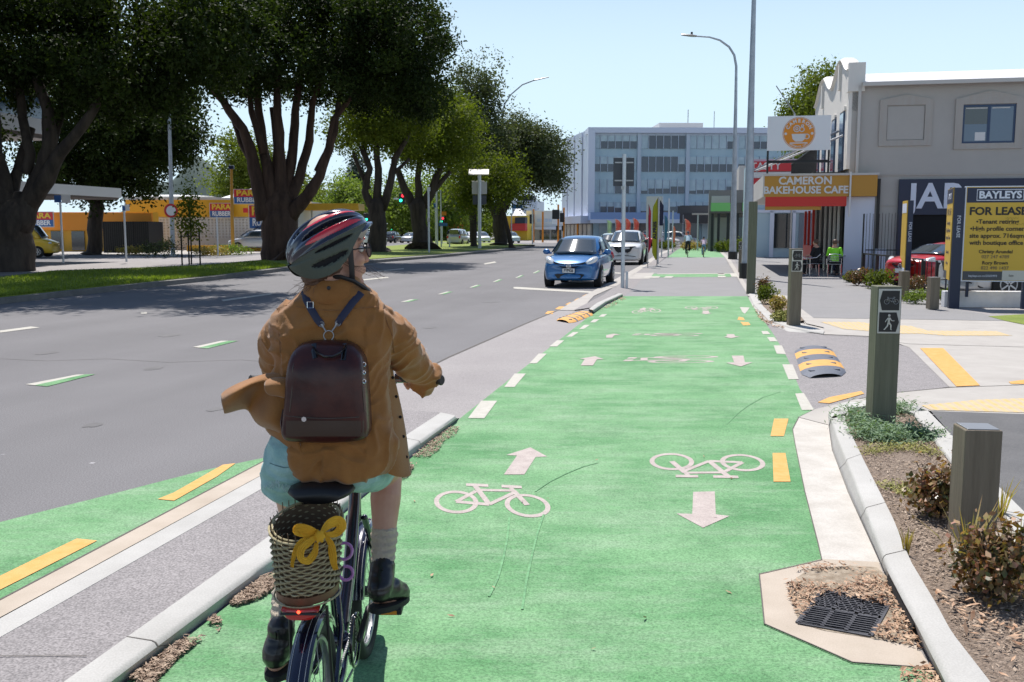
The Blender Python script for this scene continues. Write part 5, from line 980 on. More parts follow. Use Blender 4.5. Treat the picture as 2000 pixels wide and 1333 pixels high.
# sign seen from behind
def pole(t, h, r=.04, m='steel_light', x=0, y=0, z0=0): mb = MB(); mb.cyl((x,y), r, z0, h, 12); return mb.build('pole', m, t, smooth=True)
g = G(1216,563); t = thing('road_sign', 'tall pale sign pole with dark square panel seen from behind beside the blue hatchback', 'sign', g)
pole(t, 3.9, .058); pole(t, .5, .04, x=.09, y=-.25); s = W(1216,313,g.y).z
mb = MB(); mb.box(-.31,.30,.06,.075,2.98,3.80,bev=.006); p = mb.build('panel', 'fin_dark', t); C_(p, 'bracket', 'dull_metal', [(-.27,.27,.03,.058,3.12,3.16),(-.27,.27,.03,.058,3.64,3.68)]); C_(t, 'clamp', 'dull_metal', [(-.09,.0,-.07,-.05,2.88,2.98)])
# solar sign
g = G(937,487,.1); t = thing('solar_sign', 'pale pole with solar panel and square cabinet on the grass strip', 'sign', g); s_ = g.y/F; zz = lambda y: W(937, y, g.y).z
pole(t, zz(340), .15, 'steel_light'); mb = MB(); mb.box(-.85,.85,-.5,.5,-.04,.04,T=Matrix.Translation((-.05,0,zz(339))) @ Matrix.Rotation(R(28), 4, 'X')); mb.build('solar_panel', 'offwhite', t)
C_(t, 'cabinet', 'offwhite', [(-.65,.62,.1,.35,zz(382),zz(356))], bev=.04); C_(t, 'louvre_panel', 'fin_dark', [(-.58,.58,.1,.3,zz(402),zz(384))])
# thin posts on the strip
def post(label, px, py, top, r, m='steel_light', gz=.1, blades=(), name='sign_post', group=None):
    g = G(px, py, gz); t = thing(name, label, 'post', g, group=group); h = W(px, top, g.y).z-gz; pole(t, h, r, m); s = g.y/F
    for nm, dx, y0, y1, wpx, mm in blades:
        z1, z0 = W(px, y0, g.y).z-gz, W(px, y1, g.y).z-gz; C_(t, nm, mm, [(dx*s-wpx*s/2, dx*s+wpx*s/2, -.05-r, -.02-r, z0, z1)], bev=.004)
    return t
post('thin white post with a small bracket beside the leaning trunk', 838, 495, 370, .07, blades=[('bracket',1,366,374,6,'steel_light'),('collar',0,426,433,5,'offwhite')])
post('short white marker post on the grass right of the leaning trunk', 878, 484, 457, .07)
post('white post with blue and yellow blade signs on the left pavement', 247, 512, 401, .05, blades=[('blue_sign',1,403,412,6,'sign_blue'),('white_sign',8,400,412,8,'sign_white')])
post('white post with a blue parking sign and a white sign near the gnarled trunk', 124, 514, 384, .05, blades=[('blue_sign',-3,382,396,13,'sign_blue'),('white_sign',13,380,397,17,'sign_white')])
post('plain white post in front of the small rubber sign', 426, 499, 424, .05)
post('thin pale pole left of the solar sign', 854, 484, 370, .09); post('second thin pale pole right beside it with an orange sign', 862, 484, 372, .07, blades=[('orange_sign',6,414,421,9,'orange'),('blue_sign',4,436,442,17,'sign_blue')])
post('pale post by the far intersection with angled top', 999, 482, 417, .06); post('blue-marked pale pole beyond the leaning trunk', 851, 482, 396, .05, blades=[('blue_sign',0,398,406,7,'sign_blue')])
t = post('pale pole carrying the blue street name plate over the intersection', 1040, 478, 412, .08, blades=[('street_name_plate',-30,400,408,20,'sign_blue')]); mb = MB(); g = G(1040,478,.1); mb.tube([W(1040,412,g.y)-t.location, W(1036,406,g.y)-t.location, W(1012,403,g.y)-t.location], .05, 6); mb.build('arm', 'steel_light', t)
# traffic lights
dm('glow_green', (.0,.5,.3), .3, emit=((.03,.95,.55), 2.2)); dm('glow_red', (.6,.02,.02), .3, emit=((.95,.03,.05), 2.)); dm('lens_off', (.02,.02,.02), .3)
def signal(label, px, py, w, h, Y, lit, arm=None, postpx=None, gx=0):
    c = W(px, py, Y); s = Y/F; t = thing('traffic_light', label, 'traffic light', (c.x, c.y, c.z), group='traffic lights at the far intersection'); hw, hh = w*s/2, h*s/2
    C_(t, 'housing', 'black', [(-hw,hw,-.1,.2,-hh,hh)], bev=.03)
    for nm, dx, dy, m in lit: mb = MB(); r = max(.14, h*s*.15); mb.tube([(dx*s,-.14,-dy*s),(dx*s,-.1,-dy*s)], r, 14); mb.build('lens', m, t)
    if arm: C_(t, 'mast_arm', 'steel_light', [(arm[0]*s, -hw, -.05, .05, -.12, .06)])
    if postpx is not None: mb = MB(); mb.cyl((postpx*s, .1), .07, -c.z, -hh*.2, 8); mb.build('pole', 'steel_light', t)
    return t
signal('hanging traffic light showing red and green above the road right of the mid-size trunk', 785, 388, 12, 20, 110, [('r',2,-5,'glow_red'),('g',-2,4,'glow_green')], arm=(-16,))
signal('green traffic light left of the mid-size trunk, upper one', 715, 425, 10, 16, 110, [('g',1,4,'glow_green')], arm=None, postpx=2)
signal('green traffic light left of the mid-size trunk, lower and right one', 724, 431, 8, 14, 112, [('g',0,3,'glow_green')], postpx=4)
signal('red and green traffic light on the thin pole beyond the leaning trunk', 863, 430, 9, 14, 112, [('r',2,-3,'glow_red'),('g',-1,3,'glow_green')], postpx=0)
signal('tiny green traffic light far down the street', 764, 448, 5, 8, 150, [('g',0,0,'glow_green')], postpx=0)
signal('green traffic light glowing in front of the tall evergreen', 921, 428, 6, 8, 105, [('g',0,0,'glow_green')], postpx=0)
OP = [(1039,425,1042),(1083,416,1090),(1098,422,1101),(1146,428,1150),(1177,427,1173),(1054,430,1060),(1132,440,1128)]
for i, (px, y, pp) in enumerate(OP):
    lb = ['orange signal pole furthest left before the white building','tall orange signal pole with the widest black head','orange signal pole just right of the tallest one','orange signal pole at the corner of the office block','orange signal pole above the white sport utility car','slim orange pole without a visible head, second from the left','slim orange pole by the pale shop windows'][i]
    g = G(pp, 474, 0); t = thing('signal_pole', lb, 'traffic light', g, group='orange signal poles at the intersection'); h = W(pp, y-16, g.y).z; mb = MB(); mb.cyl((0,0), .13, 0, h, 8); mb.build('pole', 'orange', t)
    if i < 5:
        s = g.y/F; z = W(px, y+4, g.y).z; C_(t, 'signal_head', 'black', [((px-pp)*s-.35,(px-pp)*s+.25+(i == 1)*.4,-.35,-.1,z-.6,z+.7)], bev=.03)
        C_(t, 'push_button', 'black', [(-.3,-.1,-.2,0,1.6,2.3)])
# bollards with pictograms
def pictobollard(label, g, w, h, rz=0., cap=True, m='timber'):
    t = thing('sign_bollard', label, 'bollard', g, rz, group='timber bollards with cycle and walking signs'); d = w
    mb = MB(); mb.box(-w/2,w/2,-d/2,d/2,-.05,h,bev=.006); mb.build('post', m, t)
    pw = w*.92; ph = pw*2.05; z1 = h-.02; mb = MB(); mb.box(-pw/2,pw/2,-d/2-.008,-d/2-.001,z1-ph,z1); pl = mb.build('sign_plate', 'offwhite', t); y = -d/2-.0095
    s = pw*.90; zc1 = z1-ph*.26; zc2 = z1-ph*.745; mb = MB()
    mb.add([(-s*.5,y,zc1),(-s*.38,y,zc1+s*.5),(s*.48,y,zc1+s*.5),(s*.48,y,zc1-s*.5),(-s*.38,y,zc1-s*.5)], [(0,4,3,2,1)]); mb.add([(s*.5,y,zc2),(s*.36,y,zc2+s*.5),(-s*.5,y,zc2+s*.5),(-s*.5,y,zc2-s*.5),(s*.36,y,zc2-s*.5)], [(0,1,2,3,4)]); mb.build('sign_panel', 'black', pl)
    mb = MB(); yy = y-.002; lw = s*.022
    for cx in (-.16,.30): mb.ring((cx*s,yy,zc1-s*.06),(0,1,0),.12*s,lw*.5,24,5)
    for a, b in [((-.16,-.06),(-.11,.16)),((-.1,.12),(.20,.12)),((.07,-.06),(.30,-.06)),((.07,-.06),(-.09,.10)),((.07,-.06),(.2,.16)),((.3,-.06),(.2,.12)),((-.15,.18),(-.06,.16)),((.16,.18),(.26,.17))]:
        mb.tube([(a[0]*s,yy,zc1+a[1]*s),(b[0]*s,yy,zc1+b[1]*s)], lw*.5, 5)
    mb.build('bicycle_pictogram', 'dull_metal' if w > .1 else 'offwhite', pl)
    mb = MB(); q = lambda P, r: mb.tube([(x*s,yy,zc2+z*s) for x, z in P], [k*s for k in r], 6)
    mb.ell((0,yy,zc2+.34*s),(.065*s,.004,.07*s),12,8); q([(0,.24),(-.01,.1),(-.02,-.02)], [.075,.06,.05]); q([(-.03,-.02),(-.08,-.2),(-.22,-.38),(-.26,-.37)], [.045,.04,.03,.02]); q([(0,-.02),(.1,-.16),(.1,-.38),(.15,-.39)], [.045,.04,.03,.02]); q([(-.06,.2),(-.14,.1),(-.19,.0)], [.03,.025,.02]); q([(.05,.2),(.12,.08),(.26,.07)], [.03,.025,.02])
    mb.build('walker_pictogram', 'offwhite', pl); return t
g = G(1719,826,.08); pictobollard('near timber bollard with cycle and walking signs standing in the juniper', (g.x, g.y, .05), .195, 1.19, rz=-R(4), m='timber_green')
g = G(1550,628,.1); pictobollard('farther timber bollard with cycle and walking signs by the small bush', (g.x, g.y, .08), .20, 1.30, rz=-R(3))
for lb, p in [('left one of the two small grey sign posts beside the tall pole', (1447,533)), ('right one of the two small grey sign posts beside the tall pole', (1453,541))]:
    g = G(p[0], p[1], 0); pictobollard(lb, (g.x, g.y, 0), .16, 1.25, rz=-RDA-R(30))
def plainbollard(label, px, py, w, top, gz=.07, rz=0., h=None):
    g = G(px, py, gz); t = thing('timber_bollard', label, 'bollard', (g.x, g.y, gz-.04), rz, group='plain square timber bollards'); h = h or (W(px, top, g.y).z-gz)+.04; mb = MB(); mb.box(-w/2,w/2,-w/2,w/2,0,h,bev=.006); mb.build('post', 'timber', t); mb = MB(); mb.box(-w/2+.012,w/2-.012,-w/2+.012,w/2-.012,h,h+.006,bev=.002); mb.build('top_cap', 'dull_metal', t); return t
plainbollard('short thick timber bollard nearest the camera behind the reddish shrub', 1897, 1050, .185, 858, h=.64, rz=-R(6))
plainbollard('left of the two distant plain timber bollards beside the grassy clump', 1764, 583, .2, 530); plainbollard('right of the two distant plain timber bollards, left of the lease sign', 1821, 600, .2, 542)
g = G(1466,575,0); t = thing('timber_post', 'tall dark green timber post standing on the path edge in front of the canopy', 'post', g, -RDA); mb = MB(); mb.box(-.11,.11,-.13,.13,-.02,2.45,bev=.008); mb.build('post', 'timber_green', t)
# rubber speed humps
def hump(label, c, u, v, n=4, kind=0, frac=.5):
    """c centre, u long axis half vector, v half width vector"""
    t = thing('speed_hump', label, 'speed hump', c, group='striped rubber speed humps'); mY, mK = MB(), MB()
    for k in range(n):
        np_ = (n+1)/2; st_ = [0]
        for q_ in range(n): st_.append(st_[-1]+(frac if (q_+kind) % 2 == 0 else 1-frac))
        a = -1+2*st_[k]/st_[-1]; b = -1+2*st_[k+1]/st_[-1]; mb = mY if (k+kind) % 2 == 0 else mK; secs = []
        for q in (a, (a+b)/2, b):
            e = 1-.0*abs(q); row = []
            edge = math.sqrt(max(.05, 1-max(0, abs(q)-.7)**2*6))
            for j in range(11): w_ = -1+2*j/10; hgt = .055*(1-w_*w_)**.7*edge+.002; row.append(u*q+v*w_*edge+Vector((0,0,hgt)))
            secs.append(row)
        mb.loft(secs, caps=False, closed=False)
        for w_ in (-.55,.55):
            if k % 1 == 0: 
                p = u*((a+b)/2)+v*w_+Vector((0,0,.05)); mK.box(-.03,.03,-.03,.03,-.03,.0,T=Matrix.Translation(p))
    mY.build('yellow_segment', 'yellow_paint', t); mK.build('black_segment', 'rubber_grey', t)
dm('rubber_grey', (.11,.12,.15), .6, grain=.25, gs=60)
a, b = G(1572,684), G(1618,722); c = (a+b)/2; u = (G(1608,732)-G(1583,677))/2*1.0; hump('striped rubber speed hump on the driveway throat beside the green path', Vector((G(1598,707).x, G(1598,707).y, .01)), (G(1610,733)-G(1584,678))/2, (G(1638,702)-G(1558,706))/2, n=5, kind=1)
hump('striped rubber speed hump between road and cycle path near the blue hatchback', Vector((G(1124,621).x, G(1124,621).y, .008)), (G(1147,612)-G(1100,629))/2, (G(1146,625)-G(1104,618))/2*.8, n=7, kind=0, frac=.8)
# drain grate with an inlet in the kerb
g0 = G(1558,1224,0); g1 = G(1607,1160,0); g2 = G(1742,1196,0); g3 = G(1700,1250,0)
t = thing('drain_grate', 'black cast-iron drain grate with slanting slots half covered by dry leaves', 'drain', (g0+g2)/2); o_ = t.location.copy(); dm('cast_iron', (.05,.05,.06), .6, .5, col2=(.08,.08,.09), ns=20, bump=.3)
A0, U_, V_ = g0-o_, g3-g0, g1-g0
def gp(a, b, z): return A0+U_*a+V_*b+Vector((0,0,z))
mb = MB(); mb.add([gp(0,0,.0146),gp(1,0,.0146),gp(1,1,.0146),gp(0,1,.0146)], [(0,1,2,3)]); mb.build('pit', 'dark_void', t)
mb = MB()
def bar(a, b, w): 
    p, q = gp(*a, .020), gp(*b, .020); d = (q-p).normalized(); n = Vector((-d.y, d.x, 0))*w/2; mb.add([p-n,q-n,q+n,p+n,p-n-Vector((0,0,.005)),q-n-Vector((0,0,.005)),q+n-Vector((0,0,.005)),p+n-Vector((0,0,.005))], [(0,1,2,3),(4,7,6,5),(0,4,5,1),(1,5,6,2),(2,6,7,3),(3,7,4,0)])
for k in (0,.33,.66,1): bar((k,0),(k,1),.022 if k in (0,1) else .016)
for k in (0,.5,1): bar((0,k),(1,k),.02)
for k in range(18):
    y = k/18; bar((0,min(1,y*.5+.0)),(1,min(1,y*.5+.03)),.007) if k % 2 == 0 else None
for k in range(9):
    y = .52+k*.055; bar((0,y),(1,min(1,y+.0)),.007)
    bar((max(0,k/9-.25),1),(min(1,k/9+.1),.5),.007)
mb.build('grate_bars', 'cast_iron', t)
t = thing('kerb_inlet', 'dark opening in the kerb face beside the drain grate', 'drain', G(1760,1190)); q = [G(1735,1142,.012)-t.location, G(1786,1240,.012)-t.location]; d = (q[1]-q[0]).normalized(); n_ = Vector((-d.y, d.x, 0)); n_ = -n_ if n_.x > 0 else n_
mb = MB(); mb.add([q[0]+n_*.012, q[1]+n_*.012, q[1]+n_*.004+Vector((0,0,.052)), q[0]+n_*.004+Vector((0,0,.052))], [(0,1,2,3)]); mb.build('opening', 'dark_void', t)
# flags and banners
def feather(label, px, top, bot, Y, m, w=9, lean=1, txt=None, name='feather_flag', group='feather flags in the car yard', tm='white'):
    g = W(px, bot, Y); s = Y/F; t = thing(name, label, 'flag', (g.x, Y, 0), group=group); zt = W(px, top, Y).z; zb = g.z; mb = MB(); P = [(0,0,0),(0,0,zb+(zt-zb)*.75),(lean*-w*s*.2,0,zt)]
    mb.tube(P, .025, 6); mb.build('pole', 'steel_light', t); n = 14; vs = []; 
    for i in range(n+1):
        u = i/n; z = zb+(zt-zb)*u; ww = w*s*(1 if u < .7 else max(0, math.cos((u-.7)/.3*PI/2))**.6+.02)*(.8+.2*u); off = math.sin(u*4)*.05; vs += [(0.02-lean*(w*s*.3 if u > .8 else 0)*(u-.8)*2, off, z), (0.02-lean*(w*s*.3 if u > .8 else 0)*(u-.8)*2+ww, off*1.5+.05*math.sin(u*9), z)]
    mb = MB(); mb.add(vs, [(2*i, 2*i+1, 2*i+3, 2*i+2) for i in range(n)]); o = mb.build('flag', m, t, smooth=True); md = o.modifiers.new('s', 'SOLIDIFY'); md.thickness = .01
    if txt: text('lettering', txt, w*s*.55, tm, o, (w*s*.45, -.12, zb+(zt-zb)*.48), rot=(PI/2,-PI/2,0), bold=.01)
    return t
dm('flag_red', (.62,.16,.13), .7, col2=(.66,.42,.40), ns=2.2, contrast=.12, transl=.25); dm('flag_teal', (.42,.52,.54), .7, transl=.3); dm('flag_lime', (.34,.36,.02), .7, transl=.2); dm('flag_blue', (.10,.25,.45), .7, transl=.2); dm('flag_crimson', (.45,.02,.06), .7, transl=.2); dm('banner_pale', (.50,.52,.64), .7, transl=.2)
feather('pale teal feather flag leaning left above the white sport utility car', 1186, 430, 455, 90, 'flag_teal', 9, group=None, tm='navy')
feather('leftmost red feather flag above the white sport utility car', 1202, 428, 470, 90, 'flag_red', 11); feather('red feather flag in the middle, right of the sign pole', 1221, 426, 470, 90, 'flag_red', 11); feather('red feather flag just left of the pale banner', 1237, 426, 470, 90, 'flag_red', 11)
feather('red feather flag behind the adult cyclist', 1338, 428, 472, 92, 'flag_red', 11)
feather('small red-and-blue feather flag beyond the pale poles', 1313, 440, 478, 85, 'flag_red', 6); feather('blue patterned feather flag between the poles', 1297, 420, 475, 88, 'flag_blue', 7)
def banner(label, px0, px1, y0, y1, yb, m, txt=None, poleside=1, cols=None, name='banner_flag', Y=None):
    g = G(px0, yb, 0); Y = g.y; s = Y/F; t = thing(name, label, 'flag', (W((px0+px1)/2, yb, Y).x, Y, 0)); w = (px1-px0)*s; zt, zb = W(px0, y0, Y).z, W(px0, y1, Y).z
    mb = MB(); n = 16; vs = []
    for i in range(n+1):
        u = i/n; z = zb+(zt-zb)*u
        wl = 1. if u < .86 else 1-(u-.86)/.14*.85
        if u < .1: wl = .3+.7*u/.1
        for j in range(4): x = -w/2*poleside+poleside*w*wl*j/3; vs.append((x, .04*math.sin(u*7+j), z))
    mb.add(vs, [(4*i+j, 4*i+j+1, 4*i+j+5, 4*i+j+4) for i in range(n) for j in range(3)]); o = mb.build('flag', m, t, smooth=True, auto=180); md = o.modifiers.new('s', 'SOLIDIFY'); md.thickness = .008
    mb = MB(); mb.tube([(-w/2*poleside,0,.02),(-w/2*poleside,0,zt+.05)], .022, 6); mb.build('pole', 'dull_metal', t); mb = MB(); mb.box(-.3,.3,-.2,.2,0,.03); mb.build('base_plate', 'dull_metal', t)
    if txt: text('lettering', txt, w*.85, 'black', o, (-.02,-.12,(zb+zt)/2-.05), rot=(PI/2,-PI/2,0), bold=.012, sx=1.25)
    return t
banner('tall lime-green banner with black vertical letters beside the kerb', 1273, 1283, 388, 508, 521, 'flag_lime', 'ALFRES', poleside=-1)
banner('narrow crimson banner left of the lime-green one', 1265, 1270, 402, 494, 524, 'flag_crimson', poleside=1)
g = W(1278,384,60); t = thing('banner_flag', 'large pale lilac banner behind the lime-green one', 'flag', (g.x, 60, 0)); s_ = 60/F; C_(t, 'cloth', 'banner_pale', [(-15*s_,16*s_,0,.02,1.2,g.z)]); pole(t, g.z, .04, x=16*s_)
t = thing('banner_flag', 'dark navy flag on the pale pole right of the lime-green banner', 'flag', (W(1285,500,48).x, 48, 0)); z = lambda y: W(1285, y, 48).z; mb = MB(); s_ = 48/F; mb.add([(0,0,z(441)),(9*s_,.05,z(441)),(10*s_,.1,z(402)),(1*s_,0,z(389)),(-3*s_,0,z(395))], [(0,1,2,3,4)]); mb.build('flag', 'navy', t); pole(t, z(390), .045)
post('slim grey flagpole on the path edge, left of the two', 1305, 502, 388, .05, gz=0, name='flagpole'); post('slim grey flagpole on the path edge, right of the two', 1313, 493, 412, .05, gz=0, name='flagpole'); post('slim pale pole behind the child cyclist', 1362, 490, 420, .06, gz=0, name='flagpole')
# lease sign boards
def lease(label, px0, px1, pyb, top, bot, Y, full=True):
    a = W(px0, pyb, Y); b = W(px1, pyb, Y-.25); dv = b-a; w = math.hypot(dv.x, dv.y); rz = math.atan2(dv.y, dv.x); t = thing('lease_sign', label, 'sign', (a.x, Y, 0), rz); zt = W(px0, top, Y).z; zb = W(px0, bot, Y).z; h = zt-zb
    C_(t, 'post', 'navy', [(-.24,-.03,-.05,.10,0,zt-.01)]); 
    if full: C_(t, 'post', 'navy', [(w-.05,w+.1,.03,.12,0,zb+.02)]); C_(t, 'brace', 'navy', [(.12,.18,.1,.14,.25,zb)])
    bd = C_(t, 'board', 'sign_board_yellow', [(0,w,-.02,.02,zb,zt)]); C_(bd, 'header_panel', 'navy', [(.015,w-.015,-.026,-.021,zt-h*.165,zt-.015)]); C_(bd, 'board_frame', 'office_white', [(-.03,0,-.03,.03,zb-.02,zt+.02),(0,w,-.03,.03,zt,zt+.02),(0,w,-.03,.03,zb-.02,zb)])
    y = -.028; C_(bd, 'footer_panel', 'fin_dark', [(.01,w*.62,-.026,-.021,zb+.01,zb+h*.10)]); C_(bd, 'footer_panel', 'offwhite', [(w*.62,w,-.025,-.021,zb+.01,zb+h*.11)])
    if full:
        C_(bd, 'logo_frame', 'office_white', [(w*.16,w*.88,y,y+.003,zt-h*.145,zt-h*.138),(w*.16,w*.88,y,y+.003,zt-h*.032,zt-h*.025),(w*.16,w*.168,y,y+.003,zt-h*.138,zt-h*.032),(w*.872,w*.88,y,y+.003,zt-h*.138,zt-h*.032)])
        def L_(s, fz, size, bold, m='black', x=.5, sx=1.): return text('lettering', s, size*h, m, bd, (w*x, y, zt-h*fz), bold=bold*h, ext=.001, sx=sx)
        L_('BAYLEYS', .087, .105, .004, 'office_white', .52, 1.04); L_('FOR LEASE', .26, .115, .0035, x=.5, sx=1.04); L_('\u2022Tenant retiring', .37, .066, .0014); L_('\u2022High profile corner', .445, .066, .0014); L_('site approx. 716sqm', .52, .066, .0014); L_('with boutique office', .595, .066, .0014)
        L_('Christy Arundel', .69, .052, .001); L_('027 247 4789', .745, .05, 0, 'shade_brown'); L_('Rory Brown', .81, .052, .001); L_('022 490 1437', .865, .05, 0, 'shade_brown'); text('lettering', 'bayleys.co.nz/2503992', h*.032, 'office_white', bd, (w*.32, y, zb+h*.05), ext=.001); text('lettering', 'Sale', h*.032, 'black', bd, (w*.76, y, zb+h*.055), ext=.001)
        # scribbles
        mb = MB()
        for k in range(3):
            P = [(w*(.62+.07*k)+.02*i*(1+.3*k), y-.001, zt-h*(.33+.065*k)-.012*h*math.sin(i*2.3+k)) for i in range(14)]; mb.tube(P, .0016, 4)
        mb.build('scribble', 'black', bd)
    # side wing going back
    text('lettering', 'FOR LEASE', h*.05, 'office_white', t, (-.135, -.053, zt-h*.42), rot=(PI/2, PI/2, 0), ext=.001)
    wing = thing('wing', None, None); wing.location = (-.24, .02, 0); Rz = Matrix.Rotation(rz, 4, 'Z'); S0 = t.location+Rz @ Vector((-.24,.02,0)); E0 = W(1845,500,22.1); dd = Rz.inverted() @ Vector((E0.x-S0.x, E0.y-S0.y, 0)); wing.rotation_euler = (0, 0, math.atan2(dd.y, dd.x)); return t, wing, h, zt, zb
dm('white_wall', (.62,.63,.66), .7, col2=(.74,.74,.76), ns=3)
dm('sign_board_yellow', (.62,.40,.045), .45); 
def wingparts(t, wing, h, zt, zb, w2, big=True):
    T = Matrix.Translation(wing.location) @ Matrix.Rotation(wing.rotation_euler.z, 4, 'Z'); bpy.data.objects.remove(wing)
    q = lambda nm, m, bx: C_(t, nm, m, [bx], T=T)
    q('side_board', 'sign_board_yellow', (0,w2,-.015,.015,zb,zt)); q('side_header', 'navy', (.01,w2-.01,.016,.02,zt-h*.165,zt-.01)); q('side_footer', 'fin_dark', (w2*.5,w2-.01,.016,.02,zb+.01,zb+h*.09)); q('side_post', 'navy', (w2-.12,w2,-.05,-.02,0,zb))
    for fz, tx, sz in ((.09,'BAYLEYS',.09),(.26,'FOR LEASE',.1),(.38,'Tenant retiring',.06),(.46,'High profile corner',.06),(.54,'site approx. 716sqm',.06),(.7,'Christy Arundel',.05),(.82,'Rory Brown',.05)):
        o = text('lettering', tx, sz*h, 'office_white' if fz < .1 else 'shade_brown', t, (0,0,0), ext=.001, sx=1.); o.matrix_basis = T @ Matrix.Translation((w2/2,.022,zt-h*fz)) @ Matrix.Rotation(PI, 4, 'Z') @ Matrix.Rotation(PI/2, 4, 'X')
r = lease('large yellow and navy lease sign board at the right edge above a low white wall', 1878, 2004, 548, 366, 548, 20.6); wingparts(*r, 1.35)
def small_lease():
    Y = 27.5; a = W(1766,560,Y); t = thing('lease_sign', 'narrow distant lease sign seen edge-on at the left corner of the black garage', 'sign', (a.x, Y, 0), -R(6)); zt = W(1766,392,Y).z; zb = W(1766,534,Y).z
    C_(t, 'post', 'navy', [(0,.14,-.05,.05,0,zt)]); T = Matrix.Rotation(R(6)+math.atan2(1.0,.22), 4, 'Z'); C_(t, 'side_board', 'sign_board_yellow', [(0,.75,-.02,.02,zb,zt)], T=T); C_(t, 'side_header', 'office_white', [(.05,.7,.021,.025,zt-.35,zt-.08)], T=T); C_(t, 'side_footer', 'office_white', [(.02,.73,.02,.025,zb,zb+.15)], T=T)
    text('lettering', 'FOR LEASE', .12, 'office_white', t, (.07,-.053,zt-.9), rot=(PI/2,PI/2,0), ext=.001)
small_lease()
a = W(1868,605,20.9); b = W(2010,605,20.7); t = thing('low_wall', 'low white block wall under the lease sign board', 'wall', (a.x-.25, 20.95, 0), -R(5)); mb = MB(); mb.box(0,3.4,0,.22,0,.36,bev=.012); mb.build('wall', 'white_wall', t)


# fences by the cafe
t = thing('railing_fence', 'tall thin black bar fence against the pale side wall', 'fence', (W(1688,535,35.3).x, 35.3, 0), -RDA)
mb = MB(); 
for k in range(13): mb.box(k*.11,k*.11+.014,0,.014,.1,2.3+.03*(k % 2))
mb.box(0,1.4,-.01,.02,.95,.99); mb.build('bars', 'black', t); C_(t, 'post', 'black', [(-.12,-.07,-.02,.04,0,2.3)])
for i, (lb, p0, p1, Y0, Y1) in enumerate([('low black rail fence sloping behind the fence garden', 1685, 1775, 33.5, 28.6), ('low black rail fence in front of the red car', 1777, 1862, 28., 24.)]):
    a = Vector((W(p0,540,Y0).x, Y0, 0)); b = Vector((W(p1,540,Y1).x, Y1, 0)); t = thing('low_fence', lb, 'fence', a, math.atan2((b-a).y, (b-a).x)); Ln = (b-a).length; mb = MB(); mb.box(0,Ln,-.02,.02,.85,.90); mb.build('rail', 'steel_galv' if i else 'black', t)
    for k in range(4): x = Ln*k/3; C_(t, 'post', 'black', [(x-.05,x+.05,-.05,.05,0,.9)])
    mb = MB()
    for k in range(10): mb.box(Ln*k/10+.1,Ln*k/10+.12,-.01,.01,.15,.85)
    mb.box(0,Ln,-.012,.012,.13,.16); mb.build('bars', 'black', t)
t = thing('low_wall', 'low white kerb wall along the fence garden', 'wall', (W(1700,555,32).x, 32, 0), math.atan2(-5.5, 1.9)); C_(t, 'wall', 'white_wall', [(0,4.6,0,.12,0,.2)])
# ================================================================ the rider
dm('skin', (.50,.27,.19), .55, col2=(.56,.32,.23), ns=9, spec=.35); dm('hair', (.07,.035,.02), .5, col2=(.13,.07,.04), ns=40)
dm('corduroy', (.25,.10,.018), .85, col2=(.33,.14,.03), ns=12, sheen=.25, bump=.25, bs=240, contrast=.5, grain=.07, gs=400)
dm('corduroy_inner', (.23,.10,.035), .85, col2=(.28,.13,.045), ns=9)
dm('denim', (.26,.45,.44), .85, col2=(.38,.58,.56), ns=16, bump=.3, bs=260, grain=.12, gs=500); dm('denim_edge', (.62,.76,.76), .9); dm('leather', (.035,.009,.009), .30, col2=(.07,.019,.014), ns=12, coat=.08, coatr=.25, spec=.35, bump=.15, bs=60)
dm('leather_base', (.05,.028,.018), .38, coat=.15); dm('boot', (.012,.011,.011), .33, coat=.2, bump=.12, bs=40); dm('sock', (.50,.42,.33), .9, bump=.5, bs=160, stretch=(1,1,.02)); dm('navy_strap', (.02,.022,.05), .6); dm('bike_navy', (.007,.008,.028), .22, .3, coat=1.)
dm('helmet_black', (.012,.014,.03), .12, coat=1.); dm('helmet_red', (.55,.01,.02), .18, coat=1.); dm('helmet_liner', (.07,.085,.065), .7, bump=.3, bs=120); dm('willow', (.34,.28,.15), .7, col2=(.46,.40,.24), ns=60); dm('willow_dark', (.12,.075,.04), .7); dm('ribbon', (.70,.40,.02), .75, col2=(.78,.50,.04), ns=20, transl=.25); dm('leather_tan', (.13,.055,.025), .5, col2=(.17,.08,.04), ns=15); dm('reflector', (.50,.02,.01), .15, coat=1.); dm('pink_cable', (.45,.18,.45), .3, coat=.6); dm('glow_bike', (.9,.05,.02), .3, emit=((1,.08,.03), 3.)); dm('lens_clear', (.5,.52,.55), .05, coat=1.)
PO = Vector((-.585, 2.95, 0))
rider = thing('person', 'person riding away in a rust-brown jacket, denim shorts and a red and black helmet', 'person', PO)
TP = Matrix.Translation(-PO)
def cap(mb, pts, rad, n=16):
    pts = [Vector(p) for p in pts]; mb.tube(pts, rad if isinstance(rad, list) else [rad]*len(pts), n)
    for p, r in ((pts[0], rad[0] if isinstance(rad, list) else rad), (pts[-1], rad[-1] if isinstance(rad, list) else rad)):
        if not isinstance(r, tuple): mb.ell(p, (r*.99,)*3, 12, 8)
def warp(o, fn):
    me = o.data; n = len(me.vertices); co = np.empty(n*3); me.vertices.foreach_get('co', co); co = co.reshape(-1, 3); nr = np.empty(n*3); me.vertices.foreach_get('normal', nr); nr = nr.reshape(-1, 3); d = fn(co, nr); co += nr*d[:, None]; me.vertices.foreach_set('co', co.ravel()); me.update()
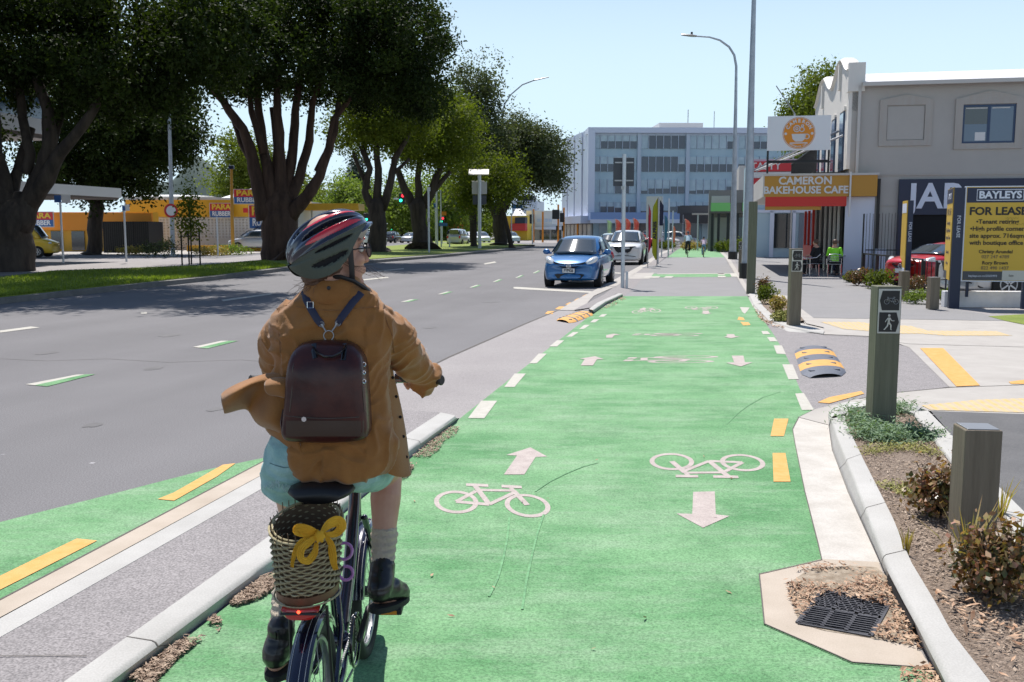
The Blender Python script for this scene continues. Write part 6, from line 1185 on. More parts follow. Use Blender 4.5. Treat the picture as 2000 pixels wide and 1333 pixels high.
# --- head frame
HC = W(653,497,3.03); hy = R(64); Ff = Vector((math.sin(hy), math.cos(hy), 0)); Rr = Vector((math.cos(hy), -math.sin(hy), 0)); Uu = Vector((0,0,1)); pt = R(6); Ff, Uu = Ff*math.cos(pt)+Uu*math.sin(pt), Uu*math.cos(pt)-Ff*math.sin(pt)
def hd(f, r, u): return HC+Ff*f+Rr*r+Uu*u
HM = Matrix((Ff, Rr, Uu)).transposed().to_4x4(); HM.translation = HC
mb = MB()
mb.ell((-.012,0,.03),(.095,.075,.10),24,16,T=HM); mb.ell((.034,0,-.035),(.056,.054,.080),20,14,T=HM); mb.ell((.058,0,-.098),(.028,.03,.022),14,10,T=HM); mb.ell((.01,0,-.075),(.065,.052,.035),16,10,T=HM)
mb.tube([hd(.084,0,.022), hd(.096,0,.0), hd(.108,0,-.022)], [.007,.010,.014], 10); mb.ell((.101,0,-.030),(.013,.015,.010),12,8,T=HM); mb.ell((.086,0,-.055),(.012,.022,.007),12,8,T=HM); mb.ell((.084,0,-.067),(.012,.02,.007),12,8,T=HM)
for s in (-1,1): mb.ell((.066,s*.033,-.022),(.024,.022,.020),12,8,T=HM); mb.ell((-.012,s*.078,-.012),(.020,.009,.032),12,8,T=HM); mb.ell((.078,s*.022,.035),(.014,.03,.010),12,8,T=HM)
cap(mb, [hd(-.02,0,-.05), W(652,560,3.03), W(648,600,3.05)], [.056,.054,.07])
# torso (hidden), arms, legs
cap(mb, [W(650,610,3.05), W(645,720,3.04), W(632,850,3.02)], [(.115,.05),(.11,.06),(.12,.07)]); mb.ell(W(630,895,3.02),(.13,.07,.06),20,12)
SHR, ELR, WRR = W(742,625,3.06), W(790,690,3.20), W(826,736,3.36)
SHL, ELL, WRL = W(552,625,3.06), W(546,712,3.16), W(560,745,3.40)
for a, b, c in ((SHR, ELR, WRR), (SHL, ELL, WRL)): a = a+Vector((.05 if a.x < -.6 else -.05, .02, -.02)); cap(mb, [a, b], [.036,.034]); cap(mb, [b, c], [.034,.025])
def hand(mb, wr, tip_dir, side, up=Vector((0,0,1))):
    """palm + five fingers curling round a grip running along 'side'"""
    d = tip_dir.normalized(); s = side.normalized(); pc = wr+d*.045; cap(mb, [wr, pc], [.026,.030]); 
    for k in range(4):
        o = s*(-.027+.018*k); L = (.030,.034,.032,.025)[k]; b = wr+d*.062+o+up*.006; k1 = b+d*L*.9+up*.004; k2 = k1+d*.006-up*L*.85; k3 = k2-d*L*.62-up*.006; cap(mb, [b, k1, k2, k3], [.0095,.009,.0085,.0075], 8)
    b = wr+d*.018-s*.030; cap(mb, [b, b-s*.018+d*.018-up*.012, b-s*.014+d*.030-up*.030, b-s*.004+d*.026-up*.044], [.013,.0115,.010,.009], 8)
gdir = (W(862,743,3.33)-W(775,738,3.44)).normalized()
hand(mb, WRR+Vector((-.022,.01,-.002)), Vector((-.25,.95,-.12)), gdir)
hand(mb, WRL, Vector((.15,.95,-.12)), Vector((.9,.25,0)))
HIR, KNR, ANR = W(690,905,3.02), W(757,918,3.43), W(748,1098,3.26)
HIL, KNL, ANL = W(582,905,3.00), W(580,1010,3.34), W(550,1228,3.05)
cap(mb, [HIR+Vector((0,.02,0)), HIR.lerp(KNR,.5), KNR], [.070,.074,.058]); cap(mb, [KNR, KNR.lerp(ANR,.3)+Vector((0,-.018,0)), KNR.lerp(ANR,.65)+Vector((0,-.006,0)), ANR], [.055,.056,.043,.033])
cap(mb, [HIL+Vector((-.01,.025,0)), HIL.lerp(KNL,.3), HIL.lerp(KNL,.5), KNL], [.064,.078,.078,.060]); cap(mb, [KNL, KNL.lerp(ANL,.3)+Vector((0,-.018,0)), KNL.lerp(ANL,.65), ANL], [.055,.055,.042,.032])
HR = (W(742,1168,3.19), W(781,1163,3.30)); HL_ = (W(538,1296,3.02), W(556,1285,3.18))
cap(mb, [ANR, HR[0], HR[1]], [.032,.030,.026]); cap(mb, [ANL, HL_[0], HL_[1]], [.032,.030,.026])
bake('body', 'skin', mb, [('REMESH', dict(mode='VOXEL', voxel_size=.0048)), ('SMOOTH', dict(factor=.5, iterations=4))], rider, T=TP)
# face details
for s in (-1,1):
    mb = MB(); mb.ell((.079,s*.031,.008),(.010,.012,.010),12,8,T=HM); mb.build('eye', 'white', rider, smooth=True, T=TP)
g_ = MB()
for s in (-1,1):
    c = hd(.104,s*.034,.003); g_.ring(c, Ff, .023, .0019, 26, 6); g_.tube([hd(.104,s*.057,.010), hd(.06,s*.072,.012), hd(-.01,s*.082,.010), hd(-.025,s*.083,-.006)], .0022, 6)
g_.tube([hd(.106,-.012,.008), hd(.110,0,.011), hd(.106,.012,.008)], .0018, 6); gl = g_.build('glasses', 'black', rider, smooth=True, T=TP)
mb = MB(); c = hd(.104,.034,.003)
for s in (-1,1): c = hd(.104,s*.034,.003); mb.tube([c, c+Ff*.0012], .0225, 20)
mb.build('lens', 'lens_clear', gl)
# hair: mass under the helmet plus flying strands
mb = MB(); mb.ell((-.045,0,-.01),(.072,.078,.075),20,14,T=HM); mb.ell((-.005,.058,.028),(.05,.022,.05),16,10,T=HM); mb.ell((-.005,-.058,.028),(.05,.022,.05),16,10,T=HM); mb.ell((-.070,0,-.055),(.045,.05,.045),16,10,T=HM); mb.ell((-.02,.066,-.02),(.028,.016,.04),12,8,T=HM)
h_ = bake('hair', 'hair', mb, [('REMESH', dict(mode='VOXEL', voxel_size=.005)), ('SMOOTH', dict(factor=.5, iterations=3))], rider, T=TP); warp(h_, lambda co, nr: np.array([.0022*math.sin(c[2]*500+3*noise.noise(Vector(c)*25)*3) for c in co]))
random.seed(11); mb = MB()
for k in range(26):
    p = hd(-.085+random.uniform(-.02,.02), random.uniform(-.03,.05), -.075+random.uniform(-.02,.01)); q = [p]
    d = Vector((random.uniform(-.9,-.3), random.uniform(-.3,.2), random.uniform(-.7,.1)))
    for j in range(5): q.append(q[-1]+d*random.uniform(.010,.018)+Vector((random.uniform(-.006,.006), 0, random.uniform(-.008,.008))))
    mb.tube(q, [.0008,.0007,.0006,.0006,.0005,.0004], 3)
for k in range(8):
    p = hd(.0+random.uniform(-.02,.02), .07, -.01); mb.tube([p, p+Ff*.04-Uu*.03, p+Ff*.09-Uu*.055+Vector((0,0,random.uniform(-.01,.02))), p+Ff*.14-Uu*random.uniform(.05,.09)], [.0007,.0006,.0005,.0004], 3)
mb.build('hair_strands', 'hair', rider, T=TP)
# --- helmet
HP = Matrix.Rotation(R(-22), 4, 'Y'); HT = HM @ Matrix.Translation((-.014,0,.036)) @ HP
def helmet():
    nx, nl = 230, 190; rx, ry, rz = .140, .108, .088; mats = ['helmet_black','helmet_red','helmet_liner','dark_void']
    bands = [(13,6.,-.05,.62,'v'),(26,6.,.18,.64,'r'),(45,7.5,.10,.70,'v'),(61,6.5,.10,.70,'r')]
    low = [(86,3.6,-.05,.48,'v'),(100,3.,-.25,.40,'v')]
    def kind(lat, xn):
        a = abs(lat)
        for c, hw, x0, xl, k in bands+low:
            q = 1-((xn-x0)/xl)**2
            if q > 0 and abs(a-c-(xn-x0)*4) < hw*math.sqrt(q): return k
        return 'l' if a > 77+xn*3 else 'b'
    V = []; K = []
    for i in range(nx+1):
        xn = -1+2*i/nx; xn = math.sin(xn*PI/2)*.995; r = math.sqrt(max(0, 1-abs(xn)**2.3))
        lo_ = 112 if xn < -.1 else 112-26*((xn+.1)/1.1)
        for j in range(nl+1):
            lat = -lo_+2*lo_*j/nl; a = R(lat); k = kind(lat, xn); d = -.017 if k == 'v' else (.003 if k in 'br' else -.004)
            if k in 'br': d += .0035*math.cos(R(lat)*13)
            zz_ = math.cos(a); y = (ry+d)*r*math.sin(a)*(1 if zz_ > 0 else .97); z = (rz+d)*r*zz_ if zz_ > 0 else .085*r*zz_*1.9*(1.15-.45*xn)
            V.append(Vector(((rx+d*.3)*xn+(-.01 if zz_ < 0 and xn < 0 else 0), y, z)))
    mb = MB(); mb.v = [tuple(HT @ v) for v in V]
    for i in range(nx):
        for j in range(nl):
            xn = math.sin((-1+2*(i+.5)/nx)*PI/2)*.995; lo_ = 112 if xn < -.1 else 112-26*((xn+.1)/1.1); lat = -lo_+2*lo_*(j+.5)/nl; k = kind(lat, xn)
            mb.f.append([i*(nl+1)+j, i*(nl+1)+j+1, (i+1)*(nl+1)+j+1, (i+1)*(nl+1)+j]); mb.mi.append({'b':0,'r':1,'l':2,'v':3}[k])
    o = mb.build('helmet', mats, rider, smooth=True, T=TP, auto=180)
    md = o.modifiers.new('s', 'SMOOTH'); md.factor = .5; md.iterations = 5
    mb = MB(); secs = []
    for i in range(9):
        a = R(-50+100*i/8); secs.append([HT @ Vector((.125*math.cos(a)+.0, .098*math.sin(a), .012)), HT @ Vector(((.125+.022*math.cos(a*1.5))*math.cos(a)+.012, .10*math.sin(a), -.004)), HT @ Vector(((.125+.020*math.cos(a*1.5))*math.cos(a)+.012, .10*math.sin(a), -.010)), HT @ Vector((.125*math.cos(a), .096*math.sin(a), .0))])
    mb.loft(secs); mb.build('visor', 'helmet_black', o, smooth=True)
    mb = MB(); mb.tube([hd(.035,.082,.055), hd(.030,.080,-.0), hd(.030,.070,-.06), hd(.034,.045,-.105), hd(.035,0,-.118)], (.009,.0016), 6, flat=tuple(Rr)); mb.build('chin_strap', 'black', o, smooth=True)
helmet()
# --- jacket
secs = []
J = [(540,622,702,3.04,.060),(556,610,716,3.04,.074),(570,588,735,3.04,.082),(580,556,752,3.045,.090),(594,532,768,3.05,.100),(625,526,778,3.05,.115),(670,532,768,3.05,.122),(720,536,760,3.05,.125),(770,540,760,3.045,.126),(820,542,768,3.04,.132),(865,546,776,3.03,.140),(895,560,770,3.02,.145),(915,590,762,3.02,.140),(924,620,745,3.02,.125)]
for py, x0, x1, Yc, dp in J:
    a, b = W(x0, py, Yc), W(x1, py, Yc); c = (a+b)/2; hw = (b.x-a.x)/2; z = c.z; row = []
    for k in range(40):
        t_ = 2*PI*k/40; e = 2/2.35; row.append((c.x+hw*abs(math.cos(t_))**e*math.copysign(1, math.cos(t_)), Yc+dp*abs(math.sin(t_))**e*math.copysign(1, math.sin(t_)), z-.035*(abs(math.cos(t_))**3)*(1 if 575 < py < 640 else 0)))
    secs.append(row)
mb = MB(); mb.loft(secs)
cap(mb, [SHR+Vector((-.045,0,-.005)), SHR.lerp(ELR,.5)+Vector((.004,0,0)), ELR+Vector((0,0,-.002)), ELR.lerp(WRR,.5), WRR+Vector((.012,-.008,-.003))], [.078,.074,.066,.059,.047])
cap(mb, [SHL+Vector((.045,0,-.005)), SHL.lerp(ELL,.5), ELL, ELL.lerp(WRL,.5), WRL], [.078,.076,.068,.056,.044])
mb.tube([W(842,722,3.32), W(820,758,3.38)], [.040,.050], 14)
jk = bake('jacket', 'corduroy', mb, [('REMESH', dict(mode='VOXEL', voxel_size=.0062)), ('SMOOTH', dict(factor=.5, iterations=7))], rider, T=TP)
def folds(co, nr):
    out = np.zeros(len(co)); sr, er, wr_ = np.array(SHR), np.array(ELR), np.array(WRR); sl, el_ = np.array(SHL), np.array(ELL)
    for i, c in enumerate(co):
        v = Vector(c); side = c[0]+.59; ang = .0
        right = c[0] > SHR.x-.03 and c[2] < 1.50; left = c[0] < SHL.x+.02 and c[2] < 1.50
        if right or left:
            ax = Vector((.35 if right else -.05, .5, -.75)).normalized(); s = v.dot(ax); q = s*62+4.5*noise.noise(v*9); d = .0062*(1-abs(math.sin(q)))**1.6*1.6*(.35+abs(noise.noise(v*7+Vector((4,1,0))))*1.6)-.003
            d += .009*noise.noise(v*14)+.003*noise.noise(v*30)
        else:
            w1 = noise.noise(Vector((v.x*4.5+v.z*2.5*math.copysign(1, side), v.y*4, v.z*13))); w2 = noise.noise(Vector((v.x*20, v.y*6, v.z*4+5))); low = min(1, max(0, (1.22-v.z)/.25)); top_ = min(1, max(0, (v.z-1.38)/.08))
            d = .017*(1-abs(w1)*2.4)*(1-top_*.6)+(.016*w2)*low+.0045*noise.noise(v*26)-.007+.0075*max(0, 1-abs(noise.noise(Vector((v.x*9+v.z*5*math.copysign(1, side), v.y*6, v.z*17))))*7)*(1-top_*.7)
            d += .010*math.exp(-((side-.10)/.055)**2)*math.sin((v.z-1.1)*16+side*30)*.5
        out[i] = d
    return out
warp(jk, folds)
# collar
mb = MB(); secs = []
for i in range(25):
    a = R(-205+230*i/24) ; cx, cy = W(652,560,3.035).x, 3.035; r1, r2 = .074, .066; up_ = W(650,545,3.0).z
    for_ = []
    dirv = Vector((math.cos(a), math.sin(a), 0)); zb_ = up_-.045-.010*math.sin(a); 
    for rr_, dz in ((.088,-.030),(.097,-.012),(.080,.032),(.071,.042),(.066,.034),(.074,-.015)): for_.append(Vector((cx, cy, zb_))+Vector((dirv.x*rr_*1.05, dirv.y*rr_*.95, dz+.012*math.cos(a*2))))
    secs.append(for_)
mb.loft(secs); co_ = mb.build('collar', 'corduroy', jk, smooth=True, auto=50)
mb = MB(); mb.ell(W(642,563,2.938),(.0065,.004,.0065),10,8); mb.build('stud', 'black', jk, smooth=True)
# yoke seam and sleeve seams as fine raised stitching
def seam(pts, r=.0016, m='corduroy_inner', parent=None, name='seam'): mb = MB(); mb.tube(pts, r, 5); return mb.build(name, m, parent or jk)
def snap(obj, px, py, off=.002):
    """nearest surface of obj along the view direction through a measured point"""
    o = Vector((0,0,H)); d = Vector(ray(px, py)).normalized(); h, loc, nr, fi = obj.ray_cast(o, d); return (loc-d*off, nr) if h else (W(px, py, 2.93), Vector((0,-1,0)))
sp = lambda px, py, off=.002: snap(jk, px, py, off)[0]
seam([sp(x, y) for x, y in [(541,604),(560,597),(580,600),(605,604),(640,607),(680,606),(710,602),(735,600),(755,606)]])
seam([sp(x, y) for x, y in [(545,603),(541,625),(545,655),(547,690)]]); seam([sp(x, y) for x, y in [(748,603),(756,630),(766,655),(770,690)]])
# hanging right front panel and the blown left front
def cloth(name, grid, m, parent, th=.004, sub=2, wav=.004):
    mb = MB(); n, k = len(grid), len(grid[0]); mb.add([W(*p) for r in grid for p in r], [(i*k+j, i*k+j+1, (i+1)*k+j+1, (i+1)*k+j) for i in range(n-1) for j in range(k-1)])
    return bake(name, m, mb, [('SUBSURF', dict(levels=sub+1)), ('SOLIDIFY', dict(thickness=th, offset=0))], parent)
cloth('front_panel', [[(742,695,3.10),(752,700,3.14),(762,706,3.18)],[(745,745,3.08),(760,748,3.15),(773,752,3.20)],[(745,800,3.06),(770,805,3.12),(786,808,3.20)],[(750,860,3.03),(778,866,3.08),(796,868,3.18)],[(744,905,3.02),(778,925,3.06),(801,925,3.16)],[(742,918,3.02),(776,935,3.06),(805,930,3.15)]], 'corduroy', jk)
for y, x in ((738,771),(775,778),(815,786),(853,792),(893,798)): mb = MB(); mb.ell(W(x-4,y,3.145),(.0055,.004,.0055),10,6); mb.build('snap_button', 'dark_void', jk, smooth=True)
cloth('blown_front', [
 [(432,771,2.99),(446,760,3.01),(464,751,3.01),(486,742,2.98),(512,733,2.99),(540,728,2.99),(575,728,2.97)],
 [(433,775,2.95),(450,765,2.91),(470,757,2.89),(492,750,2.90),(516,744,2.95),(545,745,2.93),(575,760,2.93)],
 [(434,786,2.93),(452,777,2.89),(474,769,2.90),(493,764,2.98),(512,768,3.00),(540,776,2.91),(575,795,2.92)],
 [(436,797,2.94),(456,789,2.92),(480,781,2.95),(492,785,3.03),(510,800,2.96),(535,808,2.87),(572,825,2.93)],
 [(437,806,2.97),(462,798,2.98),(484,792,3.0),(490,806,3.02),(506,822,2.93),(532,826,2.88),(570,845,2.94)],
 [(438,808,2.99),(464,800,3.01),(486,795,3.02),(496,822,3.02),(514,836,2.98),(540,838,2.93),(570,862,2.95)]], 'corduroy', jk, th=.006)
cloth('bunched_fold', [[(520,742,2.95),(545,738,2.90),(572,742,2.90)],[(516,756,2.89),(542,752,2.86),(570,760,2.87)],[(522,772,2.93),(546,772,2.89),(568,782,2.89)]], 'corduroy', jk, th=.008)
cloth('lower_left_hem', [[(540,800,2.98),(555,800,2.93),(580,815,2.92)],[(516,820,3.0),(545,840,2.93),(580,850,2.90)],[(518,838,3.0),(548,862,2.93),(590,885,2.885)],[(530,850,3.0),(560,880,2.93),(600,905,2.885)]], 'corduroy', jk, th=.006)
# --- shorts
mb = MB(); mb.ell(W(632,890,3.0)+Vector((0,0,-.005)),(.172,.100,.095),28,18)
cap(mb, [HIR+Vector((-.005,0,0)), HIR.lerp(KNR,.2)], [.096,.092]); mb.tube([HIR, HIR.lerp(KNR,.30), HIR.lerp(KNR,.50)], [.095,.092,.090], 24)
cap(mb, [HIL+Vector((-.012,0,.03)), HIL+Vector((-.016,.01,.012))], [.096,.092]); mb.tube([HIL+Vector((-.014,0,.01)), HIL.lerp(KNL,.12)+Vector((-.020,-.006,0)), HIL.lerp(KNL,.27)+Vector((-.022,-.012,0))], [.094,.095,.101], 28)
st_ = bake('shorts', 'denim', mb, [('REMESH', dict(mode='VOXEL', voxel_size=.006)), ('SMOOTH', dict(factor=.5, iterations=8))], rider, T=TP)
warp(st_, lambda co, nr: np.array([.005*(.5-abs(noise.noise(Vector((c[0]*9+c[2]*6, c[1]*9, c[2]*24)))*2.2))+.001*noise.noise(Vector(c)*60) for c in co]))
ss = lambda px, py, off=.002: snap(st_, px, py, off)[0]
dm('denim_stitch', (.10,.17,.18), .9)
seam([ss(x, y) for x, y in [(527,905),(540,910),(555,914),(570,912),(573,903),(575,893)]], .0014, 'denim_stitch', st_, 'pocket_seam'); seam([ss(x, y) for x, y in [(610,915),(611,928),(611,938)]], .0014, 'denim_stitch', st_)
random.seed(5); mb = MB()
for k in range(150):
    x = random.uniform(517,575); y = 940+abs(x-540)*.20+random.uniform(-3,6)+(4 if x > 550 else 0); p = ss(x, y, .001); mb.tube([p, p+Vector((random.uniform(-.006,.006), -.002, -random.uniform(.006,.016)))], .0007, 3)
mb.build('frayed_hem', 'denim_edge', st_)
# --- socks and boots
for an, kn, f0, f1 in ((ANR, KNR, .10, .30), (ANL, KNL, .04, .30)):
    mb = MB(); cap(mb, [an+(kn-an)*(-.02), an+(kn-an)*(f1*.55), an+(kn-an)*f1], [.040,.043,.049], 24); so = bake('sock', 'sock', mb, [('REMESH', dict(mode='VOXEL', voxel_size=.004)), ('SMOOTH', dict(factor=.5, iterations=3))], rider, T=TP)
    warp(so, lambda co, nr, an=an: np.array([.0016*math.sin(36*math.atan2(c[1]-an.y-.0, c[0]-an.x))+.002*math.sin(c[2]*260) for c in co]))
def boot(an, heel, toe, top):
    mb = MB(); d = (toe-heel).normalized(); d.z *= .3; cap(mb, [top, an+Vector((0,0,-.01)), heel+Vector((0,0,.030))], [.046,.045,.046], 20); cap(mb, [heel+Vector((0,0,.022)), heel.lerp(toe,.5)+Vector((0,0,.030)), toe+Vector((0,0,.012))], [.040,.044,.038], 18)
    b = bake('boot', 'boot', mb, [('REMESH', dict(mode='VOXEL', voxel_size=.004)), ('SMOOTH', dict(factor=.5, iterations=6))], rider, T=TP)
    warp(b, lambda co, nr: np.array([.0022*noise.noise(Vector((c[0]*20, c[1]*20, c[2]*60))) for c in co]))
    mb = MB(); n = Vector((-d.y, d.x, 0)).normalized(); pts = []
    for k in range(20):
        a = 2*PI*k/20; c = heel.lerp(toe,.52); L = (toe-heel).length/2+.048; p = c+d*math.cos(a)*L+n*math.sin(a)*(.046-.006*math.cos(a)); pts.append(p)
    z0 = min(heel.z, toe.z)-.022; mb.loft([[Vector((p.x, p.y, p.z-.034)) for p in pts], [Vector((p.x, p.y, p.z-.014)) for p in pts]]); mb.build('sole', 'rubber', b, smooth=True, auto=40)
    mb = MB(); c = top+Vector((0,-.042,.0)); mb.tube([c+Vector((-.006,0,-.02)), c+Vector((-.004,-.012,.012)), c+Vector((.006,-.012,.012)), c+Vector((.006,0,-.02))], .003, 5); mb.build('pull_tab', 'black', b)
boot(ANR, HR[0], HR[1], W(748,1108,3.25)); boot(ANL, HL_[0], HL_[1], W(548,1228,3.04))
# black scarf cord round the neck
mb = MB(); mb.tube([W(636,542,2.99), W(665,541,2.97), W(690,549,2.97), W(712,563,2.99), W(728,578,3.04)], [(.008,.006)]*5, 8); mb.build('neck_cord', 'black', rider, smooth=True, T=TP)
# ================================================================ backpack
bo = W(640,765,2.9); pack = thing('backpack', 'glossy dark burgundy leather backpack worn on the back of the brown jacket', 'backpack', bo)
TB = Matrix.Translation(-bo)
OL = [(588,672),(574,684),(565,704),(561,740),(558,790),(553,835),(554,852),(566,860),(600,863),(640,864),(680,862),(708,858),(721,848),(721,820),(718,770),(715,725),(709,698),(699,682),(684,671),(660,667),(636,666),(610,667)]
def outline(Y, s, dz=0):
    out = []; n = len(OL)
    for i in range(n):
        for t_ in (0,.5):
            a, b, c, d = [Vector(OL[(i+q) % n]) for q in (-1,0,1,2)]; p = .5*((2*b)+(c-a)*t_+(2*a-5*b+4*c-d)*t_**2+(3*b-a-3*c+d)*t_**3); x = 640+(p.x-640)*s; y = 765+(p.y-765)*s
            q = W(x, y, 2.88); out.append(Vector((q.x, Y-(0 if y > 700 else 0), q.z)))
    return out
def pz(p): return p
mb = MB(); mb.loft([outline(2.955,.93), outline(2.945,.985), outline(2.90,1.0), outline(2.862,.99), outline(2.845,.955), outline(2.836,.88), outline(2.832,.72), outline(2.831,.45), outline(2.832,.15)]); pk = mb.build('bag_body', 'leather', pack, smooth=True, T=TB, auto=80)
me = pk.data
for v in me.vertices:
    q = v.co; zt_ = W(640,667,2.88).z; u = (zt_-q.z); 
    if q.y < 2.9: q.y += .030*max(0, 1-u/.10)**1.5-.010*math.sin(min(1, u/.33)*PI)+.004*noise.noise(q*14)
me.update()
bs_ = lambda px, py, off=.001: (lambda h: h[1]-Vector(ray(px, py)).normalized()*off-bo if h[0] else W(px, py, 2.85)-bo)(pk.ray_cast(Vector((0,0,H)), Vector(ray(px, py)).normalized()))
mb = MB(); mb.tube([bs_(x, y) for x, y in [(556,812),(580,815),(610,817),(640,818),(670,817),(700,815),(719,811)]], .0022, 6); mb.build('seam', 'leather_base', pack)
mb = MB(); P = [[bs_(x, y, .0015) for x in range(558, 719, 8)] for y in (822,830,838,846,853)]; mb.loft(P, caps=False, closed=False); mb.build('base_panel', 'leather_base', pack, smooth=True)
for pts in ([(578,690),(572,720),(570,770),(566,805)],[(698,694),(706,725),(709,770),(712,805)]): mb = MB(); mb.tube([bs_(x, y, .0) for x, y in pts], .0020, 6); mb.build('piping', 'leather_base', pack)
mb = MB(); mb.tube([bs_(594,819), bs_(594,819)+Vector((0,-.004,0))], .0075, 14); mb.build('stud', 'chrome', pack)
mb = MB(); P = [(612,667,2.93),(613,680,2.86),(620,690,2.835),(634,697,2.825),(650,697,2.825),(664,690,2.83),(673,680,2.85),(677,666,2.93)]; mb.tube([W(*p)-bo for p in P], [(.0075,.004)]*8, 8); mb.build('handle', 'black_gloss', pack, smooth=True)
for a, b in (((613,672),(616,700)),((672,672),(670,704))): mb = MB(); mb.tube([bs_(*a), bs_(a[0], (a[1]+b[1])/2), bs_(*b)], [(.008,.002)]*3, 6, flat=(0,-1,0)); mb.build('handle_tab', 'black_gloss', pack)
for pts in ([(594,568),(598,585),(608,605),(620,625),(628,634)],[(706,572),(690,590),(678,606),(666,622),(660,632)]):
    q = [snap(jk, x, y, .005)[0]-bo for x, y in pts]; mb = MB(); mb.tube(q, [(.0115,.0022)]*len(q), 8, flat=(0,-1,.2)); mb.build('shoulder_strap', 'navy_strap', pack, smooth=True, auto=30)
rc = snap(jk, 642,656,.008)[0]-bo; mb = MB(); mb.ring(rc, (0,-1,.15), .0155, .0018, 24, 6)
mb.build('ring', 'dull_metal', pack, smooth=True)
for a, b in (((628,634),(637,648)),((660,632),(648,648))):
    p, q = snap(jk, *a, .007)[0]-bo, snap(jk, *b, .010)[0]-bo; mb = MB(); mb.tube([p, p.lerp(q,.3), p.lerp(q,.45), q], [.006,.004,.0028,.0028], 8); mb.ring(p, (0,-1,.1), .008, .0015, 16, 5); mb.build('clasp', 'dull_metal', pack, smooth=True)
bk = snap(jk, 606,596,.010)[0]-bo; mb = MB(); mb.ring(bk, (0,-1,.1), .0135, .0016, 4, 5); b_ = mb.build('buckle', 'chrome', pack)
for (x, y), r_ in (((715,712),.006),((718,728),.005),((721,745),.006)): mb = MB(); mb.ring(bs_(min(x, 711), y, .004), (1,-1,.2), r_, .0016, 14, 5); mb.build('side_buckle', 'chrome', pack)
mb = MB(); mb.tube([W(554,800,2.90)-bo, W(549,825,2.89)-bo, W(552,850,2.87)-bo], [.004,.0035,.003], 6); mb.build('loose_strap', 'leather', pack)
# ================================================================ bicycle
XB = lambda Y: -.600+.016*(Y-2.72)
def B(dx, Y, z): return Vector((XB(Y)+dx, Y, z))
bo2 = Vector((XB(2.72), 2.72, 0)); bike = thing('bicycle', 'small-wheeled dark navy bicycle with upright bars ridden away on the green path', 'bicycle', bo2); TK = Matrix.Translation(-bo2)
def bp(name, m, mb, parent=None, smooth=True, auto=40): return mb.build(name, m, parent or bike, smooth=smooth, T=None if parent else TK, auto=auto)
def wheel(Y, sp=24):
    c = B(0, Y, .262); ax = Vector((1,-.016,0)); mb = MB(); mb.ring(c, ax, .236, .0245, 64, 12); wo = bp('wheel', 'rubber', mb)
    mb = MB(); mb.ring(c, ax, .207, .010, 48, 8, ell=1.3); mb.build('rim', 'dull_metal', wo, smooth=True); mb = MB()
    for k in range(sp): a = 2*PI*k/sp; s = .028 if k % 2 else -.028; mb.tube([c+Vector((s, math.cos(a+.5)*.02, math.sin(a+.5)*.02)), c+Vector((0, math.cos(a)*.205, math.sin(a)*.205))], .0011, 4)
    mb.build('spokes', 'dull_metal', wo); mb = MB(); mb.tube([c-ax*.05, c+ax*.05], .022, 14); mb.build('hub', 'black', wo, smooth=True); return wo
wheel(2.72); wheel(3.655)
def fender(Y, a0, a1):
    c = B(0, Y, .262); secs = []; n = 34
    for i in range(n+1):
        a = R(a0+(a1-a0)*i/n); row = []
        for x, dr in ((-.034,-.022),(-.031,-.008),(-.018,.002),(0,.006),(.018,.002),(.031,-.008),(.034,-.022),(.031,-.020),(.016,-.004),(0,-.001),(-.016,-.004),(-.031,-.020)): rr_ = .284+dr; row.append(c+Vector((x, math.cos(a)*rr_, math.sin(a)*rr_)))
        secs.append(row)
    mb = MB(); mb.loft(secs); f = bp('mudguard', 'bike_navy', mb)
    for x in (-.022,.006,.022):
        mb = MB(); mb.tube([c+Vector((x, math.cos(R(a0+(a1-a0)*i/n))*(.2865+.004*(1-abs(x)/.022)-.001), math.sin(R(a0+(a1-a0)*i/n))*(.2865+.004*(1-abs(x)/.022)-.001))) for i in range(n+1)], .0009, 4); mb.build('pinstripe', 'offwhite', f)
    return f
fr_ = fender(2.72, 40, 200); fender(3.655, 30, 165)
for z in (0,.018,.036): 
    mb = MB(); a = R(163+z*220); c = B(-.010, 2.72, .262)+Vector((0, math.cos(a)*.292, math.sin(a)*.292)); mb.ell(c, (.004,.003,.004), 8, 6); mb.build('rivet', 'chrome', fr_, smooth=True, T=None)
fb = MB(); 
cap(fb, [B(0,3.12,.30), B(0,3.30,.45), B(0,3.44,.68), B(0,3.47,.78)], [.026,.024,.022,.020]); cap(fb, [B(0,3.12,.30), B(0,3.00,.66), B(0,2.975,.74)], [.020,.017,.017]); cap(fb, [B(0,3.47,.62), B(0,3.455,.86)], [.021,.021])
for s in (-1,1): cap(fb, [B(s*.03,3.10,.30), B(s*.055,2.90,.285), B(s*.062,2.72,.262)], [.012,.010,.010], 8); cap(fb, [B(s*.015,2.99,.66), B(s*.058,2.86,.45), B(s*.062,2.72,.262)], [.009,.008,.008], 8); cap(fb, [B(s*.03,3.48,.62), B(s*.048,3.56,.46), B(s*.050,3.655,.262)], [.013,.011,.010], 8)
fb.ell(B(0,3.12,.30), (.04,.035,.035), 14, 10); fo = bp('frame', 'bike_navy', fb)
mb = MB(); mb.tube([B(.024,3.16,.345), B(.024,3.20,.395), B(.025,3.26,.46)], [(.018,.003)]*3, 6, flat=(1,0,0)); bp('frame_decal', 'offwhite', mb, fo).matrix_basis = Matrix()
mb = MB(); cap(mb, [B(0,2.975,.74), B(0,2.965,.86)], .013, 10); bp('seat_post', 'dull_metal', mb)
mb = MB(); sp_ = []
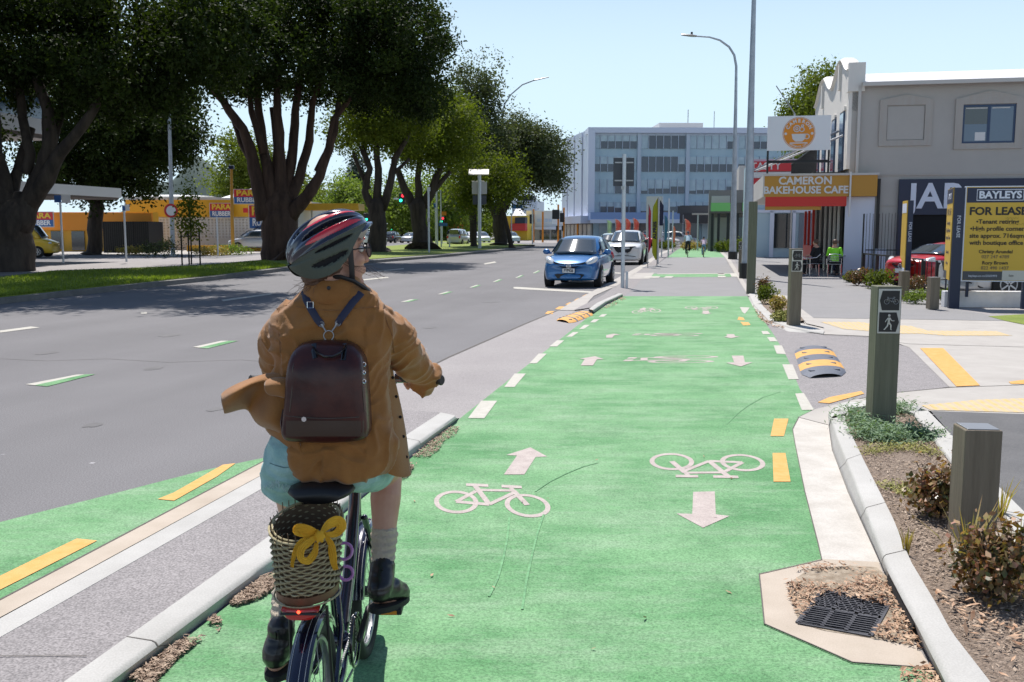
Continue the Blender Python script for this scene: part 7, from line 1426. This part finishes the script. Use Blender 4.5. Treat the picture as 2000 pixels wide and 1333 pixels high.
for Y, w_, z, h in ((2.83,.070,.885,.016),(2.86,.098,.893,.022),(2.91,.104,.893,.026),(2.96,.085,.890,.026),(3.02,.045,.886,.028),(3.08,.026,.884,.022),(3.12,.016,.880,.014)):
    sp_.append([B(w_*math.cos(2*PI*k/20), Y, z+h*math.sin(2*PI*k/20)*(1 if math.sin(2*PI*k/20) > 0 else 1.3)) for k in range(20)])
mb.loft(sp_); bp('saddle', 'black', mb, auto=180)
for s in (-1,1): mb = MB(); mb.ring(B(s*.045,2.875,.838), (0,1,.2), .016, .004, 12, 6); bp('saddle_spring', 'black', mb)
# bars
mb = MB(); cap(mb, [B(0,3.455,.86), B(0,3.44,1.08)], .014, 10); bp('stem', 'black', mb)
ge = W(862,743,3.33); gs2 = W(778,738,3.44); mb = MB(); c = B(0,3.44,1.08); mx_ = lambda p: Vector((2*XB(p.y)-p.x, p.y, p.z)); R_ = [gs2, ge]
mb.tube([mx_(ge), mx_(gs2), c+Vector((-.10,.03,.0)), c, c+Vector((.10,.03,.0)), gs2, ge], .011, 10); bp('handlebar', 'black', mb)
for a, b in ((gs2.lerp(ge,.12), ge), (mx_(gs2.lerp(ge,.12)), mx_(ge))): mb = MB(); d = (b-a).normalized(); mb.tube([a, a.lerp(b,.1), a.lerp(b,.9), b, b+d*.004], [.016,.0165,.0165,.019,.015], 14); bp('grip', 'black', mb)
mb = MB(); p = gs2.lerp(ge,-.06); mb.tube([p, p+Vector((.028,-.004,0))], .020, 14); bp('gear_shifter', 'bike_navy', mb); mb = MB(); q = p+Vector((-.012,0,.018)); cap(mb, [q, q+Vector((-.004,0,.03))], .004, 8); mb.ell(q+Vector((-.002,0,.036)), (.010,.008,.011), 12, 8); bp('bell', 'black', mb)
for s in (-1,1): mb = MB(); mb.tube([c+Vector((s*.12,.04,.0)), B(s*.10,3.52,1.0), B(s*.04,3.52,.86), B(.0,3.50,.70)], .003, 5); bp('cable', 'black', mb)
# drivetrain
cc = B(.055,3.12,.30); mb = MB(); mb.ring(cc, (1,0,0), .088, .006, 40, 8); mb.ring(cc-Vector((.008,0,0)), (1,0,0), .078, .004, 40, 6, ell=.6); cr = bp('chain_guard', 'black_gloss', mb); mb = MB()
for k in range(40): a = 2*PI*k/40; p = cc+Vector((-.010, math.cos(a)*.080, math.sin(a)*.080)); mb.ell(p, (.003,.005,.005), 6, 4)
for s in (.038,-.038):
    for k in range(30): p = B(.045, 2.72+(3.12-2.72)*k/30, .262+s*.75+(.038*(1 if s > 0 else -1)+.0)*k/30*1.05); mb.box(-.003,.003,-.006,.006,-.004,.004,T=Matrix.Translation(p))
mb.build('chain', 'dull_metal', cr)
for dy, dx in ((.0,0),): pass
PR = Vector((HR[0]+HR[1]))/2+Vector((0,0,-.042)); PL = Vector((HL_[0]+HL_[1]))/2+Vector((0,0,-.042))
for pp, s in ((PR,1),(PL,-1)):
    c0 = B(s*.068,3.12,.30); e = Vector((c0.x+s*.012, pp.y, pp.z)); mb = MB(); cap(mb, [c0, e], [.012,.009], 10); ca = bp('crank', 'black', mb); mb = MB(); mb.tube([e, Vector((pp.x, pp.y, pp.z))], .006, 6); mb.box(-.045,.045,-.04,.04,-.012,.010,T=Matrix.Translation(pp),bev=.004); pd = mb.build('pedal', 'black', ca); C_(pd, 'pedal_reflector', 'orange', [(pp.x-.028,pp.x+.028,pp.y-.043,pp.y-.0405,pp.z-.008,pp.z+.006)])
# rack, light, lock
mb = MB()
for s in (-1,1): mb.tube([B(s*.062,2.72,.262), B(s*.055,2.68,.60), B(s*.055,2.60,.615), B(s*.055,2.92,.63)], .005, 6)
for Y in (2.58,2.70,2.84): mb.tube([B(-.055,Y,.618), B(.055,Y,.618)], .004, 6)
bp('luggage_rack', 'black', mb)
mb = MB(); mb.tube([B(-.005,2.46,.30), B(.06,2.62,.27), B(.062,2.72,.262)], .0025, 5); bp('mudguard_stay', 'dull_metal', mb)
lc = W(587,1196,2.60); mb = MB(); secs = []
for i in range(13):
    u = -1+2*i/12; hh_ = .018*math.sqrt(max(.04, 1-u**4)); x = lc.x+u*.054; top_ = lc.z+.012; secs.append([(x, 2.585+.012*u*u, top_), (x, 2.577+.014*u*u, top_-hh_*.8), (x, 2.585+.012*u*u, top_-hh_*1.7), (x, 2.615, top_-hh_*1.5), (x, 2.62, top_)])
mb.loft(secs); rl_ = bp('rear_light', 'reflector', mb, auto=60); mb = MB(); mb.ell((lc.x+.0, 2.575, lc.z+.010), (.005,.004,.005), 10, 8); mb.build('light_bulb', 'glow_bike', rl_, smooth=True)
mb = MB(); mb.ring(W(672,1077,2.98), (.1,-1,.35), .026, .0052, 30, 8); bp('cable_lock', 'pink_cable', mb); mb = MB(); mb.ring(W(676,1120,3.0), (.3,-1,.3), .022, .0052, 30, 8); bp('cable_lock', 'pink_cable', mb)
# ================================================================ basket
bz0, bz1 = .650, .842; bc = Vector((W(600,1100,2.73).x, 2.735, 0)); bask = thing('wicker_basket', 'oval woven willow basket with tan leather base strap behind the saddle', 'basket', (bc.x, bc.y, bz0-.02))
TK2 = Matrix.Translation(-Vector((bc.x, bc.y, bz0-.02)))
def bpt(a, z, dr=0.):
    u = (z-bz0)/(bz1-bz0); sx = .088+.012*u; sy = .128+.016*u; return Vector((bc.x+(sx+dr)*math.cos(a), bc.y+(sy+dr)*math.sin(a), z+(.018*math.sin(a)*u)))
NS = 30; mb = MB()
for k in range(NS): a = 2*PI*(k+.5)/NS; mb.tube([bpt(a, bz0), bpt(a, (bz0+bz1)/2), bpt(a, bz1), bpt(a, bz1+random.uniform(.010,.028), random.uniform(-.002,.004))], [.0022,.0022,.002,.0014], 5)
mb.build('stakes', 'willow_dark', bask, T=TK2); rows = 19; mb = MB()
for r_ in range(rows):
    z = bz0+.012+(bz1-bz0-.020)*r_/(rows-1); P = []
    for i in range(NS*4+1): a = 2*PI*i/(NS*4); P.append(bpt(a, z+.0012*math.sin(a*3+r_), .0052*math.cos(a*NS/2+PI*r_)))
    mb.tube(P, [(.0036,.0026)]*len(P), 6, caps=False, flat=(0,0,1))
mb.build('weave', 'willow', bask, smooth=True, T=TK2)
mb = MB(); mb.tube([bpt(2*PI*i/60, bz1-.004, .006) for i in range(61)], .0032, 6); mb.tube([bpt(2*PI*i/60, bz1+.003, -.004) for i in range(61)], .0030, 6); mb.build('rim', 'willow', bask, smooth=True, T=TK2); mb = MB(); mb.tube([bpt(2*PI*i/60, bz0-.024, .010) for i in range(61)], .0028, 6); mb.build('base_rim', 'willow', bask, smooth=True, T=TK2)
mb = MB(); mb.loft([[bpt(2*PI*k/48, bz0-.022, .004) for k in range(48)], [bpt(2*PI*k/48, bz0+.004, .004) for k in range(48)]]); mb.build('base_band', 'leather_tan', bask, smooth=True, T=TK2)
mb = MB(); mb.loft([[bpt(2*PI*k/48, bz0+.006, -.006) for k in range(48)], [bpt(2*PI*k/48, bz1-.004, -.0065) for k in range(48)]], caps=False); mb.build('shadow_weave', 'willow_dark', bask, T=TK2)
# ribbon bow
def bsurf(px, py, off): d = Vector(ray(px, py)).normalized(); o = Vector((0,0,H)); best = None; w_ = bask.children[2]; h, loc, nr, fi = w_.ray_cast(o-(w_.matrix_local.translation+bask.location), d); return loc+(w_.matrix_local.translation+bask.location)-d*off if h else W(px, py, 2.6)-d*off
ro = W(626,1045,2.60); rb = thing('ribbon_bow', 'yellow cloth ribbon tied in a loose bow on the basket front', 'ribbon', ro); TR = Matrix.Translation(-ro)
def strip3(name, pts, wd, fold=.25, puff=0.):
    """pts: px,py,dY ; wd half widths in m"""
    secs = []; n = len(pts); P = []
    for x, y, dy in pts: xx = W(x, y, 2.62).x; Ys = 2.735-.146*math.sqrt(max(.35, 1-((xx-bc.x)/.112)**2)); P.append(W(x, y, Ys-.004+(dy+.02)*.6))
    Q = []; ww = []
    for i in range(n-1):
        for k in range(4):
            t_ = k/4; a, b, c, d = P[max(i-1,0)], P[i], P[i+1], P[min(i+2,n-1)]; Q.append(.5*((2*b)+(c-a)*t_+(2*a-5*b+4*c-d)*t_**2+(3*b-a-3*c+d)*t_**3)); ww.append(wd[i]*(1-t_)+wd[i+1]*t_)
    Q.append(P[-1]); ww.append(wd[-1])
    for i, p in enumerate(Q):
        d = (Q[min(i+1,len(Q)-1)]-Q[max(i-1,0)]).normalized(); s = d.cross(Vector((0,-1,0))); s = s.normalized() if s.length > 1e-4 else Vector((1,0,0)); row = []
        for j in range(13): v = -1+j/6; row.append(p+s*v*ww[i]+Vector((0,-.0045*abs(math.sin(v*5.5+i*.25))-puff*(1-v*v),0)))
        secs.append(row)
    mb = MB(); mb.loft(secs, caps=False, closed=False); o = mb.build(name, 'ribbon', rb, smooth=True, T=TR, auto=180); md = o.modifiers.new('s', 'SOLIDIFY'); md.thickness = .0018; return o
strip3('loop', [(624,1042,-.02),(604,1034,-.03),(584,1032,-.03),(580,1040,-.025),(600,1046,-.02),(622,1046,-.018)], [.004,.011,.013,.009,.007,.004])
strip3('loop', [(628,1040,-.02),(644,1024,-.035),(662,1018,-.035),(667,1030,-.03),(655,1042,-.02),(632,1044,-.018)], [.005,.013,.016,.014,.010,.004])
strip3('tail', [(622,1046,-.03),(604,1058,-.035),(590,1072,-.04),(588,1090,-.035),(602,1096,-.030),(614,1080,-.03),(618,1060,-.03)], [.006,.010,.010,.010,.011,.009,.005])
strip3('tail', [(610,1050,-.02),(590,1058,-.022),(580,1072,-.02),(573,1092,-.02),(570,1108,-.02)], [.006,.009,.007,.006,.004]); strip3('tail', [(634,1046,-.02),(645,1060,-.02),(650,1080,-.018),(652,1098,-.018),(656,1113,-.018)], [.005,.009,.011,.010,.007])
mb = MB(); mb.ell(W(624,1048,2.598), (.017,.011,.018), 14, 10); k_ = mb.build('knot', 'ribbon', rb, smooth=True, T=TR); warp(k_, lambda co, nr: np.array([.003*math.sin(c[0]*500) for c in co]))
# ================================================================ other people
def figure(label, g, rz, J_, cloth_, group=None, scale=1.):
    """J_: dict of joints in local metres; cloth_: (shirt material, trousers material, hair material)"""
    t = thing('person', label, 'person', g, rz, group); t.scale = (scale,)*3; Q = {k: Vector(v) for k, v in J_.items()}; mb = MB()
    mb.ell(Q['head'], (.078,.095,.115), 16, 12); mb.ell(Q['head']+Vector((0,.092*J_.get('face',(0,1,0))[1],-.02)), (.014,.02,.02), 8, 6); cap(mb, [Q['head']+Vector((0,0,-.08)), Q['neck']], .05, 10)
    cap(mb, [Q['neck'], Q['hip']], [.10,.12], 12)
    for s in 'lr':
        cap(mb, [Q['sh'+s], Q['el'+s]], [.048,.038], 10); cap(mb, [Q['el'+s], Q['ha'+s]], [.038,.027], 10); cap(mb, [Q['hip'], Q['kn'+s]], [.085,.058], 10); cap(mb, [Q['kn'+s], Q['an'+s]], [.055,.035], 10); cap(mb, [Q['an'+s], Q['an'+s]+Vector((0,.13,-.04))], [.035,.028], 8)
        h = Q['ha'+s]
        for k in range(5): cap(mb, [h, h+Vector((-.03+.015*k, .05, -.05+(.02 if k in (0,4) else 0)))], [.010,.008], 6)
    bake('body', 'skin', mb, [('REMESH', dict(mode='VOXEL', voxel_size=.011)), ('SMOOTH', dict(factor=.5, iterations=2))], t)
    mb = MB(); cap(mb, [Q['neck']+Vector((0,0,-.03)), Q['neck'].lerp(Q['hip'],.5), Q['hip']+Vector((0,0,.02))], [(.17,.11),(.16,.125),(.17,.13)], 16)
    for s in 'lr': cap(mb, [Q['sh'+s], Q['sh'+s].lerp(Q['el'+s],.9)], [.068,.055], 10)
    bake('shirt', cloth_[0], mb, [('REMESH', dict(mode='VOXEL', voxel_size=.014)), ('SMOOTH', dict(factor=.5, iterations=3))], t)
    mb = MB(); mb.ell(Q['hip'], (.17,.13,.12), 14, 10)
    for s in 'lr': cap(mb, [Q['hip']+Vector((.07*(1 if s == 'r' else -1),0,0)), Q['kn'+s]], [.10,.075], 10); cap(mb, [Q['kn'+s], Q['kn'+s].lerp(Q['an'+s],.92)], [.072,.055], 10)
    bake('trousers', cloth_[1], mb, [('REMESH', dict(mode='VOXEL', voxel_size=.014)), ('SMOOTH', dict(factor=.5, iterations=3))], t)
    mb = MB(); fy = J_.get('face', (0,1,0))[1]; mb.ell(Q['head']+Vector((0,-.02*fy,.03)), (.09,.10,.105), 16, 10)
    if len(cloth_) > 3: mb.tube([Q['head']+Vector((0,-.07*fy,0)), Q['head']+Vector((0,-.11*fy,-.12)), Q['head']+Vector((0,-.10*fy,-.26))], [.06,.06,.02], 10)
    mb.build('helmet' if cloth_[2] == 'helmet_black' else 'hair', cloth_[2], t, smooth=True, auto=180); return t
dm('shirt_blue', (.42,.58,.66), .8); dm('shirt_pink', (.62,.50,.60), .8); dm('trouser_dark', (.012,.02,.018), .8); dm('trouser_blue', (.16,.30,.42), .8); dm('dress_pink', (.68,.50,.58), .8); dm('dress_dark', (.08,.08,.05), .8); dm('hivis', (.25,.75,.03), .8, col2=(.30,.85,.05), ns=5); dm('black_cloth', (.015,.015,.018), .85)
RID = dict(head=(0,.12,1.60), neck=(0,.06,1.44), hip=(0,-.22,1.0), shl=(-.17,.05,1.38), shr=(.17,.05,1.38), ell=(-.25,.22,1.18), elr=(.25,.22,1.18), hal=(-.22,.42,1.08), har=(.22,.42,1.08), knl=(-.11,.15,.72), knr=(.11,.17,.86), anl=(-.11,-.02,.24), anr=(.11,.08,.44))
def simple_bike(label, g, rz, sc, m):
    t = thing('bicycle', label, 'bicycle', g, rz); t.scale = (sc,)*3
    for y in (-.52,.52):
        mb = MB(); mb.ring((0,y,.34), (1,0,0), .315, .022, 32, 8); w_ = mb.build('wheel', 'rubber', t, smooth=True); mb = MB()
        for k in range(12): a = k*PI/6; mb.tube([(0,y,.34),(0,y+.3*math.cos(a),.34+.3*math.sin(a))], .003, 3)
        mb.build('spokes', 'dull_metal', w_)
    mb = MB(); P = lambda *q: mb.tube([(0,a,b) for a, b in q], .018, 8); P((-.02,.30),(-.20,.85)); P((-.02,.30),(.40,.80)); P((-.15,.74),(.40,.82)); P((-.02,.30),(-.52,.34)); P((-.18,.74),(-.52,.34)); P((.40,.92),(.42,.72),(.52,.34)); mb.build('frame', m, t, smooth=True)
    mb = MB(); mb.tube([(-.26,.36,1.02),(-.1,.42,1.0),(.1,.42,1.0),(.26,.36,1.02)], .014, 8); mb.tube([(0,.41,.9),(0,.41,1.0)], .014, 8); mb.build('handlebar', 'black', t); mb = MB(); mb.ell((0,-.20,.88), (.08,.13,.035), 12, 8); mb.build('saddle', 'black', t, smooth=True)
    mb = MB(); mb.tube([(.07,.08,.20+.16),(.07,-.02,.30),(-.07,-.02,.30),(-.07,-.08,.17)], .012, 6); mb.build('crank', 'black', t); return t
g = G(1343,503,.0); simple_bike('dark bicycle of the adult cyclist riding away on the far green path', g, -R(10), .93, 'black'); figure('adult cyclist in pale blue shirt and black shorts riding away far down the path', g+Vector((0,-.02,0)), -R(10), RID, ('shirt_blue','trouser_dark','helmet_black'), scale=.95)
g = G(1374,503,.0); simple_bike('smaller bicycle of the child cyclist beside the adult', g, -R(10), .74, 'orange'); figure('child cyclist in pale pink top riding beside the adult cyclist', g, -R(10), RID, ('shirt_pink','trouser_blue','helmet_black'), scale=.76)
WALK = dict(head=(0,0,1.62), neck=(0,0,1.45), hip=(0,0,.95), shl=(-.17,0,1.38), shr=(.17,0,1.38), ell=(-.22,.05,1.12), elr=(.22,.08,1.12), hal=(-.12,.22,1.1), har=(.18,.2,1.2), knl=(-.08,.1,.5), knr=(.08,-.05,.5), anl=(-.08,.12,.09), anr=(.08,-.12,.09))
figure('woman in pale pink top and trousers with long dark hair walking beyond the cafe', G(1523,498,.0), -RDA, WALK, ('dress_pink','dress_pink','hair',1), scale=.98)
figure('walker in dark olive clothes and pale hat beside the woman in pink', G(1510,493,.0), -RDA, WALK, ('dress_dark','dress_dark','offwhite'), scale=.96)
SIT = dict(head=(0,.02,1.22), neck=(0,0,1.06), hip=(0,-.05,.52), shl=(-.18,0,1.0), shr=(.18,0,1.0), ell=(-.25,.08,.76), elr=(.25,.08,.76), hal=(-.12,.30,.74), har=(.12,.30,.74), knl=(-.13,.38,.52), knr=(.13,.38,.52), anl=(-.13,.36,.10), anr=(.13,.36,.10))
def chair(label, g, rz, metal=True):
    t = thing('cafe_chair', label, 'chair', g, rz, group='metal cafe chairs under the canopy'); mb = MB(); mb.box(-.21,.21,-.2,.22,.44,.465,bev=.01); mb.build('seat', 'dull_metal', t)
    for x in (-.22,.22):
        for y in (-.22,.22): mb = MB(); mb.tube([(x*1.05,y*1.1,0),(x,y,.44)], .012, 6); mb.build('leg', 'chrome', t)
    mb = MB(); mb.tube([(.25,.22,.42),(.26,.2,.64),(.25,-.15,.68),(.20,-.26,.80),(0,-.30,.83),(-.20,-.26,.80),(-.25,-.15,.68),(-.26,.2,.64),(-.25,.22,.42)], .013, 8); mb.build('armrest_frame', 'chrome', t, smooth=True); mb = MB()
    for k in range(4): mb.tube([(-.19+.0,-.24,.55+.06*k),(0,-.28,.56+.06*k),(.19,-.24,.55+.06*k)], .010, 5)
    mb.build('backrest', 'dull_metal', t); return t
g1 = W(1629,528,34.6); g1.z = .02; chair('metal chair holding the diner in the bright green shirt', g1, -R(15)); fg = figure('seated diner in a bright lime-green shirt with back to the street', g1, -R(15), SIT, ('hivis','black_cloth','hair'))

g2 = W(1592,528,35.2); g2.z = .02; chair('metal chair under the diner in black, left of the green shirt', g2, R(50)); figure('seated diner in black clothes at the cafe table', g2, R(50), SIT, ('black_cloth','black_cloth','hair'))
g3 = W(1637,510,37.4); g3.z = .02; chair('metal chair deepest under the canopy', g3, R(160)); figure('seated diner facing the street behind the lime-green shirt', g3, R(160), SIT, ('black_cloth','navy','hair'))
g4 = W(1563,530,34.8); g4.z = .02; chair('empty metal chair nearest the walkway, far left of the cafe seats', g4, -R(60)); g5 = W(1578,520,36.6); g5.z = .02; chair('second empty metal chair behind the nearest empty one', g5, R(100))
g = (g1+g3)/2; g.z = .02; t = thing('cafe_table', 'small round cafe table between the seated diners', 'table', g); mb = MB(); mb.cyl((0,0), .33, .70, .73, 24); mb.build('tabletop', 'dull_metal', t); mb = MB(); mb.cyl((0,0), .025, 0, .70, 8); mb.cyl((0,0), .2, 0, .02, 16); mb.build('pedestal', 'black', t)
